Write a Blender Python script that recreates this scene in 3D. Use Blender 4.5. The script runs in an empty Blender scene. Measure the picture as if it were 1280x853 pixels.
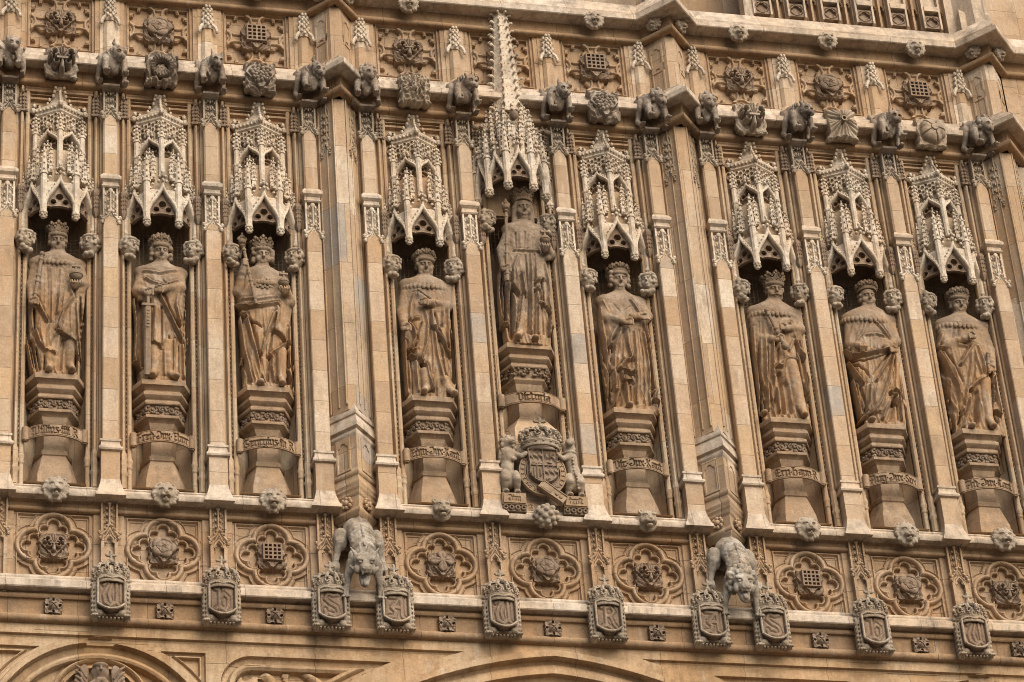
import bpy, math, random
import numpy as np
from mathutils import Matrix, Vector
C = bpy.context.scene.collection
SC = bpy.context.scene
R = math.radians

# ---------------------------------------------------------------- camera, sky, sun, exposure
def rotm(rx, ry, rz):
    cx, sx, cy, sy, cz, sz = math.cos(rx), math.sin(rx), math.cos(ry), math.sin(ry), math.cos(rz), math.sin(rz)
    return (np.array([[cz, -sz, 0], [sz, cz, 0], [0, 0, 1]]) @ np.array([[cy, 0, sy], [0, 1, 0], [-sy, 0, cy]])
            @ np.array([[1, 0, 0], [0, cx, -sx], [0, sx, cx]]))
cam_d = bpy.data.cameras.new('camera'); cam = bpy.data.objects.new('camera', cam_d); C.objects.link(cam)
_m = np.eye(4); _m[:3, :3] = rotm(R(124.0220204), R(3.98853287), R(-12.33751663))
_m[:3, 3] = (-10.91689621, -39.82611515, -23.6030228)
cam.matrix_world = Matrix(_m.tolist())
cam_d.sensor_width = 36; cam_d.lens = 3948.298 * 36 / 1280; cam_d.clip_end = 3000; cam_d.clip_start = 1
SC.camera = cam
W = bpy.data.worlds.new('World'); SC.world = W; W.use_nodes = True
SUN_EL, SUN_AZ = 37, 22          # azimuth: degrees to the right of straight out from the facade
nt = W.node_tree; bg = nt.nodes['Background']
sky = nt.nodes.new('ShaderNodeTexSky'); sky.sky_type = 'NISHITA'; sky.sun_disc = False
sky.sun_elevation = R(SUN_EL); sky.sun_rotation = R(180 - SUN_AZ); sky.dust_density = 3.0; sky.air_density = 1.0; sky.ozone_density = 0.6
nt.links.new(sky.outputs[0], bg.inputs[0]); bg.inputs[1].default_value = 0.05
sd = bpy.data.lights.new('sun', 'SUN'); sd.energy = 1.5; sd.angle = R(66); sd.color = (1.0, 0.95, 0.90)
sun = bpy.data.objects.new('sun', sd); C.objects.link(sun)
_v = Vector((math.cos(R(SUN_EL)) * math.sin(R(SUN_AZ)), -math.cos(R(SUN_EL)) * math.cos(R(SUN_AZ)), math.sin(R(SUN_EL))))
sun.rotation_euler = _v.to_track_quat('Z', 'Y').to_euler(); sun.location = (6, -20, 20)
SC.view_settings.view_transform = 'Standard'; SC.view_settings.look = 'None'; SC.view_settings.gamma = 1
SC.view_settings.exposure = 1.5
SC.cycles.pixel_filter_type = 'BLACKMAN_HARRIS'; SC.cycles.filter_width = 1.0

# ---------------------------------------------------------------- materials
def N(nt, t, **kw):
    n = nt.nodes.new(t)
    for k, v in kw.items(): setattr(n, k, v)
    return n
def stone(name, base, tints=None, block=None, stain=(0.35, 0.24, 0.15), stain_amt=0.5, pale=None, pale_amt=0.0, bump=0.35, noise=7.0, streak=0.5, wash=(.66, .56, .44), wash_amt=.35, patina=None):
    """weathered limestone: per-block tint, vertical rain streaks, patchy stains and a sugary bump, all laid out in world space"""
    m = bpy.data.materials.new(name); m.use_nodes = True; nt = m.node_tree; L = nt.links.new
    bs = nt.nodes['Principled BSDF']; bs.inputs['Roughness'].default_value = 0.92; bs.inputs['Specular IOR Level'].default_value = 0.15
    geo = N(nt, 'ShaderNodeNewGeometry'); pos = geo.outputs['Position']
    def mth(op, a, b=None):
        n = N(nt, 'ShaderNodeMath', operation=op)
        for i, q in enumerate((a, b)):
            if q is None: continue
            if isinstance(q, (int, float)): n.inputs[i].default_value = q
            else: L(q, n.inputs[i])
        return n.outputs[0]
    def mix(f, a, b, bt='MIX'):
        n = N(nt, 'ShaderNodeMix', data_type='RGBA', blend_type=bt)
        for i, q in ((0, f), (6, a), (7, b)):
            if isinstance(q, (int, float)): n.inputs[i].default_value = q
            elif isinstance(q, tuple): n.inputs[i].default_value = (*q[:3], 1)
            else: L(q, n.inputs[i])
        return n.outputs[2]
    def noise_at(scale, detail=4, vec=None, rough=0.6):
        n = N(nt, 'ShaderNodeTexNoise'); n.inputs['Scale'].default_value = scale; n.inputs['Detail'].default_value = detail
        n.inputs['Roughness'].default_value = rough; L(vec if vec is not None else pos, n.inputs['Vector']); return n.outputs['Fac']
    def ramp(f, a, b):
        n = N(nt, 'ShaderNodeMapRange'); n.inputs[1].default_value = a; n.inputs[2].default_value = b; L(f, n.inputs[0]); return n.outputs[0]
    col = None
    if block:
        bw, bh = block
        sp = N(nt, 'ShaderNodeSeparateXYZ'); L(pos, sp.inputs[0])
        zz = mth('DIVIDE', mth('ADD', sp.outputs[2], mth('MULTIPLY', mth('FLOOR', mth('DIVIDE', mth('ADD', sp.outputs[0], 40.4), 0.8)), 0.137)), bh)
        row = mth('FLOOR', zz)
        xx = mth('DIVIDE', mth('ADD', sp.outputs[0], mth('MULTIPLY', row, 0.37 * bw)) if bw != .8 else mth('ADD', sp.outputs[0], 40.4), bw)
        cl = mth('FLOOR', xx)
        cv = N(nt, 'ShaderNodeCombineXYZ'); L(row, cv.inputs[0]); L(cl, cv.inputs[1])
        wn = N(nt, 'ShaderNodeTexWhiteNoise'); L(cv.outputs[0], wn.inputs['Vector'])
        cr = N(nt, 'ShaderNodeValToRGB'); cr.color_ramp.interpolation = 'CONSTANT'
        els = cr.color_ramp.elements
        for i, (p, c) in enumerate(tints):
            e = els[i] if i < 2 else els.new(p)
            e.position = p; e.color = (*c, 1)
        L(wn.outputs['Value'], cr.inputs[0]); col = mix(.84, base, cr.outputs[0])
        fz = mth('FRACT', zz); jz = mth('MULTIPLY', mth('ABSOLUTE', mth('SUBTRACT', fz, 0.5)), 2.0)
        joint = ramp(jz, 1 - 0.022 / bh, 1.0)
        fx = mth('FRACT', xx); jx = ramp(mth('MULTIPLY', mth('ABSOLUTE', mth('SUBTRACT', fx, 0.5)), 2.0), 1 - 0.018 / bw, 1.0)
        joint = mth('MAXIMUM', joint, jx)
    else:
        col = mix(1.0, base, base)
    # big soft colour drift, streaks that run down, blotches, grain
    col = mix(mth('MULTIPLY', ramp(noise_at(0.9, 3), 0.38, 0.68), 0.55), col, tuple(c * k for c, k in zip(base, (1.10, 0.90, 0.70))))
    col = mix(mth('MULTIPLY', ramp(noise_at(5.0, 7, None, .7), 0.50, 0.66), 0.45), col, tuple(c * k for c, k in zip(base, (1.18, 1.22, 1.28))))
    mp = N(nt, 'ShaderNodeMapping'); L(pos, mp.inputs[0]); mp.inputs['Scale'].default_value = (9, 9, 0.9)
    col = mix(mth('MULTIPLY', ramp(noise_at(1.0, 5, mp.outputs[0]), 0.45, 0.75), streak), col, tuple(stain))
    col = mix(mth('MULTIPLY', ramp(noise_at(2.6, 6, None, 0.7), 0.47, 0.72), stain_amt), col, tuple(stain))
    mq = N(nt, 'ShaderNodeMapping'); L(pos, mq.inputs[0]); mq.inputs['Scale'].default_value = (7, 7, .55); mq.inputs['Location'].default_value = (3.3, 1.7, .4)
    col = mix(mth('MULTIPLY', ramp(noise_at(1.0, 4, mq.outputs[0]), .60, .72), wash_amt), col, tuple(wash))
    mk = N(nt, 'ShaderNodeMapping'); L(pos, mk.inputs[0]); mk.inputs['Scale'].default_value = (2.2, 2.2, .8); mk.inputs['Location'].default_value = (1.3, 4.7, 2.4)
    col = mix(mth('MULTIPLY', ramp(noise_at(1.0, 8, mk.outputs[0], .75), .53, .68), min(1, stain_amt * 1.1)), col, tuple(c * .42 for c in stain))
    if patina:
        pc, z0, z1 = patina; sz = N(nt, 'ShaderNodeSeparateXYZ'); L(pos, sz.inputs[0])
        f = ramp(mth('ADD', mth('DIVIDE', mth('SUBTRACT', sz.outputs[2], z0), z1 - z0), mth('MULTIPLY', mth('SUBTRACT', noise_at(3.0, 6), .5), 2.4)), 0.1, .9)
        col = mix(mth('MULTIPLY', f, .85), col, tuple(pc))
    if pale: col = mix(mth('MULTIPLY', ramp(noise_at(3.4, 6, None, 0.75), 0.48, 0.66), pale_amt), col, tuple(pale))
    g = noise_at(noise * 4.5, 8, None, 0.85)
    col = mix(mth('MULTIPLY', ramp(noise_at(9.0, 8, None, 0.75), 0.5, 0.68), stain_amt * .75), col, tuple(stain))
    col = mix(mth('MULTIPLY', ramp(g, 0.40, 0.66), 0.55), col, tuple(c * 0.42 for c in base), 'MIX')
    if block: col = mix(mth('MULTIPLY', joint, 0.55), col, tuple(c * 0.35 for c in base))
    L(col, bs.inputs['Base Color'])
    bp = N(nt, 'ShaderNodeBump'); bp.inputs['Strength'].default_value = min(1, bump * 1.7); bp.inputs['Distance'].default_value = 0.03
    hgt = mth('ADD', mth('MULTIPLY', g, 0.6), noise_at(noise, 5))
    if block: hgt = mth('SUBTRACT', hgt, mth('MULTIPLY', joint, 0.5))
    L(hgt, bp.inputs['Height']); L(bp.outputs[0], bs.inputs['Normal'])
    return m
TINT = [(0, (0.463, 0.334, 0.215)), (.16, (0.552, 0.434, 0.310)), (.34, (0.379, 0.251, 0.142)), (.5, (0.492, 0.371, 0.247)), (.66, (0.640, 0.538, 0.404)), (.80, (0.335, 0.230, 0.142)), (.90, (0.512, 0.350, 0.194)), (.975, (0.325, 0.313, 0.278))]
TINTJ = [(0, (0.404, 0.293, 0.173)), (.2, (0.473, 0.366, 0.236)), (.45, (0.335, 0.225, 0.126)), (.65, (0.433, 0.319, 0.194)), (.85, (0.522, 0.434, 0.299))]
M = {
    'ashlar': stone('ashlar_stone', (.46, .33, .205), TINT, (.8, .56), stain_amt=.45, streak=.5, bump=.25),
    'jamb': stone('jamb_stone', (.43, .30, .185), TINTJ, (.47, .88), stain_amt=.5, streak=.5, bump=.25),
    'frieze': stone('frieze_stone', (.41, .285, .175), [(0, (.43, .285, .165)), (.3, (.47, .325, .20)), (.6, (.40, .255, .14)), (.8, (.49, .35, .225))], (.83, .58), stain=(.20, .135, .08), stain_amt=.5, streak=.4),
    'fascia': stone('fascia_stone', (.46, .31, .165), [(0, (.47, .325, .19)), (.25, (.52, .385, .245)), (.5, (.44, .28, .145)), (.75, (.50, .35, .21))], (1.3, 2.1), stain=(.26, .15, .075), stain_amt=.6, streak=.5),
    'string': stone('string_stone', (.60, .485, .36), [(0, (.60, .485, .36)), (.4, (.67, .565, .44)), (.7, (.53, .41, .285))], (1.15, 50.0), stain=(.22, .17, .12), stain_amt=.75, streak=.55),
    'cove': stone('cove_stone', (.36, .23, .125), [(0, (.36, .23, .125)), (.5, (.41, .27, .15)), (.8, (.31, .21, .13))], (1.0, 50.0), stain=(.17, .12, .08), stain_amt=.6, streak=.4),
    'pale': stone('canopy_stone', (.62, .51, .375), stain=(.24, .175, .115), stain_amt=.75, pale=(.78, .69, .55), pale_amt=.6, streak=.3, bump=.4),
    'carved': stone('carved_stone', (.275, .195, .13), stain=(.12, .085, .06), stain_amt=.6, pale=(.40, .31, .22), pale_amt=.4, streak=.3, bump=.5),
    'mask': stone('mask_stone', (.42, .335, .24), stain=(.15, .11, .075), stain_amt=.6, pale=(.55, .46, .34), pale_amt=.6, streak=.3, bump=.5),
    'beast': stone('beast_stone', (.31, .24, .175), stain=(.10, .075, .055), stain_amt=.75, pale=(.52, .44, .34), pale_amt=.85, streak=.3, bump=.5),
    'gargoyle': stone('gargoyle_stone', (.36, .30, .225), stain=(.11, .085, .06), stain_amt=.8, pale=(.58, .52, .43), pale_amt=.8, streak=.35, bump=.5),
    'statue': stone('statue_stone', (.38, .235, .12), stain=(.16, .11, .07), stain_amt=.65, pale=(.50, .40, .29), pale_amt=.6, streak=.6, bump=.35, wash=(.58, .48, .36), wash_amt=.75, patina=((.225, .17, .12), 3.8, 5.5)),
    'statue_grey': stone('statue_weathered_stone', (.27, .19, .12), stain=(.15, .11, .075), stain_amt=.6, pale=(.37, .29, .205), pale_amt=.6, streak=.4, bump=.4),
    'pedestal': stone('pedestal_stone', (.35, .24, .145), stain=(.17, .12, .08), stain_amt=.65, pale=(.47, .36, .24), pale_amt=.4, streak=.45, bump=.3),
    'turret': stone('turret_stone', (.43, .305, .185), TINT, (.33, 1.15), stain_amt=.55, streak=.5, bump=.25),
}
_g = bpy.data.materials.new('paving'); _g.use_nodes = True
_n = _g.node_tree; _b = _n.nodes['Principled BSDF']; _b.inputs['Roughness'].default_value = .9
_t = N(_n, 'ShaderNodeTexNoise'); _t.inputs['Scale'].default_value = 0.6; _r = N(_n, 'ShaderNodeValToRGB')
_r.color_ramp.elements[0].color = (.05, .047, .043, 1); _r.color_ramp.elements[1].color = (.10, .095, .088, 1)
_n.links.new(_t.outputs[0], _r.inputs[0]); _n.links.new(_r.outputs[0], _b.inputs['Base Color'])
M['paving'] = _g
_w = bpy.data.materials.new('net_twine'); _w.use_nodes = True; _w.node_tree.nodes['Principled BSDF'].inputs['Base Color'].default_value = (.25, .21, .17, 1); M['net'] = _w

# ---------------------------------------------------------------- mesh helpers
def link(name, me, mat, parent=None, loc=None):
    o = bpy.data.objects.new(name, me); C.objects.link(o)
    if mat is not None and not me.materials: me.materials.append(M[mat] if isinstance(mat, str) else mat)
    if parent is not None: o.parent = parent
    if loc is not None: o.location = loc
    return o
def mesh_from(name, V, F, sharp=38):
    """V (n,3) array; F (m,4) int array or list of polygons"""
    me = bpy.data.meshes.new(name)
    V = np.asarray(V, np.float32)
    if isinstance(F, np.ndarray):
        nv = F.shape[1]
        me.vertices.add(len(V)); me.vertices.foreach_set('co', V.ravel())
        me.loops.add(F.size); me.loops.foreach_set('vertex_index', F.astype(np.int32).ravel())
        me.polygons.add(len(F)); me.polygons.foreach_set('loop_start', np.arange(0, F.size, nv, dtype=np.int32))
        me.update(calc_edges=True)
    else:
        me.from_pydata(V.tolist(), [], F); me.update()
    me.polygons.foreach_set('use_smooth', np.ones(len(me.polygons), bool))
    if sharp and sharp < 180: me.set_sharp_from_angle(angle=R(sharp))
    me.validate()
    return me
def _ico():
    t = (1 + 5 ** .5) / 2
    v = [(-1, t, 0), (1, t, 0), (-1, -t, 0), (1, -t, 0), (0, -1, t), (0, 1, t), (0, -1, -t), (0, 1, -t), (t, 0, -1), (t, 0, 1), (-t, 0, -1), (-t, 0, 1)]
    f = [(0, 11, 5), (0, 5, 1), (0, 1, 7), (0, 7, 10), (0, 10, 11), (1, 5, 9), (5, 11, 4), (11, 10, 2), (10, 7, 6), (7, 1, 8), (3, 9, 4), (3, 4, 2), (3, 2, 6), (3, 6, 8), (3, 8, 9), (4, 9, 5), (2, 4, 11), (6, 2, 10), (8, 6, 7), (9, 8, 1)]
    v = [np.array(p) / np.linalg.norm(p) for p in v]
    out, cache = [], {}
    def mid(a, b):
        k = (min(a, b), max(a, b))
        if k not in cache:
            p = v[a] + v[b]; v.append(p / np.linalg.norm(p)); cache[k] = len(v) - 1
        return cache[k]
    for a, b, c in f:
        x, y, z = mid(a, b), mid(b, c), mid(c, a); out += [(a, x, z), (b, y, x), (c, z, y), (x, y, z)]
    return np.array(v[:12]), f, np.array(v), out
ICO0V, ICO0F, ICO1V, ICO1F = _ico()
class MB:
    """collects shapes for ONE mesh"""
    def __init__(s): s.V = []; s.F = []; s.n = 0
    def add(s, V, F):
        V = np.asarray(V, float).reshape(-1, 3); s.V.append(V)
        s.F += [tuple(i + s.n for i in f) for f in F]; s.n += len(V); return s
    def box(s, x0, x1, y0, y1, z0, z1, b=0.0):
        if b <= 0:
            V = [(x, y, z) for z in (z0, z1) for x, y in ((x0, y0), (x1, y0), (x1, y1), (x0, y1))]
            return s.add(V, [(3, 2, 1, 0), (4, 5, 6, 7), (0, 1, 5, 4), (1, 2, 6, 5), (2, 3, 7, 6), (3, 0, 4, 7)])
        pl = [(x0 + b, y0), (x1 - b, y0), (x1, y0 + b), (x1, y1 - b), (x1 - b, y1), (x0 + b, y1), (x0, y1 - b), (x0, y0 + b)]
        return s.prism(pl, z0, z1)
    def prism(s, pl, z0, z1):
        return s.loft([[(x, y, z0) for x, y in pl], [(x, y, z1) for x, y in pl]])
    def loft(s, rings, closed=True, caps=True):
        n = len(rings[0]); V = [p for r in rings for p in r]; F = []
        for k in range(len(rings) - 1):
            for i in range(n if closed else n - 1):
                j = (i + 1) % n; F.append((k * n + i, k * n + j, (k + 1) * n + j, (k + 1) * n + i))
        if caps and closed:
            F.append(tuple(range(n - 1, -1, -1))); F.append(tuple(range((len(rings) - 1) * n, len(rings) * n)))
        return s.add(V, F)
    def lathe(s, c, prof, n=12, a0=0.0, a1=360.0, sy=1.0, ph=0.0):
        full = abs(a1 - a0) >= 359.9; m = n if full else n + 1
        A = [R(ph + a0 + (a1 - a0) * i / n) for i in range(m)]
        return s.loft([[(c[0] + r * math.cos(a), c[1] + r * math.sin(a) * sy, c[2] + z) for a in A] for r, z in prof], closed=full, caps=full)
    def tube(s, pts, r, n=6, ends=True):
        pts = [np.array(p, float) for p in pts]; rr = r if isinstance(r, (list, tuple)) else [r] * len(pts); rings = []
        for i, p in enumerate(pts):
            t = pts[min(i + 1, len(pts) - 1)] - pts[max(i - 1, 0)]; t = t / (np.linalg.norm(t) + 1e-9)
            u = np.cross(t, (0, 1, 0) if abs(t[1]) < .9 else (1, 0, 0)); u /= np.linalg.norm(u); w = np.cross(t, u)
            rings.append([p + rr[i] * (math.cos(2 * math.pi * k / n) * u + math.sin(2 * math.pi * k / n) * w) for k in range(n)])
        return s.loft(rings, True, ends)
    def blob(s, c, r, sub=0, rot=None):
        V, F = (ICO0V, ICO0F) if sub == 0 else (ICO1V, ICO1F)
        V = V * (np.array(r) if np.ndim(r) else float(r))
        if rot is not None: V = V @ rotm(*rot).T
        return s.add(V + np.array(c), F)
    def sweep(s, path, prof, out=-1.0):
        """string course: prof = [(projection, z)...] carried along a plan polyline with mitred corners; outward = facing -y"""
        P = np.array(path, float); n = len(P); nor = []
        for i in range(n):
            a = P[i] - P[i - 1] if i else P[1] - P[0]; b = P[i + 1] - P[i] if i < n - 1 else P[-1] - P[-2]
            a = a / np.linalg.norm(a); b = b / np.linalg.norm(b)
            na, nb = np.array([a[1], -a[0]]), np.array([b[1], -b[0]]); m = na + nb; nor.append(m / max(1 + na @ nb, .25))
        rings = [[(*(P[i] + nor[i] * d), z) for d, z in prof] for i in range(n)]
        k = len(prof); V = [p for r in rings for p in r]; F = []
        for i in range(n - 1):
            for j in range(k - 1):
                F.append((i * k + j, (i + 1) * k + j, (i + 1) * k + j + 1, i * k + j + 1))
        F.append(tuple(range(k))); F.append(tuple(range((n - 1) * k, n * k))[::-1])
        return s.add(V, F)
    def addme(s, me, f=None):
        V = np.zeros(len(me.vertices) * 3, np.float32); me.vertices.foreach_get('co', V); V = V.reshape(-1, 3).astype(float)
        return s.add(f(V) if f else V, [tuple(p.vertices) for p in me.polygons])
    def xf(s, f):
        V = f(np.concatenate(s.V)); s.V = [V]; return s
    def me(s, name, sharp=38): return mesh_from(name, np.concatenate(s.V), s.F, sharp)
    def build(s, name, mat, parent=None, loc=None, sharp=38): return link(name, s.me(name, sharp), mat, parent, loc)
def tag(o, label=None, cat=None, group=None, kind=None):
    if label: o['label'] = label
    if cat: o['category'] = cat
    if group: o['group'] = group
    if kind: o['kind'] = kind
    return o
def thing(name, label, cat, loc=(0, 0, 0), group=None):
    o = bpy.data.objects.new(name, None); C.objects.link(o); o.location = loc; o.empty_display_size = .1
    return tag(o, label, cat, group)
def kids(o):
    return KID.get(o.name, [])
KID = {}
def reindex():
    KID.clear()
    for o in C.objects:
        if o.parent: KID.setdefault(o.parent.name, []).append(o)
def dup(root, loc, label=None, group=None, parent=None):
    """a copy of a thing with copies of its parts and sub-parts (mesh data shared)"""
    def rec(o, par):
        c = o.copy(); C.objects.link(c)
        if par is not None: c.parent = par
        for ch in kids(o): rec(ch, c)
        return c
    r = rec(root, parent); r.location = loc
    if label: r['label'] = label
    if group: r['group'] = group
    return r

# ---------------------------------------------------------------- carving: signed distances, surface nets, reliefs
def smin(a, b, k):
    if k <= 0: return np.minimum(a, b)
    h = np.clip(.5 + .5 * (b - a) / k, 0, 1); return b + (a - b) * h - k * h * (1 - h)
class Clay:
    """a block of clay: a signed distance grid that shapes are smoothly added to and cut from"""
    def __init__(s, lo, hi, res):
        s.lo = np.array(lo, np.float32); s.res = res; s.n = np.ceil((np.array(hi) - s.lo) / res).astype(int) + 1
        s.ax = [(s.lo[i] + res * np.arange(s.n[i])).astype(np.float32) for i in range(3)]
        s.d = np.full(s.n, .5, np.float32)
    def win(s, lo, hi, pad):
        sl = []
        for i in range(3):
            a = int(np.floor((lo[i] - pad - s.lo[i]) / s.res)); b = int(np.ceil((hi[i] + pad - s.lo[i]) / s.res)) + 1
            sl.append(slice(max(a, 0), max(min(b, s.n[i]), 0)))
        X, Y, Z = s.ax[0][sl[0]][:, None, None], s.ax[1][sl[1]][None, :, None], s.ax[2][sl[2]][None, None, :]
        return tuple(sl), X, Y, Z
    def put(s, fn, lo, hi, k, cut):
        sl, X, Y, Z = s.win(lo, hi, max(k, 0) + 3 * s.res)
        if 0 in (X.size, Y.size, Z.size): return s
        n = fn(X, Y, Z); v = s.d[sl]
        s.d[sl] = -smin(-v, n, k) if cut else smin(v, n, k)
        return s
    def ell(s, c, r, k=.02, cut=False, rot=None):
        c = np.array(c, float); r = np.array(r if np.ndim(r) else (r, r, r), float); m = r.max()
        Rm = rotm(*[R(a) for a in rot]).T if rot is not None else None
        def fn(X, Y, Z):
            x, y, z = X - c[0], Y - c[1], Z - c[2]
            if Rm is not None: x, y, z = (Rm[0, 0] * x + Rm[0, 1] * y + Rm[0, 2] * z, Rm[1, 0] * x + Rm[1, 1] * y + Rm[1, 2] * z, Rm[2, 0] * x + Rm[2, 1] * y + Rm[2, 2] * z)
            k0 = np.sqrt((x / r[0]) ** 2 + (y / r[1]) ** 2 + (z / r[2]) ** 2); k1 = np.sqrt((x / r[0] ** 2) ** 2 + (y / r[1] ** 2) ** 2 + (z / r[2] ** 2) ** 2)
            return (k0 * (k0 - 1) / (k1 + 1e-6)).astype(np.float32)
        return s.put(fn, c - m, c + m, k, cut)
    def cap(s, a, b, ra, rb=None, k=.02, cut=False):
        a, b = np.array(a, float), np.array(b, float); rb = ra if rb is None else rb; m = max(ra, rb); ab = b - a; L2 = ab @ ab + 1e-9
        def fn(X, Y, Z):
            x, y, z = X - a[0], Y - a[1], Z - a[2]
            t = np.clip((x * ab[0] + y * ab[1] + z * ab[2]) / L2, 0, 1)
            return (np.sqrt((x - t * ab[0]) ** 2 + (y - t * ab[1]) ** 2 + (z - t * ab[2]) ** 2) - (ra + (rb - ra) * t)).astype(np.float32)
        return s.put(fn, np.minimum(a, b) - m, np.maximum(a, b) + m, k, cut)
    def chain(s, pts, rad, k=.02, cut=False):
        for i in range(len(pts) - 1):
            ra, rb = (rad[i], rad[i + 1]) if np.ndim(rad) else (rad, rad); s.cap(pts[i], pts[i + 1], ra, rb, k, cut)
        return s
    def box(s, c, h, k=.01, cut=False, rnd=.01):
        c, h = np.array(c, float), np.array(h, float)
        def fn(X, Y, Z):
            x, y, z = np.abs(X - c[0]) - h[0] + rnd, np.abs(Y - c[1]) - h[1] + rnd, np.abs(Z - c[2]) - h[2] + rnd
            return (np.sqrt(np.maximum(x, 0) ** 2 + np.maximum(y, 0) ** 2 + np.maximum(z, 0) ** 2) + np.minimum(np.maximum(np.maximum(x, y), z), 0) - rnd).astype(np.float32)
        return s.put(fn, c - h, c + h, k, cut)
    def ring(s, c, rr, r, k=.01, axis=2, cut=False):
        c = np.array(c, float)
        def fn(X, Y, Z):
            q = [X - c[0], Y - c[1], Z - c[2]]; h = q.pop(axis)
            return (np.sqrt((np.sqrt(q[0] ** 2 + q[1] ** 2) - rr) ** 2 + h ** 2) - r).astype(np.float32)
        return s.put(fn, c - rr - r, c + rr + r, k, cut)
    def rough(s, amp, seed=0, freq=30.0):
        X, Y, Z = s.ax[0][:, None, None], s.ax[1][None, :, None], s.ax[2][None, None, :]
        rnd = np.random.RandomState(seed)
        for i in range(4):
            a, b, c = rnd.uniform(-1, 1, 3) * freq; p = rnd.uniform(0, 6, 3)
            s.d += (amp * .5 * np.sin(a * X + p[0]) * np.sin(b * Y + p[1] + .3 * a * X) * np.sin(c * Z + p[2])).astype(np.float32)
        return s
    def mesh(s, name, sharp=180):
        d = s.d.copy()
        for ax in range(3):
            for e in (0, -1):
                ix = [slice(None)] * 3; ix[ax] = e; d[tuple(ix)] = np.maximum(d[tuple(ix)], 1e-3)
        return mesh_from(name, *nets(d, s.lo, s.res), sharp)
def nets(d, lo, res):
    s = d < 0; A = slice(0, -1); B = slice(1, None); cnt = np.zeros(tuple(q - 1 for q in d.shape), np.int8)
    for a in (A, B):
        for b in (A, B):
            for c in (A, B): cnt += s[a, b, c]
    cell = (cnt > 0) & (cnt < 8); I = np.nonzero(cell); idx = np.full(cell.shape, -1, np.int32); idx[cell] = np.arange(len(I[0]))
    i, j, k = I; pos = np.zeros((len(i), 3), np.float32); num = np.zeros(len(i), np.float32)
    cor = [(x, y, z) for x in (0, 1) for y in (0, 1) for z in (0, 1)]
    for p in range(8):
        for q in range(p + 1, 8):
            df = [abs(cor[p][t] - cor[q][t]) for t in range(3)]
            if sum(df) != 1: continue
            da, db = d[i + cor[p][0], j + cor[p][1], k + cor[p][2]], d[i + cor[q][0], j + cor[q][1], k + cor[q][2]]
            cr = (da < 0) != (db < 0); t = np.where(cr, da / np.where(cr, da - db, 1), 0)
            e = np.array(cor[p], np.float32) + t[:, None] * (np.array(cor[q]) - np.array(cor[p])).astype(np.float32)
            pos += e * cr[:, None]; num += cr
    V = np.array(lo) + res * (np.stack(I, 1) + pos / np.maximum(num, 1)[:, None]); F = []
    for ax in range(3):
        a1, a2 = [(1, 2), (2, 0), (0, 1)][ax]
        sl0 = [slice(1, -1)] * 3; sl1 = [slice(1, -1)] * 3; sl0[ax] = slice(0, -1); sl1[ax] = slice(1, None)
        s0, s1 = s[tuple(sl0)], s[tuple(sl1)]; e = np.nonzero(s0 != s1); fl = s0[e]
        g = [e[0] + 1, e[1] + 1, e[2] + 1]; g[ax] = e[ax]
        def at(o1, o2):
            q = [x.copy() for x in g]; q[a1] += o1; q[a2] += o2; return idx[tuple(q)]
        Q = np.stack([at(-1, -1), at(0, -1), at(0, 0), at(-1, 0)], 1); Q[~fl] = Q[~fl][:, ::-1]; F.append(Q)
    F = np.concatenate(F); return V, F[(F >= 0).all(1)]
def relief(name, x0, x1, z0, z1, res, fn, skirt=0.0, fmap=None, sharp=32):
    """carved sheet in the x-z plane: fn(x, z) -> height towards -y; optional skirt closes its rim back to y = skirt"""
    rx, rz = res if isinstance(res, tuple) else (res, res); nx, nz = int(round((x1 - x0) / rx)) + 1, int(round((z1 - z0) / rz)) + 1
    xs, zs = np.linspace(x0, x1, nx), np.linspace(z0, z1, nz); X, Z = np.meshgrid(xs, zs, indexing='ij')
    H = fn(X, Z); V = np.stack([X, -H, Z], -1).reshape(-1, 3); a = np.arange(nx * nz).reshape(nx, nz)
    F = np.stack([a[:-1, :-1], a[1:, :-1], a[1:, 1:], a[:-1, 1:]], -1).reshape(-1, 4)
    if skirt is not None:
        rim = np.concatenate([a[:, 0], a[-1, 1:], a[-2::-1, -1], a[0, -2:0:-1]]); n0 = len(V)
        W2 = V[rim].copy(); W2[:, 1] = skirt; V = np.concatenate([V, W2]); q = np.arange(len(rim)); r2 = np.roll(q, -1)
        F = np.concatenate([F, np.stack([rim[r2], rim[q], n0 + q, n0 + r2], -1)])
    if fmap is not None: V = fmap(V)
    return mesh_from(name, V, F, sharp)
def plate(name, x0, x1, z0, z1, res, fn, tmax):
    """pierced plate in the x-z plane: fn(x, z) -> (2-D distance, half thickness)"""
    c = Clay((x0 - 2 * res, -tmax - 2 * res, z0 - 2 * res), (x1 + 2 * res, tmax + 2 * res, z1 + 2 * res), res)
    X, Z = np.meshgrid(c.ax[0], c.ax[2], indexing='ij'); d, t = fn(X, Z)
    c.d = np.maximum(d[:, None, :], np.abs(c.ax[1])[None, :, None] - t[:, None, :]).astype(np.float32)
    return c.mesh(name, 40)
def seg(X, Z, pts):
    """distance to a 2-D polyline"""
    d = np.full(X.shape, 9.0)
    for (ax, az), (bx_, bz) in zip(pts[:-1], pts[1:]):
        vx, vz = bx_ - ax, bz - az; t = np.clip(((X - ax) * vx + (Z - az) * vz) / (vx * vx + vz * vz + 1e-12), 0, 1)
        d = np.minimum(d, np.hypot(X - ax - t * vx, Z - az - t * vz))
    return d
def circ(X, Z, cx, cz, r): return np.hypot(X - cx, Z - cz) - r
def sstep(a, b, x):
    t = np.clip((x - a) / (b - a), 0, 1); return t * t * (3 - 2 * t)
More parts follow.
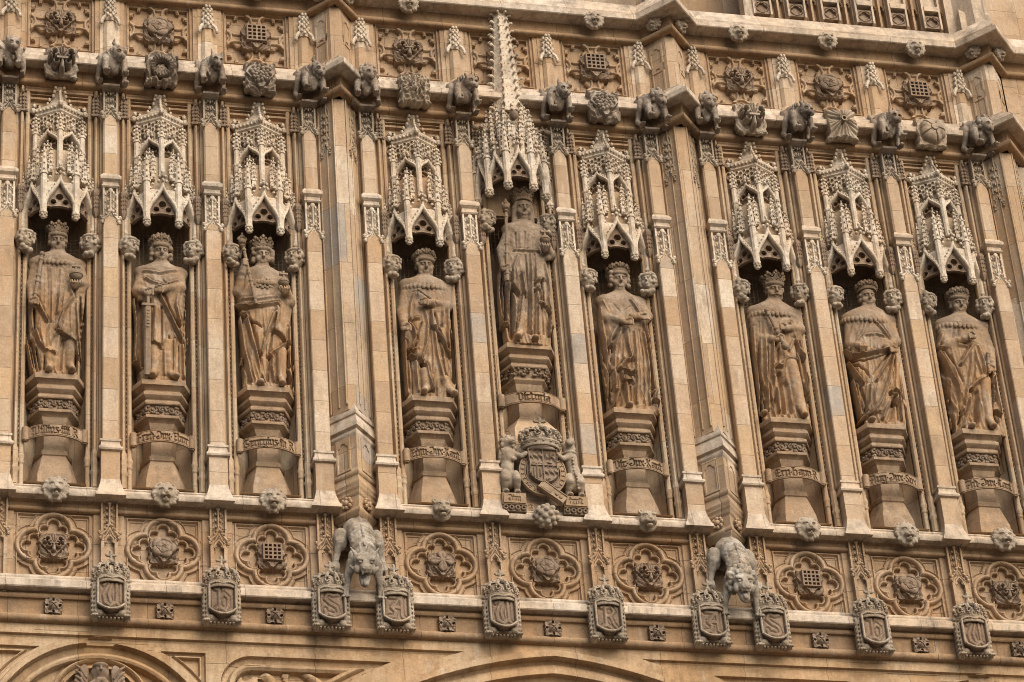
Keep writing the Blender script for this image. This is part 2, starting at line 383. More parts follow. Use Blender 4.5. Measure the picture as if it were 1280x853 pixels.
def bumpy(X, Z, f, seed):
    r = np.random.RandomState(seed); h = 0
    for i in range(5):
        a = r.uniform(0, math.pi); p = r.uniform(0, 6, 2); q = f * r.uniform(.6, 1.6)
        h = h + np.sin(q * (X * math.cos(a) + Z * math.sin(a)) + p[0] + 1.3 * np.sin(q * .6 * (Z * math.cos(a) - X * math.sin(a)) + p[1]))
    return np.clip(.5 + h * .22, 0, 1)
# ================================================================ the setting and the facade
P = 1.6; G = 0.5959; GP = (3 + G) * P
BAYS = [(g, b, g * GP + b * P) for g in (-1, 0, 1) for b in (-1, 0, 1)]
PILS = [(g, b, g * GP + b * P) for g in (-1, 0, 1) for b in (-1.5, -.5, .5, 1.5)]
TURX = [(k - 1.5) * GP for k in range(4)]
GZ = -25.3
gm = MB(); gm.add([(-900, -1200, GZ), (900, -1200, GZ), (900, 4, GZ), (-900, 4, GZ)], [(0, 1, 2, 3)])
tag(gm.build('ground', 'paving'), kind='structure')

facade = thing('gothic_facade', 'tall honey-coloured stone front wall carved with pilasters, niches, quatrefoil panels and string courses', 'facade', (0, 0, GZ))
def F(mb, name, mat, sharp=38, off=(0, 0, 0)):
    return mb.build(name, mat, facade, (off[0], off[1], off[2] - GZ), sharp)
def FL(name, me, mat, off=(0, 0, 0)):
    return link(name, me, mat, facade, (off[0], off[1], off[2] - GZ))
b = MB(); b.box(-16, 16, .95, 3.4, GZ, 15.5); F(b, 'wall', 'ashlar')
b = MB(); b.box(-16, 16, .26, .96, -1.32, .99); F(b, 'frieze_wall', 'frieze')
b = MB(); b.box(-16, 16, .26, .96, 8.42, 11.4); F(b, 'upper_frieze_wall', 'frieze')
b = MB(); b.box(-16, 16, .2, .96, GZ, -2.75); F(b, 'lower_wall', 'ashlar')
for sx in (-1, 1):
    b = MB(); b.box(min(sx * 8.95, sx * 16), max(sx * 8.95, sx * 16), -.02, .96, .99, 8.42); F(b, 'end_wall', 'ashlar')

for t in [(k - 1.5) * 3.5959 * 1.6 for k in range(4)]:
    b = MB(); b.box(t - .36, t + .36, .06, .27, -.86, .99); F(b, 'gargoyle_recess', 'frieze')
    b = MB(); b.box(t - .36, t + .36, .0, .27, 9.15, 10.47); F(b, 'turret_backing', 'frieze')
for sx in (-1, 1):
    b = MB(); b.box(min(sx * 8.9, sx * 16), max(sx * 8.9, sx * 16), .0, .27, -.86, .99); F(b, 'end_wall', 'frieze')
    b = MB(); b.box(min(sx * 8.9, sx * 16), max(sx * 8.9, sx * 16), .0, .27, 9.15, 10.47); F(b, 'end_wall', 'frieze')
def plan(proj, turret=True):
    p = [(-16, -proj)]
    for t in TURX:
        if turret: p += [(t - .40, -proj), (t, -.44 - proj), (t + .40, -proj)]
    return p + [(16, -proj)]

# string courses ------------------------------------------------
def arc(cx, cz, r, a0, a1, n=6): return [(cx + r * math.cos(R(a0 + (a1 - a0) * i / n)), cz + r * math.sin(R(a0 + (a1 - a0) * i / n))) for i in range(n + 1)]
# lower cornice: roll, deep cove, nose, weathering
flat = [(-16, 0), (16, 0)]
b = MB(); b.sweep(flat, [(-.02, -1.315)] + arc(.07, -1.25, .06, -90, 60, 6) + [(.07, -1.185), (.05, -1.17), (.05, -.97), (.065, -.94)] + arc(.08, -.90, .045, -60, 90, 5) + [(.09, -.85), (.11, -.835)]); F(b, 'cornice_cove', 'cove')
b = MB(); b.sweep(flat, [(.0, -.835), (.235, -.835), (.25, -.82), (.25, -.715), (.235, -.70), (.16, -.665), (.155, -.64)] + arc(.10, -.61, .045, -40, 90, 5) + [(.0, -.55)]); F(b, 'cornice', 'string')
# string course under the niches, in lengths between pilasters
def between():
    out = []
    for g in (-1, 0, 1):
        for q in (-1.5, -.5, .5): out.append((g * GP + q * P + .12, g * GP + (q + 1) * P - .12))
    return out
for x0, x1 in between():
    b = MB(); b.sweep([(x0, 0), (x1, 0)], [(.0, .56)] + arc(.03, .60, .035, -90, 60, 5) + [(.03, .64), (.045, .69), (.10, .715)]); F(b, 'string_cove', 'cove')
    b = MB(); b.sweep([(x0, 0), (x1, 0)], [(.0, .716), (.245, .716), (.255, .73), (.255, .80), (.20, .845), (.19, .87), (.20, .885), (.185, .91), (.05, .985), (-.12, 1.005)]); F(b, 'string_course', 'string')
# string course over the canopies, carried round the turrets
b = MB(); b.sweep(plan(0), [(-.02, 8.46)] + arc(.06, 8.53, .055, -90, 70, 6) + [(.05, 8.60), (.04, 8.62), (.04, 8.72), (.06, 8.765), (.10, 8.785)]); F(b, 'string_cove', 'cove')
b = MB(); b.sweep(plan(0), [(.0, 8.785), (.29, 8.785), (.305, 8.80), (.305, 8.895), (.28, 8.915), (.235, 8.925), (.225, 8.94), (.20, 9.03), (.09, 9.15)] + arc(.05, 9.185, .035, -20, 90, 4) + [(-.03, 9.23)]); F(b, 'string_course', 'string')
# cornice over the upper panels
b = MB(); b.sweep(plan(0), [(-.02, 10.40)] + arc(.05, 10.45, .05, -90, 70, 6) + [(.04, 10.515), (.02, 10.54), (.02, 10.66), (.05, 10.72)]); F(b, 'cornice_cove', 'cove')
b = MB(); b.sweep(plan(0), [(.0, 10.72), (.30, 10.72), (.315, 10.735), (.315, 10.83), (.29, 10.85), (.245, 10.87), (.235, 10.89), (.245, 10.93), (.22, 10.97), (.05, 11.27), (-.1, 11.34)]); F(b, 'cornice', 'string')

# quatrefoil panels ---------------------------------------------
def mould(d, prof):
    """height as a function of distance: piecewise"""
    xs, hs = zip(*prof); return np.interp(d, xs, hs)
def frame_d(X, Z, h): return np.maximum(np.abs(X), np.abs(Z)) - h
def quatre(X, Z):
    a, r = .262, .262
    lob = [(0, a), (0, -a), (a, 0), (-a, 0)]
    d = np.min([circ(X, Z, cx, cz, r) for cx, cz in lob], 0)
    fr = frame_d(X, Z, .575)
    H = np.full(X.shape, -.07)
    # spandrel sunk triangles and square frame
    H = np.maximum(H, mould(-fr, [(-.1, 0), (0, 0), (.004, -.03), (.035, -.035), (.04, -.005), (.055, -.005), (.06, -.05), (.09, -.055)]) * (fr > -.09) + -9 * (fr <= -.09))
    H = np.maximum(H, np.where(np.abs(d - .055) < .045, -.02 - .02 * (np.abs(d - .055) < .03), -9))
    # outer roll ring
    ring = np.sqrt(np.clip(1 - (d / .036) ** 2, 0, 1)); H = np.maximum(H, np.where(np.abs(d) < .036, -.03 + .065 * ring, -9))
    inner = d < -.036
    H = np.where(inner, -.105, H)
    # cusped foils inside every lobe
    for k, (cx, cz) in enumerate(lob):
        u, v = (X, Z * np.sign(cz)) if cz else (Z, X * np.sign(cx))
        inl = circ(X, Z, cx, cz, r) < -.036
        fo = np.min([circ(u, v, 0, .375, .072), circ(u, v, -.125, .275, .062), circ(u, v, .125, .275, .062)], 0)
        fo = np.minimum(fo, np.maximum(np.abs(u) - .075, np.abs(v - .2) - .14)); fo = np.minimum(fo, v - .20)
        cus = inl & (fo > 0)
        H = np.where(cus, -.035 + .02 * np.exp(-((fo - .02) / .012) ** 2) - .03 * np.exp(-((fo - .05) / .012) ** 2), H)
    return H
QM = relief('quatrefoil_panel', -.70, .70, -.62, .66, .0075, lambda X, Z: quatre(X, Z), skirt=.27)
def upper(X, Z):
    """square of flowing tracery: four diagonal lobes, cusps and daggers"""
    fr = np.maximum(np.abs(X) - .56, np.abs(Z) - .585)
    u, v = np.abs(X), np.abs(Z)
    H = np.full(X.shape, -.045)
    rib = np.min([np.abs(np.hypot(u - .31, v - .325) - .255), np.where(u > v, np.abs(np.hypot(u - .60, v) - .20), 9), np.where(v >= u, np.abs(np.hypot(u, v - .63) - .20), 9)], 0)
    H = np.where(rib < .022, -.045 + .04 * np.sqrt(np.clip(1 - (rib / .022) ** 2, 0, 1)), H)
    q = np.maximum(np.abs(u - .435) - .088, np.abs(v - .46) - .082)
    fo = np.min([q, np.hypot(u - .20, v - .43) - .092, np.hypot(u - .41, v - .205) - .092, np.hypot(u - .29, v - .30) - .125], 0)
    dag = np.minimum(np.hypot((u - .50) / .8, v / .7) - .05, np.hypot(u / .7, (v - .53) / .8) - .05)
    fo = np.where(rib < .02, 9, np.minimum(fo, dag))
    H = np.where(fo < 0, -.125, np.where(fo < .014, -.06, H))
    H = np.where(fr > -.085, mould(-fr, [(-.1, 0), (0, 0), (.004, -.035), (.03, -.04), (.036, -.01), (.05, -.01), (.056, -.06), (.082, -.065)]), H)
    return H
UM = relief('tracery_panel', -.70, .70, -.66, .62, .0075, upper, skirt=.27)

# emblems --------------------------------------------------------
def leafy(X, Z, seed, f=16):
    r, a = np.hypot(X, Z), np.arctan2(Z, X)
    s = np.sin(5 * a + 3 * np.sin(9 * r + seed)) * np.sin(f * r + 2 * np.sin(3 * a + seed))
    return np.clip(.5 + .38 * s + .3 * (bumpy(X, Z, f * 1.3, seed) - .5), 0, 1)
def rose(X, Z, rot=0.0):
    r, a = np.hypot(X, Z) + 1e-6, np.arctan2(Z, X) + rot
    p1 = .78 + .16 * np.abs(np.cos(2.5 * a)); o = np.sqrt(np.clip(1 - (r / p1) ** 4, 0, 1)) * (.55 + .3 * np.abs(np.cos(2.5 * a)) ** .6)
    p2 = .46 + .10 * np.abs(np.sin(2.5 * a)); i = np.sqrt(np.clip(1 - (r / p2) ** 4, 0, 1)) * (.75 + .3 * np.abs(np.sin(2.5 * a)) ** .6)
    c = np.sqrt(np.clip(1 - (r / .2) ** 2, 0, 1)) * .5 + .8 * (r < .2)
    o = o - .25 * np.exp(-((r - p2 - .04) / .05) ** 2) * (r > p2)
    return np.maximum(np.maximum(o, i), c * (1 - .2 * (np.minimum(np.abs(X - Z), np.abs(X + Z)) < .03)))
def fleur(X, Z):
    u = np.abs(X)
    lance = u - .25 * np.sin(np.clip((Z + .15) / 1.07, 0, 1) ** .75 * math.pi) ** 1.0; lance = np.where((Z > -.15) & (Z < .92), lance, 9)
    body = np.clip(-lance / .15, 0, 1) ** .6 * (1 - .25 * np.exp(-(u / .035) ** 2))
    rr = np.hypot(u - .46, Z - .16); ang = np.arctan2(Z - .16, .46 - u)            # volutes curling out and down round a drilled eye
    ring = np.where((ang > -1.3) | (ang < -2.9) | (u < .46), np.clip(1 - ((rr - .22) / .115) ** 2, 0, 1) ** .5, 0)
    tail = np.clip(1 - (seg(u, Z, [(.12, -.14), (.24, .10), (.30, .30)]) / .10) ** 2, 0, 1) ** .5
    tip = np.clip(1 - (np.hypot(u - .66, Z + .02) / .13) ** 2, 0, 1) ** .5
    band = np.where((np.abs(Z + .24) < .075) & (u < .34), 1.05, 0)
    foot = np.clip(1 - (seg(u, Z, [(.0, -.32), (.0, -.76)]) / (.13 + .08 * np.clip(-Z - .3, 0, 1))) ** 2, 0, 1) ** .5
    low = np.clip(1 - (np.abs(np.hypot(u - .34, Z + .36) - .15) / .075) ** 2, 0, 1) ** .5 * (Z < -.30)
    return np.max([body, ring, tail, tip, band, foot, low * .9], 0) * np.where(rr < .09, 0, 1)
def portc(X, Z):
    fx = np.abs(((X / .30) + .5) % 1 - .5) * .30; fz = np.abs(((Z / .30) + .5) % 1 - .5) * .30
    ins = (np.abs(X) < .66) & (np.abs(Z) < .66)
    return np.where(ins, np.where((fx < .062) | (fz < .062), 1.0 + .06 * (fz < .062), 0.0), 0)
def diam(X, Z):
    r, a = np.hypot(X, Z) + 1e-6, np.arctan2(Z, X)
    l4 = np.clip(1 - (r / (.35 + .58 * np.abs(np.cos(2 * a)) ** .7)) ** 3, 0, 1) ** .5 * (.6 + .3 * np.abs(np.sin(4 * a)))
    return np.maximum(l4, np.sqrt(np.clip(1 - (r / .3) ** 2, 0, 1)))
EMB = {'rose': rose, 'fleur': fleur, 'portcullis': portc, 'flower': diam}
EMBN = {'rose': 'a double rose', 'fleur': 'a fleur-de-lis', 'portcullis': 'a portcullis', 'flower': 'a four-petalled flower'}
def emblem_fn(kind, w, hgt, seed):
    def fn(X, Z):
        x, z = X / w, Z / w
        r, a = np.hypot(x, z) + 1e-6, np.arctan2(z, x)
        sq = np.maximum(np.abs(x), np.abs(z + .02)) - .84 + .05 * np.abs(np.sin(6.5 * x + 1)) * (np.abs(z) > .6) + .05 * np.abs(np.sin(6.5 * z)) * (np.abs(x) > .6)
        heart = np.where(z > .1, np.hypot(np.maximum(np.abs(x) - .30, 0), (z - .1) * .85) - .56, np.abs(x) * .80 - .80 * (z + .98) * .74)
        heart = heart + .035 * np.abs(np.sin(9 * a))
        tilt = .42 + .22 * np.clip(.5 - z, 0, 1.3)                   # the heart leans out at its foot
        if kind == 'portcullis': core, pad = portc(x * 1.18, z * 1.18 - .16), np.maximum(np.abs(x), np.abs(z - .13)) - .57
        else: core, pad = EMB[kind](x * 1.30, z * 1.30 - .16), np.full(x.shape, 9.)
        H = .10 + .42 * leafy(x, z, seed, 13) * (1 - .5 * sstep(-.12, 0, sq))
        ed = sstep(0, .10, -heart)
        H = np.where(heart < 0, tilt - .10 + .10 * (1 - ed) + .06 * np.abs(np.sin(11 * a)) * (r > .45), H)
        if kind == 'portcullis': H = np.where(pad < 0, np.where(core > .1, .86, .22), H)
        else: H = np.where(core > .10, tilt + .08 + .40 * core, H)
        return np.where((sq < 0) | (heart < 0) | (pad < 0), hgt * H, -.13)
    return fn
EMESH = {}
def emblem_mesh(kind, up):
    k = (kind, up)
    if k not in EMESH: EMESH[k] = relief('emblem', -.31, .31, -.31, .31, .0062, emblem_fn(kind, .30 if up else .255, .17 if up else .15, len(EMESH) * 7 + 1), skirt=.14)
    return EMESH[k]
LOWK = ['fleur', 'rose', 'portcullis', 'flower', 'rose', 'fleur', 'portcullis', 'rose', 'fleur']
UPK = ['fleur', 'rose', 'portcullis', 'fleur', 'rose', 'portcullis', 'fleur', 'rose', 'portcullis']
def order(i): return ('left', 'centre', 'right')[i // 3]
for i, (g, bb, x) in enumerate(BAYS):
    p = FL('quatrefoil_panel', QM, 'frieze', (x, 0, 0)); p['label'] = 'sunk square panel with a cusped quatrefoil round ' + EMBN[LOWK[i]]
    tag(link('emblem', emblem_mesh(LOWK[i], 0), 'carved', p, (0, .02, -.01)), 'carved ' + EMBN[LOWK[i]][2:] + ' on leaves')
    p = FL('tracery_panel', UM, 'frieze', (x, 0, 9.86)); p['label'] = 'deep square panel of flowing tracery behind ' + EMBN[UPK[i]]
    tag(link('emblem', emblem_mesh(UPK[i], 1), 'carved', p, (0, .0, -.02)), 'carved ' + EMBN[UPK[i]][2:] + ' on leaves')

# niches: jambs, curved back, ceiling -----------------------------
half = [(.452, .10), (.452, .05)] + [(.49 - .036 * math.cos(R(a)), .045 - .036 * math.sin(R(a))) for a in (0, 45, 90, 135, 180)] + \
       [(.53, .11), (.545, .11), (.552, .02), (.558, -.02), (.575, -.045), (.597, -.045), (.612, -.02), (.622, .035), (.642, .035), (.648, -.005), (.70, -.005)]
def wallstrip(pts, z0, z1):
    """vertical wall following a plan polyline, facing -y for paths running +x"""
    b = MB(); n = len(pts); V = [(x, y, z0) for x, y in pts] + [(x, y, z1) for x, y in pts]
    return b.add(V, [(i, i + 1, n + i + 1, n + i) for i in range(n - 1)])
def nback(d): return [(.45 * math.cos(R(180 - a)), .13 + d * math.sin(R(a))) for a in np.linspace(0, 180, 17)]
NB = MB(); NB.loft([[(x, y, z) for x, y in nback(d)] for d, z in ((.40, .98), (.42, 4.3), (.52, 4.75), (.72, 5.05), (.80, 5.4), (.80, 6.62))], False, False)
NB.add([(-.46, .05, 6.62), (.46, .05, 6.62), (.46, .94, 6.62), (-.46, .94, 6.62)], [(3, 2, 1, 0)])
NB.add([(-.46, -.12, 1.004), (.46, -.12, 1.004), (.46, .94, 1.004), (-.46, .94, 1.004)], [(0, 1, 2, 3)]); NBM = NB.me('niche', 60)
JL = wallstrip([(-x, y) for x, y in half[::-1]], 1.0, 8.46); JR = wallstrip(half, 1.0, 8.46)
for sx, w in ((-1, JL), (1, JR)):
    # bases of the two jamb shafts
    w.lathe((sx * .49, .045, 0), [(.038, 1.0), (.038, 1.38), (.048, 1.39), (.052, 1.42), (.042, 1.45), (.055, 1.50), (.058, 1.53), (.045, 1.56), (.04, 1.6), (.036, 1.66)], 10)
    w.lathe((sx * .587, -.03, 0), [(.05, 1.0), (.05, 1.22), (.066, 1.25), (.068, 1.28), (.052, 1.31), (.052, 1.38), (.066, 1.43), (.05, 1.46), (.05, 1.62), (.03, 1.66)], 6)
    # bead ornament running up the hollow
    for k in range(46): w.blob((sx * .537, .045, 1.75 + k * .085), (.011, .022, .022))
JLM, JRM = JL.me('niche_jamb', 40), JR.me('niche_jamb', 40)
# panel behind the canopy with its square label and corner circles
def headfn(X, Z):
    u = np.abs(X); top = 8.30 - Z
    H = np.full(X.shape, -.10)
    c = np.min([np.abs(np.hypot(u - .345, Z - 8.06) - .105) - .018, np.abs(np.hypot(u - .36, Z - 7.80) - .085) - .016], 0)
    cin = np.minimum(np.hypot(u - .345, Z - 8.06) - .1, np.hypot(u - .36, Z - 7.80) - .08)
    a = np.arctan2(Z - 8.06, u - .345)
    H = np.where((cin < 0) & (np.hypot(u - .345, Z - 8.06) < .055 + .04 * np.abs(np.cos(2 * a))), -.20, H)
    H = np.where(c < 0, -.055, H)
    H = np.where((u > .46) & (Z < 8.36), -.05, H)
    H = np.where((top < .05) & (top > .0) & (u < .52), -.03, H); H = np.where((top < -.0) & (top > -.03) & (u < .52), -.11, H)
    H = np.where((top < -.03) & (top > -.065) & (u < .53), -.03, H); H = np.where((top < -.065) & (top > -.09), -.08, H)
    H = np.where(top < -.09, -.005, H); H = np.where(top < -.13, .012, H)
    return H
HM = relief('niche_head_panel', -.54, .54, 6.6, 8.48, .0125, headfn, skirt=.95)
def fin_mesh():
    b = MB(); b.box(-.05, .05, -.10, .05, 7.93, 8.27)
    for z in (8.0, 8.07, 8.14, 8.21):
        for sx in (-1, 0, 1): b.blob((sx * .045, -.10 - .02 * (sx == 0), z), (.022, .022, .026))
    for sx in (-1, 1): b.blob((sx * .06, -.1, 7.93), .03)
    b.add([(-.05, -.10, 8.27), (.05, -.10, 8.27), (.05, .05, 8.27), (-.05, .05, 8.27), (0, -.05, 8.36)], [(0, 1, 4), (1, 2, 4), (2, 3, 4), (3, 0, 4)])
    b.tube([(0, -.13, 8.27), (0, -.06, 8.4)], [.02, .012]); return b.me('jamb_finial')
FM = fin_mesh()
def lantern_mesh():
    """little pierced corbel ornament beside each canopy"""
    b = MB(); b.lathe((0, 0, 0), [(.01, 5.93), (.045, 5.99), (.062, 6.05), (.062, 6.36), (.078, 6.385), (.078, 6.41), (.05, 6.46), (.0, 6.52)], 6)
    for z in (6.10, 6.18, 6.26, 6.34):
        for x in (-.035, 0, .035): b.blob((x, -.06, z), (.013, .014, .022))
    return b.me('corbel_ornament')
LM = lantern_mesh()
for g, bb, x in BAYS:
    n = FL('niche', NBM, 'jamb', (x, 0, 0))
    FL('niche_jamb', JLM, 'jamb', (x, 0, 0)); FL('niche_jamb', JRM, 'jamb', (x, 0, 0)); FL('niche_head_panel', HM, 'frieze', (x, 0, 0))
    for s in (-1, 1):
        FL('jamb_finial', FM, 'carved', (x + s * .575, .03, 0)); FL('corbel_ornament', LM, 'carved', (x + s * .585, -.05, 0))

# pilasters -------------------------------------------------------
def crocket_panel(b, z0, z1, w, y, seed=0, n=4):
    """pierced leaf panel: leaf scrolls and dark holes between them"""
    for i in range(n):
        z = z0 + (z1 - z0) * (i + .5) / n; h = (z1 - z0) / n
        for s in (-1, 1):
            b.blob((s * w * .42, y, z + h * .16), (w * .24, .022, h * .26), 0); b.blob((s * w * .78, y - .006, z - h * .22), (w * .17, .02, h * .16), 0)
        b.blob((0, y - .008, z), (w * .22, .026, h * .34), 0)
def gablet(b, w, y, z, h, knob=.05, t=.03):
    """two raking mouldings that meet in a point, with leaf knobs at their feet"""
    for s in (-1, 1):
        b.tube([(s * w, y, z), (s * w * .45, y, z + h * .36), (0, y - .005, z + h)], t, 5)
        b.tube([(s * w * .9, y + .01, z - .07), (s * w * .4, y + .01, z + h * .36 - .075), (0, y + .01, z + h - .085)], t * .55, 5)
        for q in ((.95, -.01), (1.15, .03), (1.05, -.06)): b.blob((s * w * q[0], y - .01, z + q[1]), knob * .72, 0)
        for f in (.35, .65): b.blob((s * w * (1 - f) * .85, y - .02, z + h * f * .9 + .03), knob * .5, 0)
pb = MB()
pb.loft([[(-a, -d, z), (a, -d, z), (a, .1, z), (-a, .1, z)] for a, d, z in ((.225, .32, .725), (.225, .32, .75), (.20, .30, .80), (.185, .29, .84), (.15, .255, .97), (.143, .25, 1.03))])
PIL_FOOT = pb.me('pilaster_foot')
pb = MB(); pb.box(-.138, .138, -.245, .1, 1.02, 1.53)
pb.box(-.118, .118, -.20, .1, 1.75, 5.86, .014)
PIL_SHAFT = pb.me('pilaster_shaft', 30)
pb = MB(); pb.loft([[(-a, -d, z), (a, -d, z), (a, .1, z), (-a, .1, z)] for a, d, z in ((.14, .245, 1.515), (.175, .285, 1.53), (.182, .295, 1.555), (.175, .285, 1.58), (.150, .25, 1.61), (.14, .235, 1.67), (.14, .235, 1.69), (.158, .25, 1.70), (.158, .25, 1.735), (.14, .235, 1.745), (.12, .20, 1.76))])
PIL_CAP = pb.me('pilaster_moulding')
pb = MB(); pb.box(-.118, .118, -.115, .1, 5.8, 6.45); pb.box(-.12, -.092, -.17, -.11, 5.8, 6.45); pb.box(.092, .12, -.17, -.11, 5.8, 6.45); crocket_panel(pb, 5.98, 6.40, .10, -.165, 1, 3); pb.tube([(0, -.185, 6.0), (0, -.19, 6.4)], .014)
for z in (6.37,): pb.ring if False else pb.blob((0, -.19, z), (.04, .02, .05), 1)
gablet(pb, .125, -.20, 5.80, .2, .055, .022)
PIL_GAB = pb.me('pilaster_gablet')
pb = MB(); pb.loft([[(-a, -d, z), (a, -d, z), (a, .1, z), (-a, .1, z)] for a, d, z in ((.12, .18, 6.44), (.14, .20, 6.46), (.14, .20, 6.475), (.125, .185, 6.49), (.125, .185, 6.54), (.16, .235, 6.575), (.165, .24, 6.60), (.165, .24, 6.625), (.118, .165, 6.72))])
PIL_OFF = pb.me('pilaster_offset')
pb = MB(); pb.loft([[(-a, -d + c, z), (-a + c, -d, z), (a - c, -d, z), (a, -d + c, z), (a, .1, z), (-a, .1, z)] for a, d, c, z in ((.112, .16, .025, 6.70), (.112, .16, .025, 7.90))])
PIL_UP = pb.me('pilaster_upper_shaft', 30)
pb = MB(); pb.box(-.11, .11, -.09, .1, 7.88, 8.42); pb.box(-.115, -.088, -.165, -.085, 7.95, 8.42); pb.box(.088, .115, -.165, -.085, 7.95, 8.42)
crocket_panel(pb, 8.0, 8.40, .09, -.145, 2, 3); gablet(pb, .12, -.175, 7.88, .19, .058, .022)
PIL_FIN = pb.me('pilaster_finial_panel')
# the pilaster on the lower frieze, with its own gablet and blind light
pb = MB(); pb.box(-.125, .125, -.05, .05, -.86, .725); pb.box(-.125, -.098, -.105, -.045, .16, .725); pb.box(.098, .125, -.105, -.045, .16, .725); pb.box(-.125, -.075, -.125, -.045, -.86, .16); pb.box(.075, .125, -.125, -.045, -.86, .16)
for s in (-1, 1): pb.tube([(s * .07, -.115, .02), (s * .05, -.115, .1), (0, -.115, .16)], .018); pb.blob((s * .04, -.11, .05), .018)
crocket_panel(pb, .34, .66, .085, -.085, 3, 3); pb.tube([(0, -.11, .3), (0, -.115, .68)], .014); pb.blob((0, -.115, .69), (.03, .025, .035), 1); gablet(pb, .13, -.135, .145, .2, .045, .02)
PIL_LOW = pb.me('frieze_pilaster')
# the slim shaft above the upper string course
pb = MB(); pb.loft([[(-a, -d + .045, z), (-a + .05, -d, z), (a - .05, -d, z), (a, -d + .045, z), (a, .06, z), (-a, .06, z)] for a, d, z in ((.16, .16, 9.15), (.12, .09, 9.28), (.10, .075, 9.30), (.095, .07, 9.95))])
pb.box(-.16, .16, -.012, .05, 9.15, 10.42)
PIL_SLIM = pb.me('upper_shaft', 30)
def finial_mesh():
    b = MB(); b.loft([[(-a, -d, z), (0, -d - a * .5, z), (a, -d, z), (a, .03, z), (-a, .03, z)] for a, d, z in ((.07, .07, 9.93), (.085, .09, 10.0), (.075, .08, 10.2), (.03, .03, 10.42), (.01, .01, 10.5))])
    for i in range(4):
        z = 9.97 + i * .115; w = .095 - i * .012
        for s in (-1, 1):
            b.blob((s * w, -.075, z + .02), (.035, .035, .042), 0); b.blob((s * w * .45, -.125, z + .05), (.03, .03, .036), 0)
        b.blob((0, -.145 + .012 * i, z - .01), (.034, .03, .035), 0)
    for s in (-1, 1): b.tube([(s * .06, -.08, 10.02), (s * .12, -.1, 9.94), (s * .145, -.1, 9.87)], [.03, .034, .03]); b.blob((s * .145, -.1, 9.85), .04)
    return b.me('finial')
FIN = finial_mesh()
for g, q, x in PILS:
    for nm, me, mt in (('pilaster_foot', PIL_FOOT, 'string'), ('pilaster_shaft', PIL_SHAFT, 'ashlar'), ('pilaster_moulding', PIL_CAP, 'string'), ('pilaster_gablet', PIL_GAB, 'pale'),
                       ('pilaster_offset', PIL_OFF, 'string'), ('pilaster_upper_shaft', PIL_UP, 'ashlar'), ('pilaster_finial_panel', PIL_FIN, 'mask'), ('frieze_pilaster', PIL_LOW, 'frieze'), ('upper_shaft', PIL_SLIM, 'ashlar'), ('finial', FIN, 'pale')):
        FL(nm, me, mt, (x, 0, 0))

# the arch zone under the cornice ---------------------------------
def archzone(X, Z):
    u = np.abs(X)
    H = np.full(X.shape, -.055)
    H = np.where(Z > -1.47, .0, H)                                        # fascia under the cornice
    H = np.where((Z <= -1.595), -.03, H)                                    # field of the spandrels
    # label moulding of the great arch
    A = 1.398 + .09 * u + .08 * u * u                                     # depth of hood top below z = 0
    a = -Z - A                                                             # > 0 inside the arch
    field = (a > -.20)
    H = np.where(field, .0, H)
    # side panels: round arch with rings, then the flat-headed panel
    sx = u - 6.67
    c1 = np.hypot(sx, Z + 3.16) - 1.57
    win = (u > 5.02) & (u < 8.25) & ~field
    r_in = np.minimum(np.abs(u - 6.63) - 1.62, 9)
    H = np.where((Z < -1.62) & (Z > -3) & (np.abs(u - 6.67) < 1.55) & (c1 > .10), -.03, H)
    # triangular sunk spandrels
    tri = (Z < -1.66) & (np.abs(u - 6.67) < 1.50) & (c1 > .16)
    tb = np.minimum(np.minimum(-1.66 - Z, 1.50 - np.abs(u - 6.67)), c1 - .16)
    H = np.where(tri, np.interp(tb, [0, .005, .05, .055, .075, .08], [-.03, -.09, -.10, -.05, -.05, -.13]), H)
    H = np.where(c1 < .10, np.interp(-c1, [-.1, .0, .004, .10, .105, .13, .17, .21, .215, .25], [.02, .02, -.10, -.14, -.11, -.06, -.045, -.07, -.15, -.17]), H)
    c2 = np.hypot(sx, Z + 2.50) - .66
    ins = c1 < -.22
    H = np.where(ins, -.19, H)
    H = np.where(ins & (c2 < .07), np.interp(-c2, [-.07, -.035, .0, .004, .05, .055, .09, .1], [-.10, -.05, -.10, -.15, -.13, -.10, -.10, -.20]), H)
    # flat-headed panel between the round arch and the great arch
    q = u - 3.72; cor = np.hypot(np.maximum(q - .75, 0), np.maximum(Z + 2.15, 0)) - .47
    px = np.maximum(cor, -9); inner = (u < 4.95) & (a < -.42)
    db = np.minimum(-cor, (-a - .42) * .95)
    H = np.where(inner & (cor < 0), np.interp(db, [0, .004, .09, .095, .12, .16, .20, .205], [.0, -.10, -.13, -.09, -.045, -.05, -.09, -.17]), H)
    lf = np.where(inner & (db > .22), bumpy(X, Z, 15, 5), 0); H = np.where(inner & (db > .21), -.19 + .10 * np.where(lf > .45, lf, 0), H)
    # small triangle at the great arch's shoulder
    tb2 = np.minimum(np.minimum(-1.50 - Z, -a - .20), u - 1.5)
    H = np.where((tb2 > 0) & (Z > -1.60), -.06, H)
    # great arch hood and reveals
    H = np.where(a > 0, np.interp(a, [0, .004, .12, .125, .17, .20, .30, .36, .365, .42, .5], [.0, .06, .07, -.07, -.10, -.07, -.03, -.02, -.12, -.16, -.16]), H)
    return H
AZ = relief('arch_zone', -9.4, 9.4, -2.75, -1.312, (.0165, .0062), archzone, skirt=.2)
for sx in (-1, 1):
    w = MB(); w.box(min(sx * 9.38, sx * 16), max(sx * 9.38, sx * 16), .0, .25, -2.76, -1.312); F(w, 'end_wall', 'fascia')
FL('arch_spandrels', AZ, 'fascia', (0, -.02, 0))
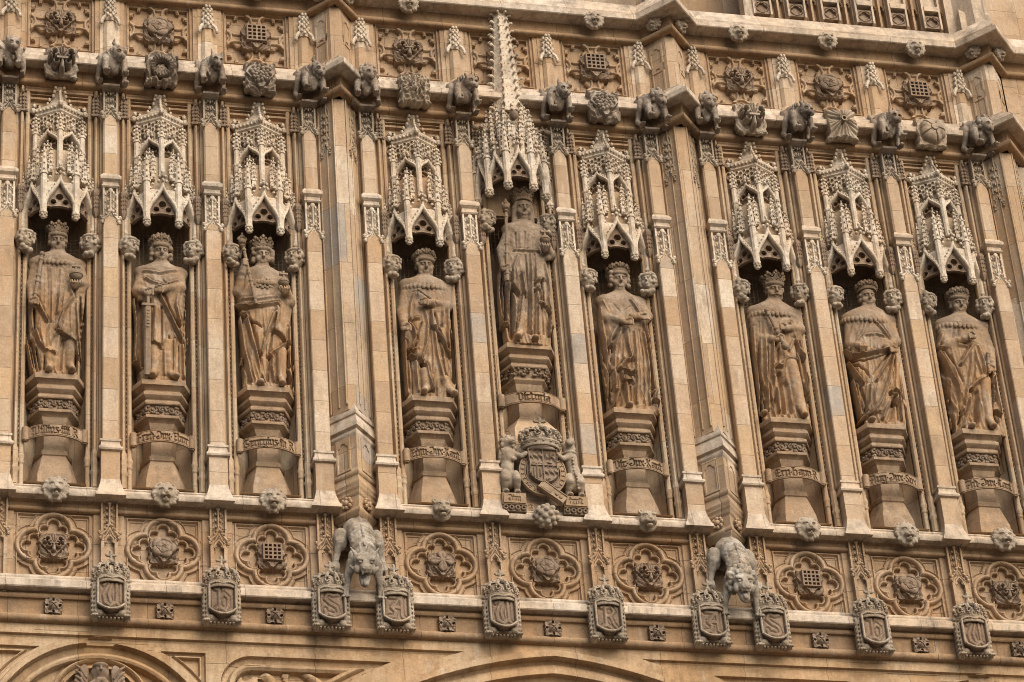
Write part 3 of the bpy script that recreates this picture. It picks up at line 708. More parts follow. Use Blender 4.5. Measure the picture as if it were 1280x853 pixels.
# the angels in the round arches
def angel(sx):
    c = Clay((-.45, -.25, -.5), (.45, .12, .45), .013)
    c.ell((0, -.06, .14), (.085, .09, .11)); c.ring((0, -.06, .2), .085, .03, .02); c.ell((0, -.02, .12), (.13, .08, .13), .03)
    c.ell((0, 0, -.25), (.26, .13, .28), .05); c.cap((0, -.03, -.02), (0, -.04, .06), .06)
    for s in (-1, 1):
        c.ell((s * .27, .02, -.02), (.10, .05, .30), .02, False, (0, s * -12, 0))
        for k in range(7): c.chain([(s * .35, -.01, .24 - k * .085), (s * .28, -.045, .17 - k * .085), (s * .19, -.03, .04 - k * .085)], [.014, .024, .016], .004)
        c.cap((s * .1, -.1, -.2), (s * .03, -.16, -.06), .05, .04)
        c.ell((s * .03, -.145, .15), .014, .005, True)
    c.cap((0, -.15, .16), (0, -.165, .11), .014, .02, .01)
    return c.mesh('angel')
AM = angel(0)
for s in (-1, 1):
    o = link('stone_angel', AM, 'carved', None, (s * 6.67, .02, -2.18)); tag(o, 'small winged stone angel carved inside the round arch at lower ' + ('left' if s < 0 else 'right'), 'angel carving')

# blind window tracery over the right-hand cornice ------------------
wb = MB(); X0, X1, Z0 = 4.58, 8.16, 11.34
wb.box(X0, X1, .18, .3, Z0, 14.5); F(wb, 'window_back', 'frieze')
for nm, x0, x1 in (('window_jamb', X0 - .16, X0), ('window_jamb', X1, X1 + .16)):
    w = MB(); w.box(x0, x1, -.02, .2, Z0 - .1, 14.5); F(w, nm, 'string')
def qblock(X, Z):
    a = np.arctan2(Z, X); r = np.hypot(X, Z)
    d = np.min([circ(X, Z, cx, cz, .055) for cx, cz in ((0, .045), (0, -.045), (.045, 0), (-.045, 0))], 0)
    H = np.where(d < 0, -.05, 0.0); H = np.where((d > .02) & (r < .125) & (r > .11), -.02, H); return H
QB = relief('quatrefoil_block', -.135, .135, -.14, .14, .009, qblock, skirt=.1)
nW = 6
for k in range(nW):
    x = X0 + .17 + .625 * k
    if x > X1 - .1: break
    w = MB(); w.box(x - .17, x - .135, -.06, .2, Z0, 14.5); w.box(x + .135, x + .17, -.06, .2, Z0, 14.5); w.box(x - .13, x + .13, -.075, .2, Z0 + .39, Z0 + .50); w.box(x - .13, x + .13, .02, .2, Z0 + .5, 14.5)
    m_ = F(w, 'mullion', 'string'); link('quatrefoil_block', QB, 'carved', m_, (x, -.03, Z0 + .17))
    w = MB(); xm = x + .3125
    for dx in (-.14, 0, .14): w.box(xm + dx - .018, xm + dx + .018, .05 - .04 * (dx == 0), .2, Z0, 14.5)
    for dx in (-.07, .07):
        for s in (-1, 1): w.tube([(xm + dx + s * .065, .1, Z0 + .42), (xm + dx + s * .05, .1, Z0 + .5), (xm + dx, .1, Z0 + .57)], .02); w.blob((xm + dx + s * .035, .1, Z0 + .46), .02)
        w.box(xm + dx - .06, xm + dx + .06, .1, .2, Z0 + .57, 14.5)
    F(w, 'blind_light', 'frieze')

# ================================================================ turrets
def vplan(w, d, f=0.0, y0=.05):
    return ([(-w, y0), (-w, 0), (-f, -d), (f, -d), (w, 0), (w, y0)] if f else [(-w, y0), (-w, 0), (0, -d), (w, 0), (w, y0)])
def turret(label, x, first=None):
    if first: return dup(first, (x, 0, .60), label)
    t = thing('octagonal_turret', label, 'turret', (x, 0, .60)); o = lambda b, n, m, s=38: b.build(n, m, t, (0, 0, -.60), s)
    def lv(levels, f=0.0): return [[(px * s, py * (s if py < 0 else 1) - (0 if py > 0 else yo), z) for px, py in vplan(.37, .42, f)] for s, yo, z in levels]
    b = MB(); b.loft(lv([(.66, 0, .56), (.78, 0, .62), (.90, 0, .66), (.93, 0, .69), (.90, 0, .72), (.84, 0, .74), (.86, 0, .93)]))
    for s in (-1, 1):
        for k in range(8):
            a = k * math.pi / 4; c0 = np.array([s * .165, -.215, .835]); dr = np.array([.40, s * -.45 * -1, 0]); tx = np.array([s * .66, .75, 0])
            b.blob(c0 + tx * .085 * math.cos(a) + np.array([0, -.02, .075 * math.sin(a)]), .034)
        b.blob(np.array([s * .165, -.235, .835]), (.05, .05, .05), 1)
    o(b, 'rosette_band', 'turret')
    b = MB(); b.loft(lv([(.86, 0, .93), (.92, 0, .95), (.96, 0, .98), (.96, 0, 1.02), (1.0, 0, 1.035), (1.03, 0, 1.06), (1.03, 0, 1.09), (1.06, 0, 1.11), (1.07, 0, 1.14), (1.05, 0, 1.165), (.93, 0, 1.22), (.93, 0, 1.27), (.99, 0, 1.285), (1.03, 0, 1.31), (1.0, 0, 1.345), (.94, 0, 1.37), (.90, 0, 1.45)])); o(b, 'corbel', 'turret')
    b = MB(); b.loft(lv([(.92, 0, 1.35), (.92, 0, 2.0)])); o(b, 'panelled_die', 'turret')
    cusp = plate('blind_panel', -.15, .15, -.30, .30, .0085, lambda X, Z: (np.where(np.maximum(np.abs(X) - .14, np.abs(Z) - .30) < 0, np.maximum(np.maximum(np.abs(X) - .14, np.abs(Z) - .3), -np.minimum(np.maximum(np.abs(X) - .095, np.abs(Z + .05) - .2), np.min([np.hypot(X, Z - .16) - .055, np.hypot(np.abs(X) - .055, Z - .12) - .042], 0))), .05), np.full(X.shape, .016)), .02)
    def facet(me, s, z, w=.925, name='blind_panel', mat='turret', d=.42, hw=.37, f=0.0):
        A = np.array([s * f, -d * w if not f else -d]); B = np.array([s * hw * w, 0]); mid = A * .5 + B * .5; tx = (B - A) * s; ang = math.atan2(tx[1], tx[0])
        ob = link(name, me, mat, t, (mid[0], mid[1], z - .60)); ob.rotation_euler = (0, 0, ang); return ob
    for s in (-1, 1): facet(cusp, s, 1.68)
    b = MB(); b.loft(lv([(.92, 0, 1.96), (.99, 0, 2.0), (1.02, 0, 2.03), (.99, 0, 2.06), (.95, 0, 2.075), (.95, 0, 2.09), (1.12, 0, 2.11), (1.12, 0, 2.18), (.95, 0, 2.33), (1.03, 0, 2.345), (1.05, 0, 2.375), (1.02, 0, 2.41), (.80, 0, 2.56)])); o(b, 'cornice', 'string')
    b = MB(); pl = vplan(.335, .33, .085); b.prism(pl, 2.45, 8.46)
    for s in (-1, 1):   # slender edge rolls on the shaft
        b.tube([(s * .105, -.325, 2.55), (s * .105, -.325, 8.46)], .016); b.tube([(s * .20, -.195, 2.55), (s * .20, -.195, 8.46)], .012); b.tube([(s * .30, -.05, 2.5), (s * .30, -.05, 8.46)], .016)
    b.prism(pl, 9.2, 10.42)
    o(b, 'shaft', 'turret', 30)
    lp = MB(); crocket_panel(lp, 7.68, 8.28, .085, -.008, 0, 4); gablet(lp, .085, -.012, 7.46, .20, .03, .014); lp.tube([(-.085, 0, 7.6), (-.085, 0, 8.25), (-.05, 0, 8.36), (0, 0, 8.40), (.05, 0, 8.36), (.085, 0, 8.25), (.085, 0, 7.6)], .012)
    lpm = lp.me('leaf_panel')
    for s in (-1, 1):
        facet(lpm, s, 0, 1, 'leaf_panel', 'mask', .33, .335, .085); facet(cusp, s, 10.0, 1, 'blind_panel', 'turret', .33, .335, .085); facet(cusp, s, 9.58, 1, 'blind_panel', 'turret', .33, .335, .085)
    b = MB(); b.prism(vplan(.335, .33, .085), 11.25, 14.5)
    for s in (-1, 1): b.prism([(s * .2 - .1, -.2), (s * .2 + .1, -.2), (s * .2 + .1, .05), (s * .2 - .1, .05)], 11.2, 11.65); b.loft([[(s * .2 - .1, -.2, 11.65), (s * .2 + .1, -.2, 11.65), (s * .2 + .1, .05, 11.65), (s * .2 - .1, .05, 11.65)], [(s * .2 - .01, -.02, 11.95), (s * .2 + .01, -.02, 11.95), (s * .2 + .01, .05, 11.95), (s * .2 - .01, .05, 11.95)]])
    o(b, 'upper_stage', 'string', 30)
    # wall strips either side
    b = MB()
    for s in (-1, 1): b.box(min(s * .33, s * .56), max(s * .33, s * .56), .02, .95, .99, 8.46)
    o(b, 'side_strip', 'jamb')
    return t
T0 = None
TL = ['octagonal stone turret shaft at the far left edge, beside the first sceptred king', 'octagonal stone turret shaft above the horned gargoyle', 'octagonal stone turret shaft above the maned lion gargoyle', 'octagonal stone turret at the far right edge, beyond the last king']
reindex()
for x, l in zip(TURX, TL):
    if T0 is None: T0 = turret(l, x); reindex()
    else: turret(l, x, T0)
# ================================================================ canopies
def ogee_v(s, H): return H * (.66 * np.sqrt(np.clip(1 - s * s, 0, 1)) + .34 * np.clip(1 - s, 0, 1) ** 3.2)
def arch_plate(name, w, H, top, rib=.029, res=.0100, tymp=False):
    """ogee-headed arch with crocketed hood rib, cusped head and solid spandrels up to z = top; springs at z = 0"""
    def fn(X, Z):
        s = np.clip(np.abs(X) / (w / 2), 0, 1); vo = ogee_v(s, H)
        pts = [(w / 2 * q, float(ogee_v(np.array(abs(q)), H))) for q in np.linspace(-1, 1, 41)]
        dr = seg(X, Z, pts) - rib
        above = np.maximum(np.maximum(vo - Z, Z - top), np.abs(X) - w / 2)
        cs = np.min([np.hypot(X, Z - .52 * H) - .115 * w, np.hypot(np.abs(X) - .19 * w, Z - .37 * H) - .09 * w, np.hypot(np.abs(X) - .33 * w, Z - .19 * H) - .055 * w, np.maximum(np.hypot(X, Z + .35 * H) - .60 * H, np.abs(X) - .42 * w)], 0)
        tym = np.maximum(np.maximum(Z - vo, np.abs(X) - w / 2), -cs)
        if tymp: return tym, .014 + .022 * np.exp(-(np.clip(-tym, 0, 1) / .014) ** 2)
        d = np.minimum(dr, above)
        return d, np.where(dr < 0, .03 + .035 * np.sqrt(np.clip(-dr / rib, 0, 1)), .022)
    return plate(name, -w / 2, w / 2, -.05, max(H, top) + .05, res, fn, .075)
def pinnacle(b, x, y, z0, z1, z2, w, ph=45, crock=3, knob=.36):
    """shaft z0..z1, gabled cap, crocketed spirelet to z2"""
    r = w * .72
    b.lathe((x, y, 0), [(r, z0), (r, z1 - .03)], 4 if ph == 45 else 8, ph=ph)
    b.lathe((x, y, 0), [(r * 1.25, z1 - .035), (r * 1.3, z1 - .01), (r * 1.05, z1 + .015)], 4 if ph == 45 else 8, ph=ph)
    h = z2 - z1
    b.lathe((x, y, 0), [(r * .98, z1 + .01), (r * .75, z1 + h * .45), (r * .30, z1 + h * .85), (.004, z2)], 4 if ph == 45 else 8, ph=ph)
    for i in range(crock):
        f = (i + .35) / crock; z = z1 + h * f * .86; q = r * (1.2 - .75 * f) + .006
        for a in (-90, -20, 200) if ph != 45 else (-45, 225, -90):
            b.blob((x + q * math.cos(R(a)), y + q * math.sin(R(a)), z + .01), (w * .30 * knob + .008, w * .30 * knob + .008, w * .36 * knob + .01), 0)
    b.blob((x, y, z2), w * .30, 0); b.blob((x, y, z2 - .035), (w * .42, w * .42, w * .2), 0)
    # gablets on the three seen faces
    for a in (-90, 0, 180):
        cx, cy = x + r * .8 * math.cos(R(a)), y + r * .8 * math.sin(R(a)); tx, ty = -math.sin(R(a)), math.cos(R(a))
        b.tube([(cx - tx * w * .55, cy - ty * w * .55, z1 - .04), (cx, cy, z1 + w * 1.0), (cx + tx * w * .55, cy + ty * w * .55, z1 - .04)], .011, 4)
def pendant(b, x, y, z, r=.062):
    b.lathe((x, y, 0), [(.006, z - .13), (r * .55, z - .115), (r * .8, z - .07), (r * .62, z - .05), (r * 1.0, z - .03), (r * 1.05, z - .01), (r * .95, z + .02), (r * .75, z + .03)], 8)
    for a in range(0, 360, 60): b.blob((x + r * .75 * math.cos(R(a)), y + r * .75 * math.sin(R(a)), z - .065), r * .36, 0)
TYM = {}
def arch_on(me, A, B, z, root, H, n, fin, k=.028, name='ogee_arch'):
    A, B = np.array(A, float), np.array(B, float); mid = (A + B) / 2; d = B - A; a = math.atan2(d[1], d[0]); ca, sa = math.cos(a), math.sin(a)
    b = MB(); b.addme(me, lambda V: np.stack([V[:, 0] * ca - V[:, 1] * sa + mid[0], V[:, 0] * sa + V[:, 1] * ca + mid[1], V[:, 2] + z], 1))
    k_ = (round(float(np.linalg.norm(d)), 3), H)
    if k_ not in TYM: TYM[k_] = arch_plate('cusped_tracery', k_[0], H, H, tymp=True)
    o2 = link('cusped_tracery', TYM[k_], 'carved', root, (mid[0] - sa * .055, mid[1] + ca * .055, z - CZ)); o2.rotation_euler = (0, 0, a)
    hood_leaf(b, A, B, z, H, n, fin, k); return b.build(name, 'pale', root, (0, 0, -CZ))
def on_facet(me, name, A, B, z, root, mat, y0=0):
    A, B = np.array(A), np.array(B); mid = (A + B) / 2; d = B - A
    o = link(name, me, mat, root, (mid[0], mid[1] + .01, z - CZ)); o.rotation_euler = (0, 0, math.atan2(d[1], d[0])); return o
def hood_leaf(b, A, B, z, H, n=5, fin=.22, k=.028):
    """crockets and finial climbing the ogee of a facet"""
    A, B = np.array(A), np.array(B); nrm = np.array([(B - A)[1], -(B - A)[0]]); nrm = nrm / np.linalg.norm(nrm) * .035
    for s in (-1, 1):
        for i in range(n):
            q = .92 - .80 * i / n; c = (A + B) / 2 + s * q * (B - A) / 2 + nrm
            b.blob((c[0], c[1], z + float(ogee_v(np.array(q), H)) + .04), (k, k, k * 1.2), 0)
    c = (A + B) / 2 + nrm
    b.tube([(c[0], c[1], z + H), (c[0], c[1], z + H + fin)], [.026, .014], 5)
    for i, f in enumerate((.35, .72)):
        w = .06 - .014 * i
        for dx, dy in ((1, 0), (-1, 0), (0, -1)):
            t = (B - A) / np.linalg.norm(B - A); b.blob((c[0] + t[0] * dx * w + nrm[0] * -dy, c[1] + t[1] * dx * w + nrm[1] * -dy, z + H + fin * f), (.032, .032, .03), 0)
    b.blob((c[0], c[1], z + H + fin + .015), (.032, .032, .036), 0)
CZ = 5.45
def canopy(label):
    t = thing('niche_canopy', label, 'canopy', (0, 0, CZ), 'tabernacle canopies over the statues')
    o = lambda b, n, m='pale', s=38: b.build(n, m, t, (0, 0, -CZ), s)
    a0, a1, a2, a3 = (-.545, .06), (-.25, -.30), (.25, -.30), (.545, .06)
    big = arch_plate('ogee_arch', .50, .66, .60); side = arch_plate('ogee_arch', math.hypot(.295, .36), .62, .56)
    for (A, B), me, H in (((a1, a2), big, .66), ((a0, a1), side, .62), ((a2, a3), side, .62)): arch_on(me, A, B, 5.66, t, H, 5, .25)
    # vault inside
    b = MB(); pl = [(-.52, .1), (-.235, -.26), (.235, -.26), (.52, .1), (.5, .7), (-.5, .7)]
    V = [(x, y, 6.05) for x, y in pl] + [(0, .2, 6.42)]; b.add(V, [((i + 1) % 6, i, 6) for i in range(6)]); o(b, 'vault', 'carved')
    # body behind the gables
    b = MB(); b.loft([[(x * s, y * s + (1 - s) * .05, z) for x, y in ((-.50, .1), (-.225, -.235), (.225, -.235), (.50, .1))] for s, z in ((1, 6.2), (.97, 6.48), (.84, 6.60), (.80, 6.95), (.77, 7.0))])
    o(b, 'body', 'jamb')
    for s in (-1, 1):
        b = MB(); pendant(b, s * .25, -.315, 5.66); pinnacle(b, s * .25, -.315, 5.66, 6.42, 6.98, .075, 22.5, 4); o(b, 'pendant_shaft')
        b = MB(); pendant(b, s * .545, .02, 5.60, .05); pinnacle(b, s * .545, .02, 5.60, 6.30, 6.62, .062, 22.5, 3); o(b, 'outer_pinnacle')
        b = MB(); pinnacle(b, s * .40, -.16, 6.36, 6.40, 6.86, .07, 45, 4); o(b, 'inner_pinnacle'); b = MB(); pinnacle(b, s * .335, -.10, 6.5, 6.68, 7.10, .058, 45, 3); o(b, 'inner_pinnacle')
        b = MB(); pinnacle(b, s * .145, -.27, 6.46, 6.62, 7.02, .06, 45, 4); o(b, 'inner_pinnacle'); b = MB(); pinnacle(b, s * .19, -.2, 6.5, 6.78, 7.14, .055, 45, 3); o(b, 'inner_pinnacle')
        b = MB(); pinnacle(b, s * .46, -.06, 6.3, 6.5, 6.9, .05, 45, 3); o(b, 'inner_pinnacle')
        b = MB()
        for k, (f, z) in enumerate(((.18, 6.20), (.30, 6.12), (.12, 6.34), (.40, 6.02), (.24, 6.30))):        # leaves carved in the spandrels
            b.blob((s * (.25 - f * .0 - .02), -.335, z + .1), (.02, .016, .03)); b.blob((s * (.10 + f * .32), -.33, z + .15), (.028, .02, .024)); b.blob((s * (.29 + f * .45), -.26 + f * .55, z + .06), (.022, .03, .026))
        o(b, 'spandrel_leaves')
        # upper tier outer shafts
        b = MB(); pinnacle(b, s * .365, .0, 6.6, 7.42, 7.80, .065, 22.5, 4, .8); b.lathe((s * .365, 0, 0), [(.052, 7.05), (.062, 7.07), (.062, 7.09), (.05, 7.11)], 8); o(b, 'upper_shaft')
    u0, u1, u2 = (-.34, .02), (0, -.20), (.34, .02)
    up = arch_plate('upper_arch', math.hypot(.34, .22), .30, .27, .026)
    for A, B in ((u0, u1), (u1, u2)):
        arch_on(up, A, B, 7.10, t, .30, 4, .14, .024, 'upper_arch')
    b = MB(); pinnacle(b, 0, -.225, 6.55, 7.38, 7.66, .066, 22.5, 3, .8); o(b, 'centre_shaft')
    b = MB(); b.loft([[(-.31, .2, z), (-.30, .12, z), (0, -.04, z), (.30, .12, z), (.31, .2, z)] for z in (6.9, 7.80)]); o(b, 'back_panel', 'jamb')
    def tracery(X, Z):
        q = np.abs(((X + .185) / .123) % 1 - .5) * .123; z = Z - 7.37
        hole = np.minimum(np.maximum(q - .036, np.abs(z - .09) - .06), np.hypot(q, z - .155) - .036)
        hole = np.min([hole, np.hypot(q, z - .255) - .030, np.hypot(.0615 - q, z - .22) - .022, np.hypot(.0615 - q, z - .315) - .028, np.hypot(q, z - .35) - .022], 0)
        return np.where(hole < 0, -.07, .0 + .018 * np.exp(-(hole / .009) ** 2))
    tm = relief('tracery_stage', -.185, .185, 7.36, 7.80, .0085, tracery, skirt=.08)
    for A, B in ((u0, u1), (u1, u2)): on_facet(tm, 'tracery_stage', A, B, 0, t, 'pale')
    b = MB(); b.sweep([(-.37, .12), (-.36, .03), (0, -.19), (.36, .03), (.37, .12)], [(-.06, 7.76), (.0, 7.76), (.02, 7.78), (.015, 7.81), (.035, 7.84), (.05, 7.87), (.05, 7.90), (.02, 7.93), (-.1, 7.95)])
    for s in (-1, 1):
        for i in range(7): f = (i + .5) / 7; b.blob((s * .385 * f, -.235 + .22 * f, 7.85), (.024, .024, .03), 0)
        b.blob((s * .41, .0, 7.87), (.055, .055, .06), 0); b.blob((s * .395, -.03, 7.95), (.04, .04, .045), 0)
    b.blob((0, -.26, 7.87), (.05, .05, .055), 0); o(b, 'cornice')
    b = MB(); b.loft([[(-.36 * s, .12, z), (-.355 * s, .04, z), (0, -.19 * s + .02 * (1 - s), z), (.355 * s, .04, z), (.36 * s, .12, z)] for s, z in ((1, 7.93), (.62, 8.0), (.42, 8.08), (.31, 8.19), (.27, 8.34))])
    for s in (-1, 1):
        for i in range(6):
            f = 1 - .11 * i; zz = 7.97 + .07 * i; b.blob((s * .33 * f * (.95 if i < 1 else .62 if i < 3 else .45), .02 - .02 * i, zz), (.03, .03, .034), 0)
    for i in range(4): b.blob((0, -.2 + .045 * i, 7.98 + .085 * i), (.03, .03, .036), 0)
    b.lathe((0, .03, 0), [(.09, 8.28), (.11, 8.31), (.115, 8.345), (.085, 8.37), (.0, 8.41)], 8); b.blob((0, -.10, 8.2), (.03, .04, .06), 0); o(b, 'roof')
    return t
def spire_canopy(label):
    """the tall canopy over the queen: five-sided, with a crocketed spire"""
    t = thing('spire_canopy', label, 'canopy', (0, 0, CZ)); o = lambda b, n, m='pale', s=38: b.build(n, m, t, (0, 0, -CZ), s)
    pts = [(-.60, .02), (-.47, -.27), (-.21, -.50), (.21, -.50), (.47, -.27), (.60, .02)]
    z0 = 6.78
    arcs = {}
    for i in range(5):
        A, B = pts[i], pts[i + 1]; w = math.hypot(A[0] - B[0], A[1] - B[1]); H = .68 if i == 2 else .62
        if (round(w, 3), H) not in arcs: arcs[(round(w, 3), H)] = arch_plate('ogee_arch', w, H, H * .88)
        arch_on(arcs[(round(w, 3), H)], A, B, z0, t, H, 5, .30, .03)
    for i, (x, y) in enumerate(pts):
        edge = i in (0, 5)
        b = MB(); pendant(b, x, y - .02, z0 - .02, .075); pinnacle(b, x, y - .02, z0, 7.42 if not edge else 7.3, 7.98 if not edge else 7.75, .082, 22.5, 4); o(b, 'pendant_shaft')
    b = MB(); pl = [(x * .92, y * .92 + .02) for x, y in pts] + [(.5, .7), (-.5, .7)]
    V = [(x, y, 7.15) for x, y in pl] + [(0, .15, 7.55)]; n = len(pl); b.add(V, [((i + 1) % n, i, n) for i in range(n)]); o(b, 'vault', 'carved')
    b = MB(); b.loft([[(x * s, y * s + .02, z) for x, y in pts] for s, z in ((.90, 7.25), (.88, 7.60), (.72, 7.78), (.66, 8.3), (.60, 8.42), (.5, 8.5))])
    o(b, 'body', 'jamb')
    # ring after ring of pinnacles and flying gables
    for k, (s, za, zb, zc, w) in enumerate(((.88, 7.4, 7.72, 8.18, .068), (.70, 7.7, 8.05, 8.52, .066), (.52, 8.0, 8.36, 8.86, .058))):
        q = [np.array(p) * s for p in pts]
        spots = []
        for i in range(5): spots += [q[i] * (1 - f) + q[i + 1] * f for f in ((.25, .75) if k < 1 else (.0, .5))]
        if k: spots.append(q[5])
        for p in spots:
            b = MB(); pinnacle(b, p[0], p[1] - .02, za, zb, zc, w, 45, 4); o(b, 'pinnacle')
        if k:
            b = MB()
            for i in range(5): gx = (q[i] + q[i + 1]) / 2; d = q[i + 1] - q[i]; b.tube([(*(q[i] + (0, -.03)), zb - .22), (*(gx + (0, -.035)), zb + .02), (*(q[i + 1] + (0, -.03)), zb - .22)], .022, 5); b.blob((gx[0], gx[1] - .05, zb + .05), .045, 0)
            o(b, 'gables')
    for s in (-1, 1):       # beasts' heads and knobs reaching sideways
        b = MB(); b.tube([(s * .42, -.18, 8.1), (s * .56, -.2, 8.14), (s * .6, -.22, 8.07)], [.04, .045, .03]); b.blob((s * .60, -.23, 8.08), (.06, .055, .05), 1); o(b, 'knob', 'carved')
    b = MB(); b.blob((0, -.47, 8.22), (.075, .08, .10), 1); b.blob((-.035, -.53, 8.27), .025); b.blob((.035, -.53, 8.27), .025); o(b, 'mask_boss', 'carved')
    # the spire
    z1, z2 = 8.40, 11.02
    def rad(z): return .285 + (.085 - .285) * (z - z1) / (z2 - z1)
    cy = -.10
    b = MB(); b.lathe((0, cy, 0), [(rad(z1), z1), (rad(z2), z2)], 8, ph=22.5)
    b.lathe((0, cy, 0), [(.085, z2 - .02), (.10, z2 + .0), (.17, z2 + .07), (.18, z2 + .15), (.14, z2 + .22), (.10, z2 + .27), (.0, z2 + .33)], 12); 
    nrow = 15
    for i in range(nrow):
        z = z1 + .12 + (z2 - z1 - .2) * i / (nrow - 1); r = rad(z) * 1.04
        for a in range(0, 360, 45):
            if math.sin(R(a + 22.5)) > .4: continue
            c, s_ = math.cos(R(a + 22.5)), math.sin(R(a + 22.5))
            b.tube([(r * c * .92, cy + r * s_ * .92, z - .03), (r * c + .04 * c, cy + r * s_ + .04 * s_, z + .015), (r * c + .065 * c, cy + r * s_ + .065 * s_, z + .005)], [.02, .022, .014], 5)
            b.blob((r * c + .055 * c, cy + r * s_ + .055 * s_, z - .005), (.027, .027, .024), 0)
        for a in (-90, -45, -135):
            for q in (-1, 1): b.blob((rad(z) * .93 * math.cos(R(a)) + q * .03 * (rad(z) / .2) * -math.sin(R(a)), cy + rad(z) * .93 * math.sin(R(a)) + q * .03 * math.cos(R(a)), z + .06), .011, 0)
    o(b, 'spire')
    return t
STAT = ['first king, with sceptre and orb', 'cloaked king leaning on a sword', 'king raising a sceptre', 'capped duke, arm across his chest', 'young queen', 'curly-haired duchess', 'moustached king in a spiky crown', 'bewhiskered duke with gathered robe', 'last duke, one leg bare']
cp = None
for i, (g, bb, x) in enumerate(BAYS):
    if i == 4: continue
    lb = 'pale openwork canopy of pinnacles above the ' + STAT[i]
    if cp is None: cp = canopy(lb); cp.location = (x, 0, CZ + .11); reindex()
    else: dup(cp, (x, 0, CZ + .11), lb)
spire_canopy('tall pale stone canopy whose crocketed spire rises above the young queen').location.z += .10

# ================================================================ pedestals with lettered ribbons
GL = {}
def mn(x, a=.04, b_=.70): return [[(x, a), (x, b_)], [(x - .07, b_ - .0), (x + .06, b_ - .09)], [(x - .06, a + .08), (x + .07, a - .02)]]
o_ = mn(0) + mn(.3) + [[(0, .70), (.3, .66)], [(0, .06), (.3, .02)]]
GL.update({'i': (.12, mn(0) + [[(-.02, .9), (.05, .96)]]), 'l': (.14, mn(0, .04, 1.0)), 'u': (.42, mn(0) + mn(.3) + [[(0, .05), (.3, .12)]]), 'n': (.42, mn(0) + mn(.3) + [[(0, .6), (.3, .7)]]),
 'r': (.3, mn(0) + [[(0, .58), (.16, .72), (.24, .64)]]), 's': (.34, [[(.28, .66), (.06, .70), (.02, .5), (.27, .28), (.24, .04), (0, .03)]]), 'e': (.32, mn(0) + [[(0, .7), (.24, .66), (.22, .42), (0, .34)], [(0, .04), (.26, .12)]]),
 'o': (.42, o_), 'd': (.42, o_ + [[(.3, .66), (.08, 1.0)]]), 'a': (.42, mn(.3) + [[(0, .64), (.3, .7)], [(.3, .42), (.0, .34), (0, .06), (.3, .1)]]), 'g': (.42, mn(0) + mn(.3, -.2) + [[(0, .7), (.3, .66)], [(0, .06), (.3, .06)], [(.3, -.2), (0, -.22)]]),
 'c': (.32, mn(0) + [[(0, .7), (.26, .64)], [(0, .04), (.26, .1)]]), 'b': (.42, mn(0, .04, 1.0) + mn(.3) + [[(0, .6), (.3, .7)], [(0, .04), (.3, .04)]]), 'v': (.42, mn(0, .04, .9) + mn(.3) + [[(0, .05), (.3, .1)]]), 'x': (.4, [[(0, .7), (.3, .02)], [(.3, .7), (0, .02)]]), 't': (.28, mn(0, .04, .92) + [[(-.1, .7), (.2, .7)], [(0, .04), (.2, .1)]]),
 'm': (.68, mn(0) + mn(.28) + mn(.56) + [[(0, .6), (.28, .7)], [(.28, .6), (.56, .7)]]), 'h': (.42, mn(0, .04, 1.0) + [[(0, .6), (.3, .7), (.3, .1), (.18, -.15)]]), 'w': (.68, mn(0, .04, .85) + mn(.28, .04, .8) + mn(.56) + [[(0, .05), (.28, .1)], [(.28, .05), (.56, .1)]]),
 'W': (.8, [[(0, .95), (.06, .5), (0, .12), (.2, .0)], [(.3, 1), (.3, .05)], [(.3, .05), (.6, .1)], [(.6, .95), (.6, .05)], [(-.08, .9), (.2, 1.0)]]), 'R': (.55, mn(0, .0, 1.0) + [[(0, .98), (.34, .9), (.34, .62), (.05, .52)], [(.15, .5), (.42, .0)]]), 'F': (.5, mn(.08, .0, .95) + [[(-.06, .95), (.42, 1.0)], [(-.05, .52), (.36, .52)]]),
 'D': (.62, [[(.08, .9), (.36, 1.0), (.5, .7), (.5, .25), (.3, .02), (.05, .05), (.0, .25), (.2, .35)]]), 'E': (.5, [[(.38, .92), (.1, 1.0), (.0, .75), (.0, .25), (.12, .02), (.42, .1)], [(0, .52), (.34, .55)], [(.16, .95), (.16, .05)]]), 'G': (.58, [[(.42, .92), (.12, 1.0), (0, .7), (0, .25), (.15, .02), (.42, .1), (.46, .4), (.2, .48)], [(.18, .9), (.18, .55)]]),
 'V': (.55, [[(-.05, .9), (.1, 1.0), (.1, .15), (.28, .0), (.42, .2), (.42, .85), (.3, 1.0)]]), 'A': (.58, [[(.0, .95), (.34, 1.0)], [(.42, 1.0), (.42, .02)], [(.36, 1.0), (.05, .35), (.1, .05)], [(.0, .42), (.42, .42)]]), 'H': (.55, mn(0, .0, 1) + [[(0, .55), (.25, .66), (.4, .5), (.38, .1), (.25, -.08)], [(-.08, 1), (.15, .96)]]),
 'S': (.5, [[(.4, .9), (.15, 1.0), (.02, .75), (.38, .35), (.36, .08), (.12, .0), (0, .15)]]), 'K': (.52, mn(0, .0, 1) + [[(.05, .5), (.34, .95)], [(.1, .55), (.4, .02)]]), 'C': (.5, [[(.4, .9), (.14, 1), (0, .72), (0, .28), (.14, .02), (.42, .12)], [(.2, .95), (.2, .08)]]), '.': (.14, [[(0, .36), (.01, .37)]]), ':': (.14, [[(0, .55), (.01, .56)], [(0, .2), (.01, .21)]]), ' ': (.22, [])})
def text_dist(X, Z, s, xc, z0, h, squeeze=1.0, maxw=None):
    tot = sum(GL[c][0] + .1 for c in s) * h * squeeze
    if maxw and tot > maxw: squeeze *= maxw / tot; tot = maxw
    x = xc - tot / 2 + .05 * h * squeeze; d = np.full(X.shape, 9.0)
    for ch in s:
        w, st = GL[ch]
        for poly in st: d = np.minimum(d, seg(X, Z, [(x + px * h * squeeze, z0 + pz * h) for px, pz in poly]))
        x += (w + .1) * h * squeeze
    return d
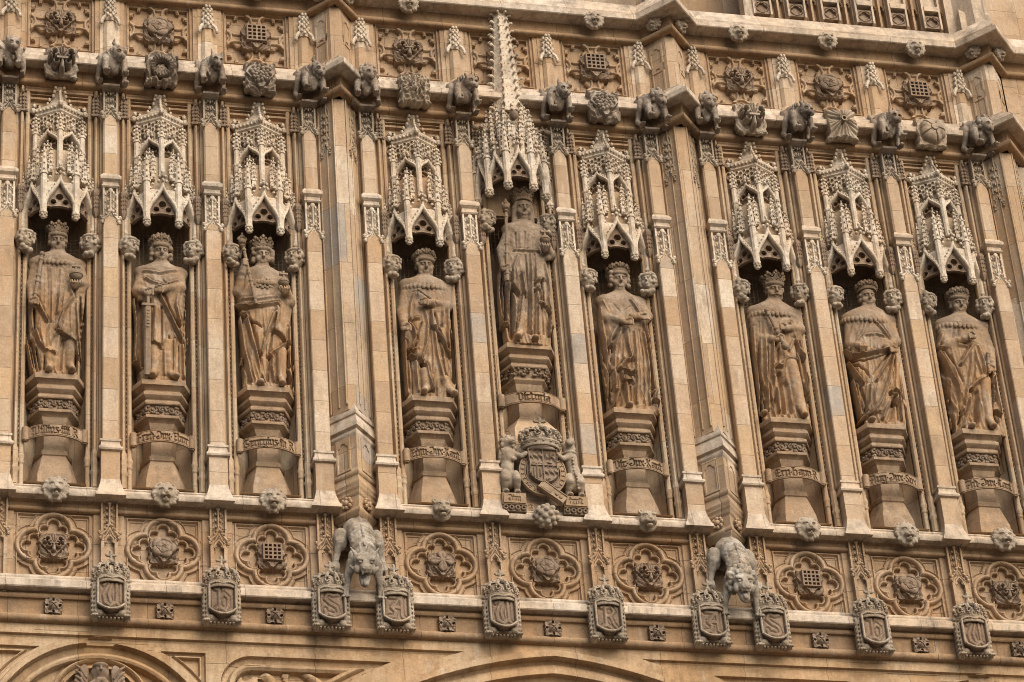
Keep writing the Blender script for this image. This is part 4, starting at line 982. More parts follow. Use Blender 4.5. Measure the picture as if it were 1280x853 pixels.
def ribbon_mesh(text, w=.80, h=.205):
    """scroll carved with blackletter; bowed forward and arched, rolled at both ends"""
    def fn(X, Z):
        d = text_dist(X, Z, text, 0, -.062, .135, 1.0, w - .07)
        H = np.zeros(X.shape); H = np.where(np.abs(np.abs(Z) - h / 2 + .016) < .006, -.008, H)
        return H - .03 * (1 - sstep(.0065, .0115, d))
    def bend(V):
        x, y, z = V[:, 0].copy(), V[:, 1].copy(), V[:, 2].copy(); q = x / (w / 2)
        V[:, 1] = y - .155 * (1 - q ** 2) ** 1.0 + .02 * np.abs(q) ** 6; V[:, 2] = z + .0 * q; return V
    return relief('ribbon', -w / 2, w / 2, -h / 2, h / 2, .0056, fn, skirt=.03, fmap=bend, sharp=30)
def pedestal(label, text, wide=False):
    zb = 1.0 if not wide else 1.0
    t = thing('statue_pedestal', label, 'pedestal', (0, 0, zb), 'lettered pedestals under the statues')
    o = lambda b, n, m='pedestal', s=30: b.build(n, m, t, (0, 0, -zb), s)
    base = [(-.47, .40), (-.47, .22), (-.30, -.11), (.30, -.11), (.47, .22), (.47, .40)]
    def lv(L, off=0.0): return [[(x * s, .40 + (y - .40) * (.12 + .88 * s), z + off) for x, y in base] for s, z in L]
    D = 1.08 if wide else 0.0
    b = MB()
    if not wide: b.loft(lv([(.80, 1.0), (.78, 1.2), (.56, 1.56), (.52, 1.60)]))
    else: b.loft(lv([(.95, 1.0), (.95, 2.42), (.62, 2.70), (.54, 2.74)]))
    o(b, 'base', 'ashlar' if wide else 'pedestal')
    b = MB(); b.loft(lv([(.50, 1.58), (.57, 1.60), (.585, 1.62), (.585, 1.66), (.50, 1.70), (.485, 1.76), (.485, 2.08), (.50, 2.10), (.52, 2.12), (.52, 2.15), (.49, 2.17)], D)); o(b, 'neck')
    if not wide:
        b = MB(); b.loft(lv([(.50, 2.14), (.53, 2.16), (.56, 2.19), (.60, 2.25), (.70, 2.29), (.76, 2.305), (.77, 2.32), (.77, 2.35), (.68, 2.36), (.68, 2.53)])); o(b, 'bell')
        bz0, bz1, sw = 2.365, 2.53, .69
    else:
        b = MB(); b.loft(lv([(.50, 3.22 - D), (.54, 3.24 - D), (.57, 3.26 - D), (.60, 3.37 - D), (.66, 3.40 - D), (.69, 3.42 - D), (.69, 3.45 - D), (.66, 3.47 - D), (.78, 3.70 - D)], D)); o(b, 'bell')
        bz0, bz1, sw = 3.46, 3.72, .72
    pp = [(x * sw, .40 + (y - .40) * (.12 + .88 * sw)) for x, y in base][1:5]
    for i in range(3):      # carved band on the three seen faces
        A, B = np.array(pp[i]), np.array(pp[i + 1]); d = (B - A); L = np.linalg.norm(d); d /= L; nr = np.array([d[1], -d[0]]); b = MB(); m = max(2, int(round(L / .16))); rnd = random.Random(i)
        H = bz1 - bz0
        for k in range(m):
            c = A + d * L * (k + .5) / m; r = H * .36; s = 1 if k % 2 else -1
            for a in range(0, 300, 30):
                aa = R(a * s); rr = r * (1 - a / 520); q = c + d * rr * math.cos(aa) + nr * .012
                b.blob((q[0], q[1], (bz0 + bz1) / 2 + rr * math.sin(aa)), (.026 - a * .00004, .026, .026 - a * .00004), 0)
            b.blob((*(c + nr * .02), (bz0 + bz1) / 2), .024, 0)
            for qd in ((-.42, .36), (.42, -.36), (.42, .36), (-.42, -.36)):
                q = c + d * qd[0] * L / m + nr * .008; b.blob((q[0], q[1], (bz0 + bz1) / 2 + qd[1] * H), (.03, .022, .026), 0)
        o(b, 'carved_band', 'carved')
    b = MB(); top = 2.93 + D
    b.loft(lv([(.69, 2.525), (.80, 2.53), (.82, 2.545), (.82, 2.58), (.80, 2.595), (.75, 2.60), (.75, 2.625), (.87, 2.66), (.895, 2.675), (.895, 2.72), (.87, 2.735), (.83, 2.74), (.83, 2.765), (.96, 2.815), (1.0, 2.825), (1.0, 2.895), (.985, 2.915), (.95, 2.93)], D)); o(b, 'moulded_top')
    # ribbon with rolled ends
    rz = 1.875 + D; w = .80 if not wide else .80
    o2 = link('ribbon', ribbon_mesh(text), 'pedestal', t, (0, -.02, rz - zb)); o2['label'] = 'scroll lettered ' + text
    for s in (-1, 1):
        q = MB(); q.lathe((s * (w / 2 + .012), .0, 0), [(.0, rz - .115), (.02, rz - .115), (.05, rz - .11), (.05, rz + .11), (.02, rz + .115), (0, rz + .115)], 12)
        q.tube([(s * (w / 2 + .012) + .028 * math.cos(a), .0 + .028 * math.sin(a), rz - .118) for a in np.linspace(0, 5.5, 10)], .012, 5)
        q.build('scroll_end', 'pedestal', o2, (0, .02, -rz))
    return t
TEXTS = ['Willius.iiii R', 'Fred.Dux.Ebor', 'Georgius.iv R', 'Edw.Dux.Kant', 'Victoria', 'Vic.Dux.Kant', 'Ern.Hann.R', 'Aug.Dux.Sux', 'Ad.Dux.Cant']
for i, (g, bb, x) in enumerate(BAYS):
    p = pedestal(('pedestal with lettered scroll under the ' + STAT[i].split(' at the')[0]) if i != 4 else 'tallest pedestal, lettered scroll Victoria, behind the coat of arms under the queen', TEXTS[i], i == 4); p.location.x = x
    p.scale = (1.18, 1.22, 1) if i == 4 else (1.06, 1.05, 1)
    p.location.y = -.03 if i == 4 else -.02
reindex()

# bird netting across the mouths of the niches
for i, (g, bb, x) in enumerate(BAYS):
    z0, z1 = (4.85, 5.95) if i != 4 else (5.9, 7.1); b = MB()
    for k in range(14): q = -.43 + .86 * k / 13; b.tube([(q, .26, z0), (q, .27, (z0 + z1) / 2), (q, .26, z1)], .0016, 3, False)
    for k in range(18): z = z0 + (z1 - z0) * k / 17; b.tube([(-.44, .26, z), (0, .272, z), (.44, .26, z)], .0016, 3, False)
    tag(b.build('bird_net', 'net', None, (x, 0, 0)), 'fine bird netting in the niche head behind the ' + STAT[i], 'netting', 'bird nets in the niches')
# statues, measured in metres from the feet: outline rows (z, left, right, depth), folds, limbs, regalia
STATUES = [
{'rows':[(2.146,-0.109,0.121,0.1),(2.086,-0.201,0.159,0.14),(2.023,-0.309,0.283,0.19),(1.898,-0.381,0.362,0.21),(1.668,-0.406,0.384,0.22),(1.424,-0.431,0.443,0.23),(1.176,-0.45,0.427,0.235),(0.862,-0.45,0.406,0.235),(0.552,-0.44,0.391,0.24),(0.244,-0.418,0.393,0.24),(-0.001,-0.397,0.389,0.23)],'f':[([(-0.155,1.869),(-0.129,1.412),(-0.134,0.906)],-1),([(-0.083,1.839),(-0.063,1.347),(-0.071,0.859)],1),([(-0.012,1.881),(0.003,1.353),(-0.027,0.724)],-1),([(0.061,1.834),(0.053,1.427),(0.026,1.005)],1),([(0.124,1.786),(0.11,1.432),(0.062,1.113)],-1),([(-0.31,1.292),(-0.23,1.055),(-0.134,0.854)],2),([(0.192,1.562),(0.251,1.338),(0.097,1.028),(0.026,0.728)],2),([(0.021,0.686),(0.135,0.598),(0.306,0.491),(0.336,0.253)],2.4),([(0.102,0.527),(0.07,0.318),(0.056,0.01)],-4),([(-0.026,0.586),(-0.081,0.444),(-0.093,0.306)],-1.5),([(-0.313,0.702),(-0.236,0.432),(-0.15,0.309),(-0.014,0.271)],2.2),([(-0.285,0.36),(-0.23,-0.011)],-2),([(-0.434,0.503),(-0.347,-0.019)],2),([(-0.364,0.56),(-0.318,0.289),(-0.272,-0.014)],-1.5),([(-0.163,0.232),(-0.168,-0.013)],-2.5),([(0.302,0.267),(0.298,0.021)],-2.5),([(0.366,1.382),(0.383,0.894)],-1.5),([(0.309,1.237),(0.342,0.614)],1),([(-0.33,1.116),(-0.313,0.702)],-2)],'legs':[[(-0.099,0.289),(-0.084,0.034),(-0.101,-0.008)],[(0.21,0.432),(0.205,0.072),(0.248,0.018)]],'arms':[[(-0.319,0.0,1.883),(-0.381,-0.06,1.497),(-0.366,-0.24,1.201)],[(0.333,0,1.892),(0.413,-0.05,1.555),(0.292,-0.25,1.616)]],'hands':[(-0.365,-0.27,1.19,0),(0.287,-0.27,1.58,1)],'head':(0.004,2.324,'short'),'crown':('points',0.002,2.475,0.224,0.283),'collar':(1.909,-0.364,0.347),'items':[('rod',(-0.23,-0.24,2.093),(-0.332,-0.3,1.256),0.028),('orb',(0.291,-0.3,1.736),0.1)],'zf':3.098},
{'rows':[(2.07,-0.115,0.131,0.1),(2.008,-0.255,0.241,0.15),(1.926,-0.328,0.314,0.2),(1.766,-0.384,0.361,0.22),(1.48,-0.437,0.381,0.24),(1.164,-0.426,0.383,0.24),(0.849,-0.415,0.391,0.235),(0.537,-0.416,0.393,0.235),(0.227,-0.417,0.395,0.23),(0.001,-0.395,0.387,0.22)],'f':[([(-0.255,1.959),(-0.023,1.9),(0.241,2.001)],1.5),([(-0.227,1.801),(-0.14,1.719),(0.034,1.662),(0.268,1.788)],2.2),([(0.035,1.769),(0.127,1.67),(0.062,1.594)],-2),([(-0.011,1.464),(0.06,1.276),(0.229,0.868),(0.314,0.694)],2.6),([(0.047,1.504),(0.123,1.281),(0.288,0.943)],-2),([(0.29,1.683),(0.234,1.325),(0.294,1.013)],2),([(0.369,1.69),(0.372,1.195),(0.343,0.738)],-1),([(-0.171,1.398),(-0.15,0.978),(-0.175,0.594)],-2),([(-0.085,1.264),(-0.093,0.913),(-0.112,0.564)],1),([(0.008,1.271),(0.01,0.851),(0.002,0.538)],-2.2),([(-0.175,0.577),(-0.09,0.566),(-0.004,0.52)],2.5),([(-0.096,0.462),(-0.11,0.014)],-4),([(0.039,0.506),(0.049,0.026)],1),([(0.118,0.721),(0.112,0.03)],-2),([(0.198,0.657),(0.187,0.036)],1.6),([(0.27,0.593),(0.272,0.042)],-1.6),([(0.342,0.599),(0.35,0.048)],1.2),([(-0.408,1.449),(-0.36,0.962),(-0.399,0.335)],1.5),([(-0.292,1.388),(-0.3,0.827),(-0.286,0.206)],-3),([(-0.42,0.293),(-0.348,0.264),(-0.277,0.19)],2.2),([(-0.377,0.217),(-0.349,-0.003)],-3),([(-0.343,1.667),(-0.373,1.311),(-0.346,0.824)],-1)],'legs':[[(-0.119,0.477),(-0.11,0.048),(-0.133,-0.008)],[(0.083,0.579),(0.112,0.03),(0.221,0.018)]],'arms':[[(-0.29,0,1.856),(-0.367,-0.06,1.523),(-0.228,-0.25,1.528)],[(0.292,0,1.88),(0.301,-0.14,1.649),(-0.01,-0.29,1.581)]],'hands':[(-0.211,-0.3,1.515,0),(-0.065,-0.3,1.576,0)],'head':(0.004,2.268,'curls'),'crown':('cap',-0.004,2.426,0.239,0.328),'collar':None,'items':[('sword',(-0.2,-0.31,1.449),(-0.218,-0.27,0.006))],'zf':3.088},
{'rows':[(2.149,-0.123,0.099,0.1),(2.096,-0.199,0.181,0.15),(2.002,-0.216,0.274,0.19),(1.832,-0.24,0.358,0.2),(1.632,-0.363,0.411,0.22),(1.498,-0.442,0.442,0.24),(1.152,-0.396,0.426,0.24),(0.836,-0.392,0.422,0.24),(0.522,-0.398,0.421,0.235),(0.21,-0.393,0.42,0.235),(0.004,-0.375,0.419,0.22)],'f':[([(-0.328,1.568),(-0.094,1.534),(0.203,1.611)],1.5),([(-0.316,1.473),(-0.067,1.447),(0.215,1.516)],-1.2),([(-0.441,1.488),(-0.244,1.397),(-0.038,1.414),(0.229,1.488)],2.6),([(-0.349,1.3),(-0.192,1.136),(-0.048,1.024)],-2),([(-0.365,1.228),(-0.319,0.671),(-0.217,0.055)],1.4),([(-0.276,1.271),(-0.199,0.82),(-0.095,0.34),(-0.03,0.034)],1.6),([(-0.192,1.136),(-0.102,0.618),(-0.058,0.067)],-2),([(0.165,1.306),(0.021,0.872),(-0.061,0.516)],1.8),([(0.193,1.273),(0.132,0.986),(0.056,0.56)],-2.2),([(-0.018,1.044),(0.015,0.626),(0.02,0.072)],-1.2),([(0.212,1.416),(0.19,1.166),(0.131,0.95)],2),([(0.132,0.986),(0.241,0.906),(0.354,0.757)],2.2),([(0.354,0.757),(0.189,0.605),(0.06,0.491)],2.4),([(0.118,0.478),(0.096,0.285),(0.13,0.046)],2.2),([(0.054,0.455),(0.031,0.039)],-2),([(0.232,0.573),(0.173,0.36),(0.173,0.049)],-3),([(0.318,0.545),(0.304,0.059)],-3),([(0.408,1.077),(0.384,0.585),(0.397,0.065)],1.5),([(0.299,0.369),(0.355,0.304),(0.392,0.1)],1.5),([(-0.419,1.436),(-0.409,0.803),(-0.42,0.04)],-1.4)],'legs':[[(0.246,0.574),(0.242,0.123),(0.25,0.02)],[(-0.072,0.1),(-0.059,0.015),(-0.089,-0.004)]],'arms':[[(-0.171,0,1.985),(-0.397,-0.08,1.652),(-0.304,-0.26,2.107)],[(0.286,0,1.94),(0.407,-0.08,1.52),(0.353,-0.26,1.72)]],'hands':[(-0.285,-0.28,2.192,2),(0.339,-0.29,1.747,1)],'head':(0.0,2.346,'curls'),'crown':('points',-0.005,2.483,0.22,0.319),'collar':(1.812,-0.191,0.283),'items':[('rod',(-0.311,-0.25,2.595),(-0.12,-0.28,1.443),0.026),('orb',(0.323,-0.29,1.889),0.085),('chain',(0.024,1.786))],'zf':3.078},
{'rows':[(2.174,-0.079,0.146,0.1),(2.101,-0.168,0.234,0.15),(2.03,-0.263,0.361,0.19),(1.87,-0.325,0.427,0.21),(1.616,-0.369,0.424,0.22),(1.291,-0.403,0.417,0.23),(0.969,-0.419,0.397,0.235),(0.686,-0.428,0.374,0.235),(0.37,-0.426,0.382,0.235),(0.126,-0.409,0.388,0.23),(0.002,-0.398,0.41,0.22)],'f':[([(-0.135,1.855),(-0.207,1.633),(-0.245,1.307)],2),([(-0.243,1.343),(-0.102,1.354)],1.5),([(-0.247,1.271),(-0.188,1.133),(-0.168,0.957),(-0.267,0.773)],2),([(-0.06,1.286),(-0.132,1.067),(-0.181,0.815)],-2),([(0.012,1.506),(0.041,1.222),(-0.011,0.828),(-0.097,0.61)],1.6),([(0.118,1.515),(0.116,1.228),(0.281,0.956),(0.357,0.732)],2.2),([(0.161,1.482),(0.218,1.165),(0.367,0.892)],-2),([(0.085,1.476),(0.07,0.834),(0.066,0.341)],-1.4),([(0.145,1.195),(0.152,0.699),(0.237,0.214)],1.5),([(0.208,0.986),(0.256,0.53),(0.322,0.15)],-1.6),([(-0.113,0.591),(-0.03,0.474),(-0.003,0.266),(0.063,0.027)],2.6),([(-0.088,0.505),(-0.044,0.228),(-0.026,0.021)],-4),([(-0.183,0.674),(-0.187,0.323),(-0.174,0.01)],1.2),([(-0.261,0.597),(-0.25,0.248),(-0.248,0.005)],-1.4),([(-0.333,0.945),(-0.342,0.486),(-0.337,-0.001)],1.4),([(-0.385,0.799),(-0.402,-0.006)],-1),([(-0.273,0.667),(-0.187,0.603),(-0.172,0.763),(-0.268,0.755)],2),([(0.308,1.674),(0.302,1.422),(0.269,1.276)],2),([(0.412,1.646),(0.377,1.32),(0.373,0.751)],1.4)],'legs':[[(0.237,0.214),(0.287,0.061),(0.389,0.023)],[(-0.068,0.331),(-0.055,0.036),(-0.087,-0.004)]],'arms':[[(-0.271,0,1.952),(-0.364,-0.05,1.441),(-0.341,-0.22,1.186)],[(0.374,0,1.925),(0.374,-0.12,1.625),(0.021,-0.29,1.669)]],'hands':[(-0.337,-0.26,1.15,0),(-0.034,-0.3,1.665,0)],'head':(0.046,2.343,'whiskers'),'crown':('cap',0.052,2.512,0.192,0.337),'collar':(1.924,-0.329,0.431),'items':[('rod',(-0.072,-0.26,1.904),(0.208,-0.28,1.666),0.018)],'zf':3.1},
{'rows':[(2.194,-0.032,0.213,0.09),(2.128,-0.13,0.323,0.14),(2.048,-0.183,0.364,0.17),(1.842,-0.207,0.374,0.18),(1.661,-0.232,0.341,0.18),(1.431,-0.322,0.417,0.21),(1.172,-0.377,0.453,0.225),(0.842,-0.4,0.458,0.23),(0.514,-0.416,0.444,0.235),(0.225,-0.405,0.434,0.235),(0.001,-0.396,0.392,0.22)],'f':[([(-0.028,2.019),(-0.043,1.682)],-1.6),([(0.047,1.988),(0.033,1.707)],1),([(0.128,2.033),(0.089,1.712)],-1.5),([(0.204,2.002),(0.158,1.718)],1),([(0.272,2.008),(0.214,1.723)],-1.2),([(-0.069,1.662),(0.132,1.66),(0.335,1.685)],2),([(-0.032,1.535),(-0.128,1.269),(-0.155,0.973),(-0.071,0.779)],2.2),([(0.003,1.169),(0.015,0.914),(0.026,0.769)],2.4),([(-0.16,0.827),(-0.135,0.538),(-0.181,0.102)],1.4),([(-0.014,0.729),(-0.068,0.399),(-0.135,0.106)],1.4),([(-0.075,0.724),(-0.111,0.395),(-0.157,0.104)],-1.4),([(0.048,0.734),(-0.006,0.332),(-0.046,0.077)],-1.4),([(0.092,1.546),(0.093,1.14),(0.077,0.628),(0.021,0.046)],-2.2),([(0.188,1.591),(0.164,1.146),(0.082,0.051)],1.8),([(0.251,1.596),(0.215,1.003),(0.134,0.055)],-2),([(0.257,0.86),(0.196,0.06)],1.4),([(0.296,0.572),(0.278,0.066)],-1.4),([(0.226,1.059),(0.352,1.106)],1.8),([(0.21,0.93),(0.303,0.864),(0.295,0.754)],2),([(0.259,0.613),(0.36,0.614),(0.439,0.439),(0.395,0.075)],2),([(0.32,1.085),(0.328,0.793),(0.358,0.577)],-2),([(0.426,1.463),(0.454,1.023),(0.441,0.584)],1.2),([(-0.202,1.006),(-0.242,0.53),(-0.247,0.241),(-0.385,0.23)],1.8),([(-0.274,1.036),(-0.287,0.671),(-0.294,0.309)],-2),([(-0.329,1.252),(-0.369,0.81),(-0.364,0.303)],1.2),([(-0.175,0.825),(-0.227,0.314),(-0.219,-0.008)],-3)],'legs':[[(-0.058,0.327),(-0.093,0.055),(-0.143,-0.002)],[(0.128,0.09),(0.132,0.019)]],'arms':[[(-0.144,0,2.009),(-0.294,-0.04,1.624),(-0.288,-0.22,1.274)],[(0.355,0,2.03),(0.497,-0.05,1.58),(0.436,-0.24,1.705)]],'hands':[(-0.269,-0.26,1.238,0),(0.432,-0.27,1.73,1)],'head':(0.112,2.453,'veil'),'crown':('points',0.113,2.635,0.191,0.346),'collar':None,'items':[('rod',(-0.168,-0.24,2.45),(-0.245,-0.29,1.01),0.026),('orb',(0.436,-0.27,1.873),0.085)],'zf':4.21},
{'rows':[(2.125,-0.066,0.135,0.09),(2.056,-0.222,0.242,0.14),(1.976,-0.298,0.328,0.17),(1.815,-0.356,0.382,0.19),(1.632,-0.384,0.408,0.2),(1.378,-0.407,0.433,0.215),(1.09,-0.407,0.448,0.225),(0.804,-0.408,0.463,0.23),(0.484,-0.406,0.469,0.235),(0.202,-0.394,0.472,0.235),(0.005,-0.381,0.483,0.22)],'f':[([(-0.248,1.995),(-0.191,1.762),(-0.086,1.552)],2.2),([(-0.29,1.864),(-0.292,1.5),(-0.275,0.996),(-0.23,0.643)],1.6),([(-0.363,1.567),(-0.358,0.919),(-0.354,0.279)],-1.2),([(0.206,2.032),(0.313,1.839),(0.385,1.626),(0.444,1.267)],2),([(0.444,1.267),(0.448,0.836),(0.445,0.337)],1.2),([(-0.084,1.917),(-0.004,1.777)],-1),([(0.21,1.904),(0.059,1.782)],-1),([(-0.062,1.482),(-0.172,1.292),(-0.219,1.108)],2),([(-0.003,1.45),(-0.126,1.115),(-0.186,0.788),(-0.198,0.326)],2),([(-0.041,1.375),(-0.178,1.22),(-0.182,1.003)],-2),([(0.072,1.419),(0.072,1.095),(0.11,0.846)],2),([(0.021,1.379),(-0.005,1.089),(-0.063,0.798)],-1.4),([(0.11,0.839),(-0.001,0.802),(-0.122,0.651),(0.114,0.561)],2.4),([(-0.083,0.582),(-0.067,0.424),(0.092,0.418),(0.101,0.578)],2.2),([(-0.026,0.374),(-0.028,0.021)],1.8),([(0.042,0.343),(0.032,0.008)],-2.2),([(-0.075,0.335),(-0.135,0.014)],-3),([(-0.201,0.29),(-0.161,0.223),(-0.227,0.007)],2),([(0.208,1.394),(0.192,0.96),(0.16,0.494),(0.11,0.031)],1.4),([(0.29,1.436),(0.314,1.041),(0.281,0.538),(0.233,0.04)],-1.6),([(0.364,1.406),(0.391,0.975),(0.373,0.545),(0.34,0.047)],1.5),([(0.096,0.524),(0.064,0.028)],-1.2),([(0.392,0.262),(0.49,0.322),(0.397,0.157),(0.498,0.093)],2),([(-0.253,1.07),(-0.255,0.641),(-0.288,0.003)],-1.4),([(0.398,1.119),(0.42,0.548),(0.393,0.051)],-1.4)],'legs':[[(-0.011,0.04),(-0.008,0.002)]],'arms':[[(-0.265,0,1.903),(-0.235,-0.12,1.613),(0.038,-0.27,1.555)],[(0.336,0,1.921),(0.447,-0.1,1.685),(0.187,-0.27,1.665)]],'hands':[(0.099,-0.29,1.549,0),(0.333,-0.27,1.665,3)],'head':(0.03,2.346,'curls'),'crown':('cap',0.033,2.524,0.18,0.347),'collar':None,'items':[],'zf':3.094},
{'rows':[(2.157,-0.068,0.17,0.1),(2.074,-0.206,0.276,0.15),(1.989,-0.325,0.378,0.19),(1.804,-0.391,0.428,0.21),(1.564,-0.419,0.462,0.225),(1.272,-0.428,0.463,0.23),(0.982,-0.424,0.464,0.235),(0.693,-0.421,0.458,0.235),(0.37,-0.415,0.448,0.235),(0.12,-0.407,0.416,0.22),(0.007,-0.395,0.408,0.2)],'f':[([(-0.144,1.772),(-0.174,1.257),(-0.213,0.676),(-0.25,0.102)],1.4),([(-0.224,1.766),(-0.281,1.104),(-0.31,0.383)],-1.3),([(-0.313,1.685),(-0.348,1.172),(-0.356,0.522),(-0.384,0.022)],1.3),([(-0.05,1.632),(-0.054,1.267),(-0.118,0.683),(-0.083,0.328),(-0.087,0.043)],2.2),([(-0.127,1.334),(-0.197,0.677),(-0.179,0.178)],-1.5),([(-0.095,0.613),(-0.114,0.325),(-0.196,0.035)],-1.5),([(0.028,1.236),(-0.008,0.943)],-2),([(-0.03,0.888),(0.047,0.882),(0.092,0.987),(0.183,1.037),(0.302,1.032)],2.2),([(0.306,1.44),(0.205,1.213)],1.5),([(0.299,1.77),(0.354,1.444),(0.446,1.05)],2.2),([(0.344,1.37),(0.336,1.005),(0.377,0.503)],-2),([(0.434,1.45),(0.441,1.013),(0.44,0.436)],1.5),([(-0.014,0.763),(-0.002,0.476),(-0.008,0.048)],-5),([(0.085,0.554),(0.096,0.34),(0.102,0.056)],-4),([(0.354,0.574),(0.38,0.361),(0.34,0.215)],-3),([(0.336,0.304),(0.444,0.365)],2)],'legs':[[(0.187,0.922),(0.227,0.636),(0.258,0.138),(0.316,0.028)],[(-0.261,0.013),(-0.361,-0.047)]],'legr':0.105,'arms':[[(-0.305,0,1.888),(-0.284,-0.06,1.395),(0.002,-0.25,1.409)],[(0.386,0,1.906),(0.435,-0.1,1.633),(0.203,-0.27,1.634)]],'hands':[(0.049,-0.29,1.413,0),(0.182,-0.29,1.643,0)],'head':(0.09,2.347,'moustache'),'crown':('points',0.101,2.489,0.205,0.349),'collar':(1.861,-0.359,0.448),'items':[('rod',(-0.084,-0.27,1.961),(0.144,-0.33,1.282),0.028)],'zf':3.097},
{'rows':[(2.179,-0.021,0.182,0.1),(2.11,-0.167,0.29,0.15),(2.034,-0.307,0.377,0.19),(1.888,-0.379,0.421,0.21),(1.648,-0.418,0.477,0.22),(1.316,-0.443,0.481,0.235),(1.096,-0.435,0.461,0.24),(0.805,-0.417,0.451,0.24),(0.516,-0.412,0.43,0.24),(0.228,-0.4,0.423,0.235),(0.008,-0.387,0.416,0.22)],'f':[([(-0.2,1.852),(-0.295,1.622),(-0.347,1.361)],1.5),([(-0.086,1.86),(-0.198,1.63),(-0.277,1.403)],-1.5),([(0.011,1.868),(-0.101,1.637),(-0.256,1.441)],1.8),([(0.19,1.882),(0.3,1.705),(0.424,1.493)],2),([(0.269,1.87),(0.381,1.638),(0.458,1.459)],-1.2),([(-0.022,1.625),(0.126,1.655),(0.267,1.629)],1.6),([(0.024,1.61),(-0.014,1.386)],-1),([(0.105,1.616),(0.073,1.393)],1),([(0.19,1.604),(0.157,1.418)],-1),([(-0.427,1.355),(-0.318,1.217),(-0.093,1.234),(0.141,1.306),(0.378,1.398)],2.6),([(-0.372,1.176),(-0.14,1.121),(0.093,1.193),(0.37,1.342)],-2),([(-0.379,1.121),(-0.272,0.856),(-0.201,0.681)],1.6),([(-0.301,1.109),(-0.134,0.939),(-0.09,0.797)],-1.6),([(0.365,1.305),(0.205,1.037),(0.012,0.732)],2),([(0.316,1.301),(0.139,1.069),(-0.018,0.857)],-1.6),([(0.392,1.27),(0.247,0.822),(0.035,0.338),(-0.123,0.112)],2),([(0.419,1.236),(0.36,0.83),(0.195,0.349)],-1.4),([(-0.346,0.779),(-0.311,0.349),(-0.292,0.029)],1.4),([(-0.404,0.702),(-0.384,0.272),(-0.376,-0.013)],-1.3),([(-0.239,0.642),(-0.204,0.321),(-0.218,0.105)],-1.3),([(-0.094,0.652),(-0.145,0.289),(-0.239,0.068)],1.2),([(0.393,0.507),(0.294,0.59),(0.222,0.531),(0.337,0.449),(0.292,0.356)],2.4),([(0.243,0.46),(0.174,0.312),(0.08,0.162),(0.021,0.015)],2.2),([(0.259,0.353),(0.201,0.17),(0.133,0.023)],-4),([(0.388,0.47),(0.356,0.038)],1.5),([(0.318,0.322),(0.292,0.034)],-2),([(-0.36,-0.011),(-0.184,0.125),(0.01,0.157)],1.6)],'legs':[[(-0.226,0.051),(-0.296,0.0),(-0.165,0.038)]],'arms':[[(-0.293,0,1.874),(-0.341,-0.08,1.398),(-0.138,-0.24,1.37)],[(0.393,0,1.905),(0.456,-0.08,1.533),(0.284,-0.22,1.409)]],'hands':[(-0.138,-0.28,1.37,1),(0.41,-0.25,1.352,0)],'head':(0.082,2.351,'bald'),'crown':('cap',0.096,2.525,0.191,0.341),'collar':(1.877,-0.387,0.452),'items':[],'zf':3.092},
{'rows':[(2.162,-0.053,0.166,0.1),(2.086,-0.197,0.279,0.15),(2.002,-0.315,0.382,0.19),(1.846,-0.379,0.439,0.21),(1.622,-0.42,0.455,0.22),(1.288,-0.445,0.446,0.23),(0.993,-0.445,0.43,0.235),(0.702,-0.439,0.421,0.235),(0.412,-0.432,0.438,0.235),(0.162,-0.426,0.48,0.225),(0.012,-0.418,0.478,0.2)],'f':[([(-0.27,1.822),(-0.354,1.593),(-0.268,1.526)],1.6),([(-0.054,1.858),(-0.113,1.686),(-0.054,1.542),(0.091,1.534)],2.2),([(-0.007,1.843),(-0.053,1.653),(0.047,1.568)],-1.6),([(0.198,1.598),(-0.02,1.249),(-0.08,1.171)],2),([(0.104,1.517),(-0.046,1.284)],-1.4),([(-0.355,1.482),(-0.272,1.084),(-0.177,0.762),(-0.177,0.256)],1.8),([(-0.284,1.524),(-0.162,1.165),(-0.084,0.842)],-1.5),([(-0.416,1.404),(-0.398,0.892),(-0.348,0.388),(-0.378,-0.009)],1.4),([(-0.401,1.184),(-0.367,0.676),(-0.34,0.029)],-1.3),([(0.176,1.559),(0.1,1.185),(-0.014,0.774),(-0.155,0.293)],1.5),([(0.228,1.582),(0.159,1.152),(0.039,0.705)],-1.4),([(0.215,1.599),(0.223,1.304),(0.266,1.013)],1),([(0.042,0.723),(0.148,0.84),(0.325,0.937)],2.4),([(0.325,0.937),(0.335,1.239),(0.291,1.568)],1.6),([(0.033,0.668),(0.041,0.415),(0.059,0.128)],-3),([(0.018,0.631),(-0.067,0.299),(-0.185,0.004)],1.6),([(0.109,0.637),(0.056,0.272),(0.025,0.018)],-3.5),([(0.453,1.064),(0.419,0.659),(0.348,0.328),(0.499,0.267)],2.2),([(0.377,0.802),(0.322,0.363),(0.29,0.072)],-4),([(0.512,1.031),(0.505,0.593),(0.505,0.303)],1.4),([(0.333,0.237),(0.399,0.152)],-3),([(-0.151,0.619),(-0.193,0.254),(-0.232,0.108)],-2)],'legs':[[(0.275,0.868),(0.241,0.502),(0.224,0.122),(0.299,0.03)],[(-0.05,0.049),(-0.073,0.004)]],'legr':0.095,'arms':[[(-0.292,0,1.895),(-0.248,-0.12,1.546),(0.134,-0.27,1.705)],[(0.397,0,1.919),(0.471,-0.04,1.471),(0.465,-0.18,1.138)]],'hands':[(0.221,-0.29,1.741,0),(0.46,-0.22,1.108,0)],'head':(0.062,2.343,'short'),'crown':('cap',0.08,2.503,0.215,0.352),'collar':(1.892,-0.352,0.44),'items':[('rod',(0.422,-0.22,1.411),(0.391,-0.26,1.023),0.022)],'zf':3.082}]
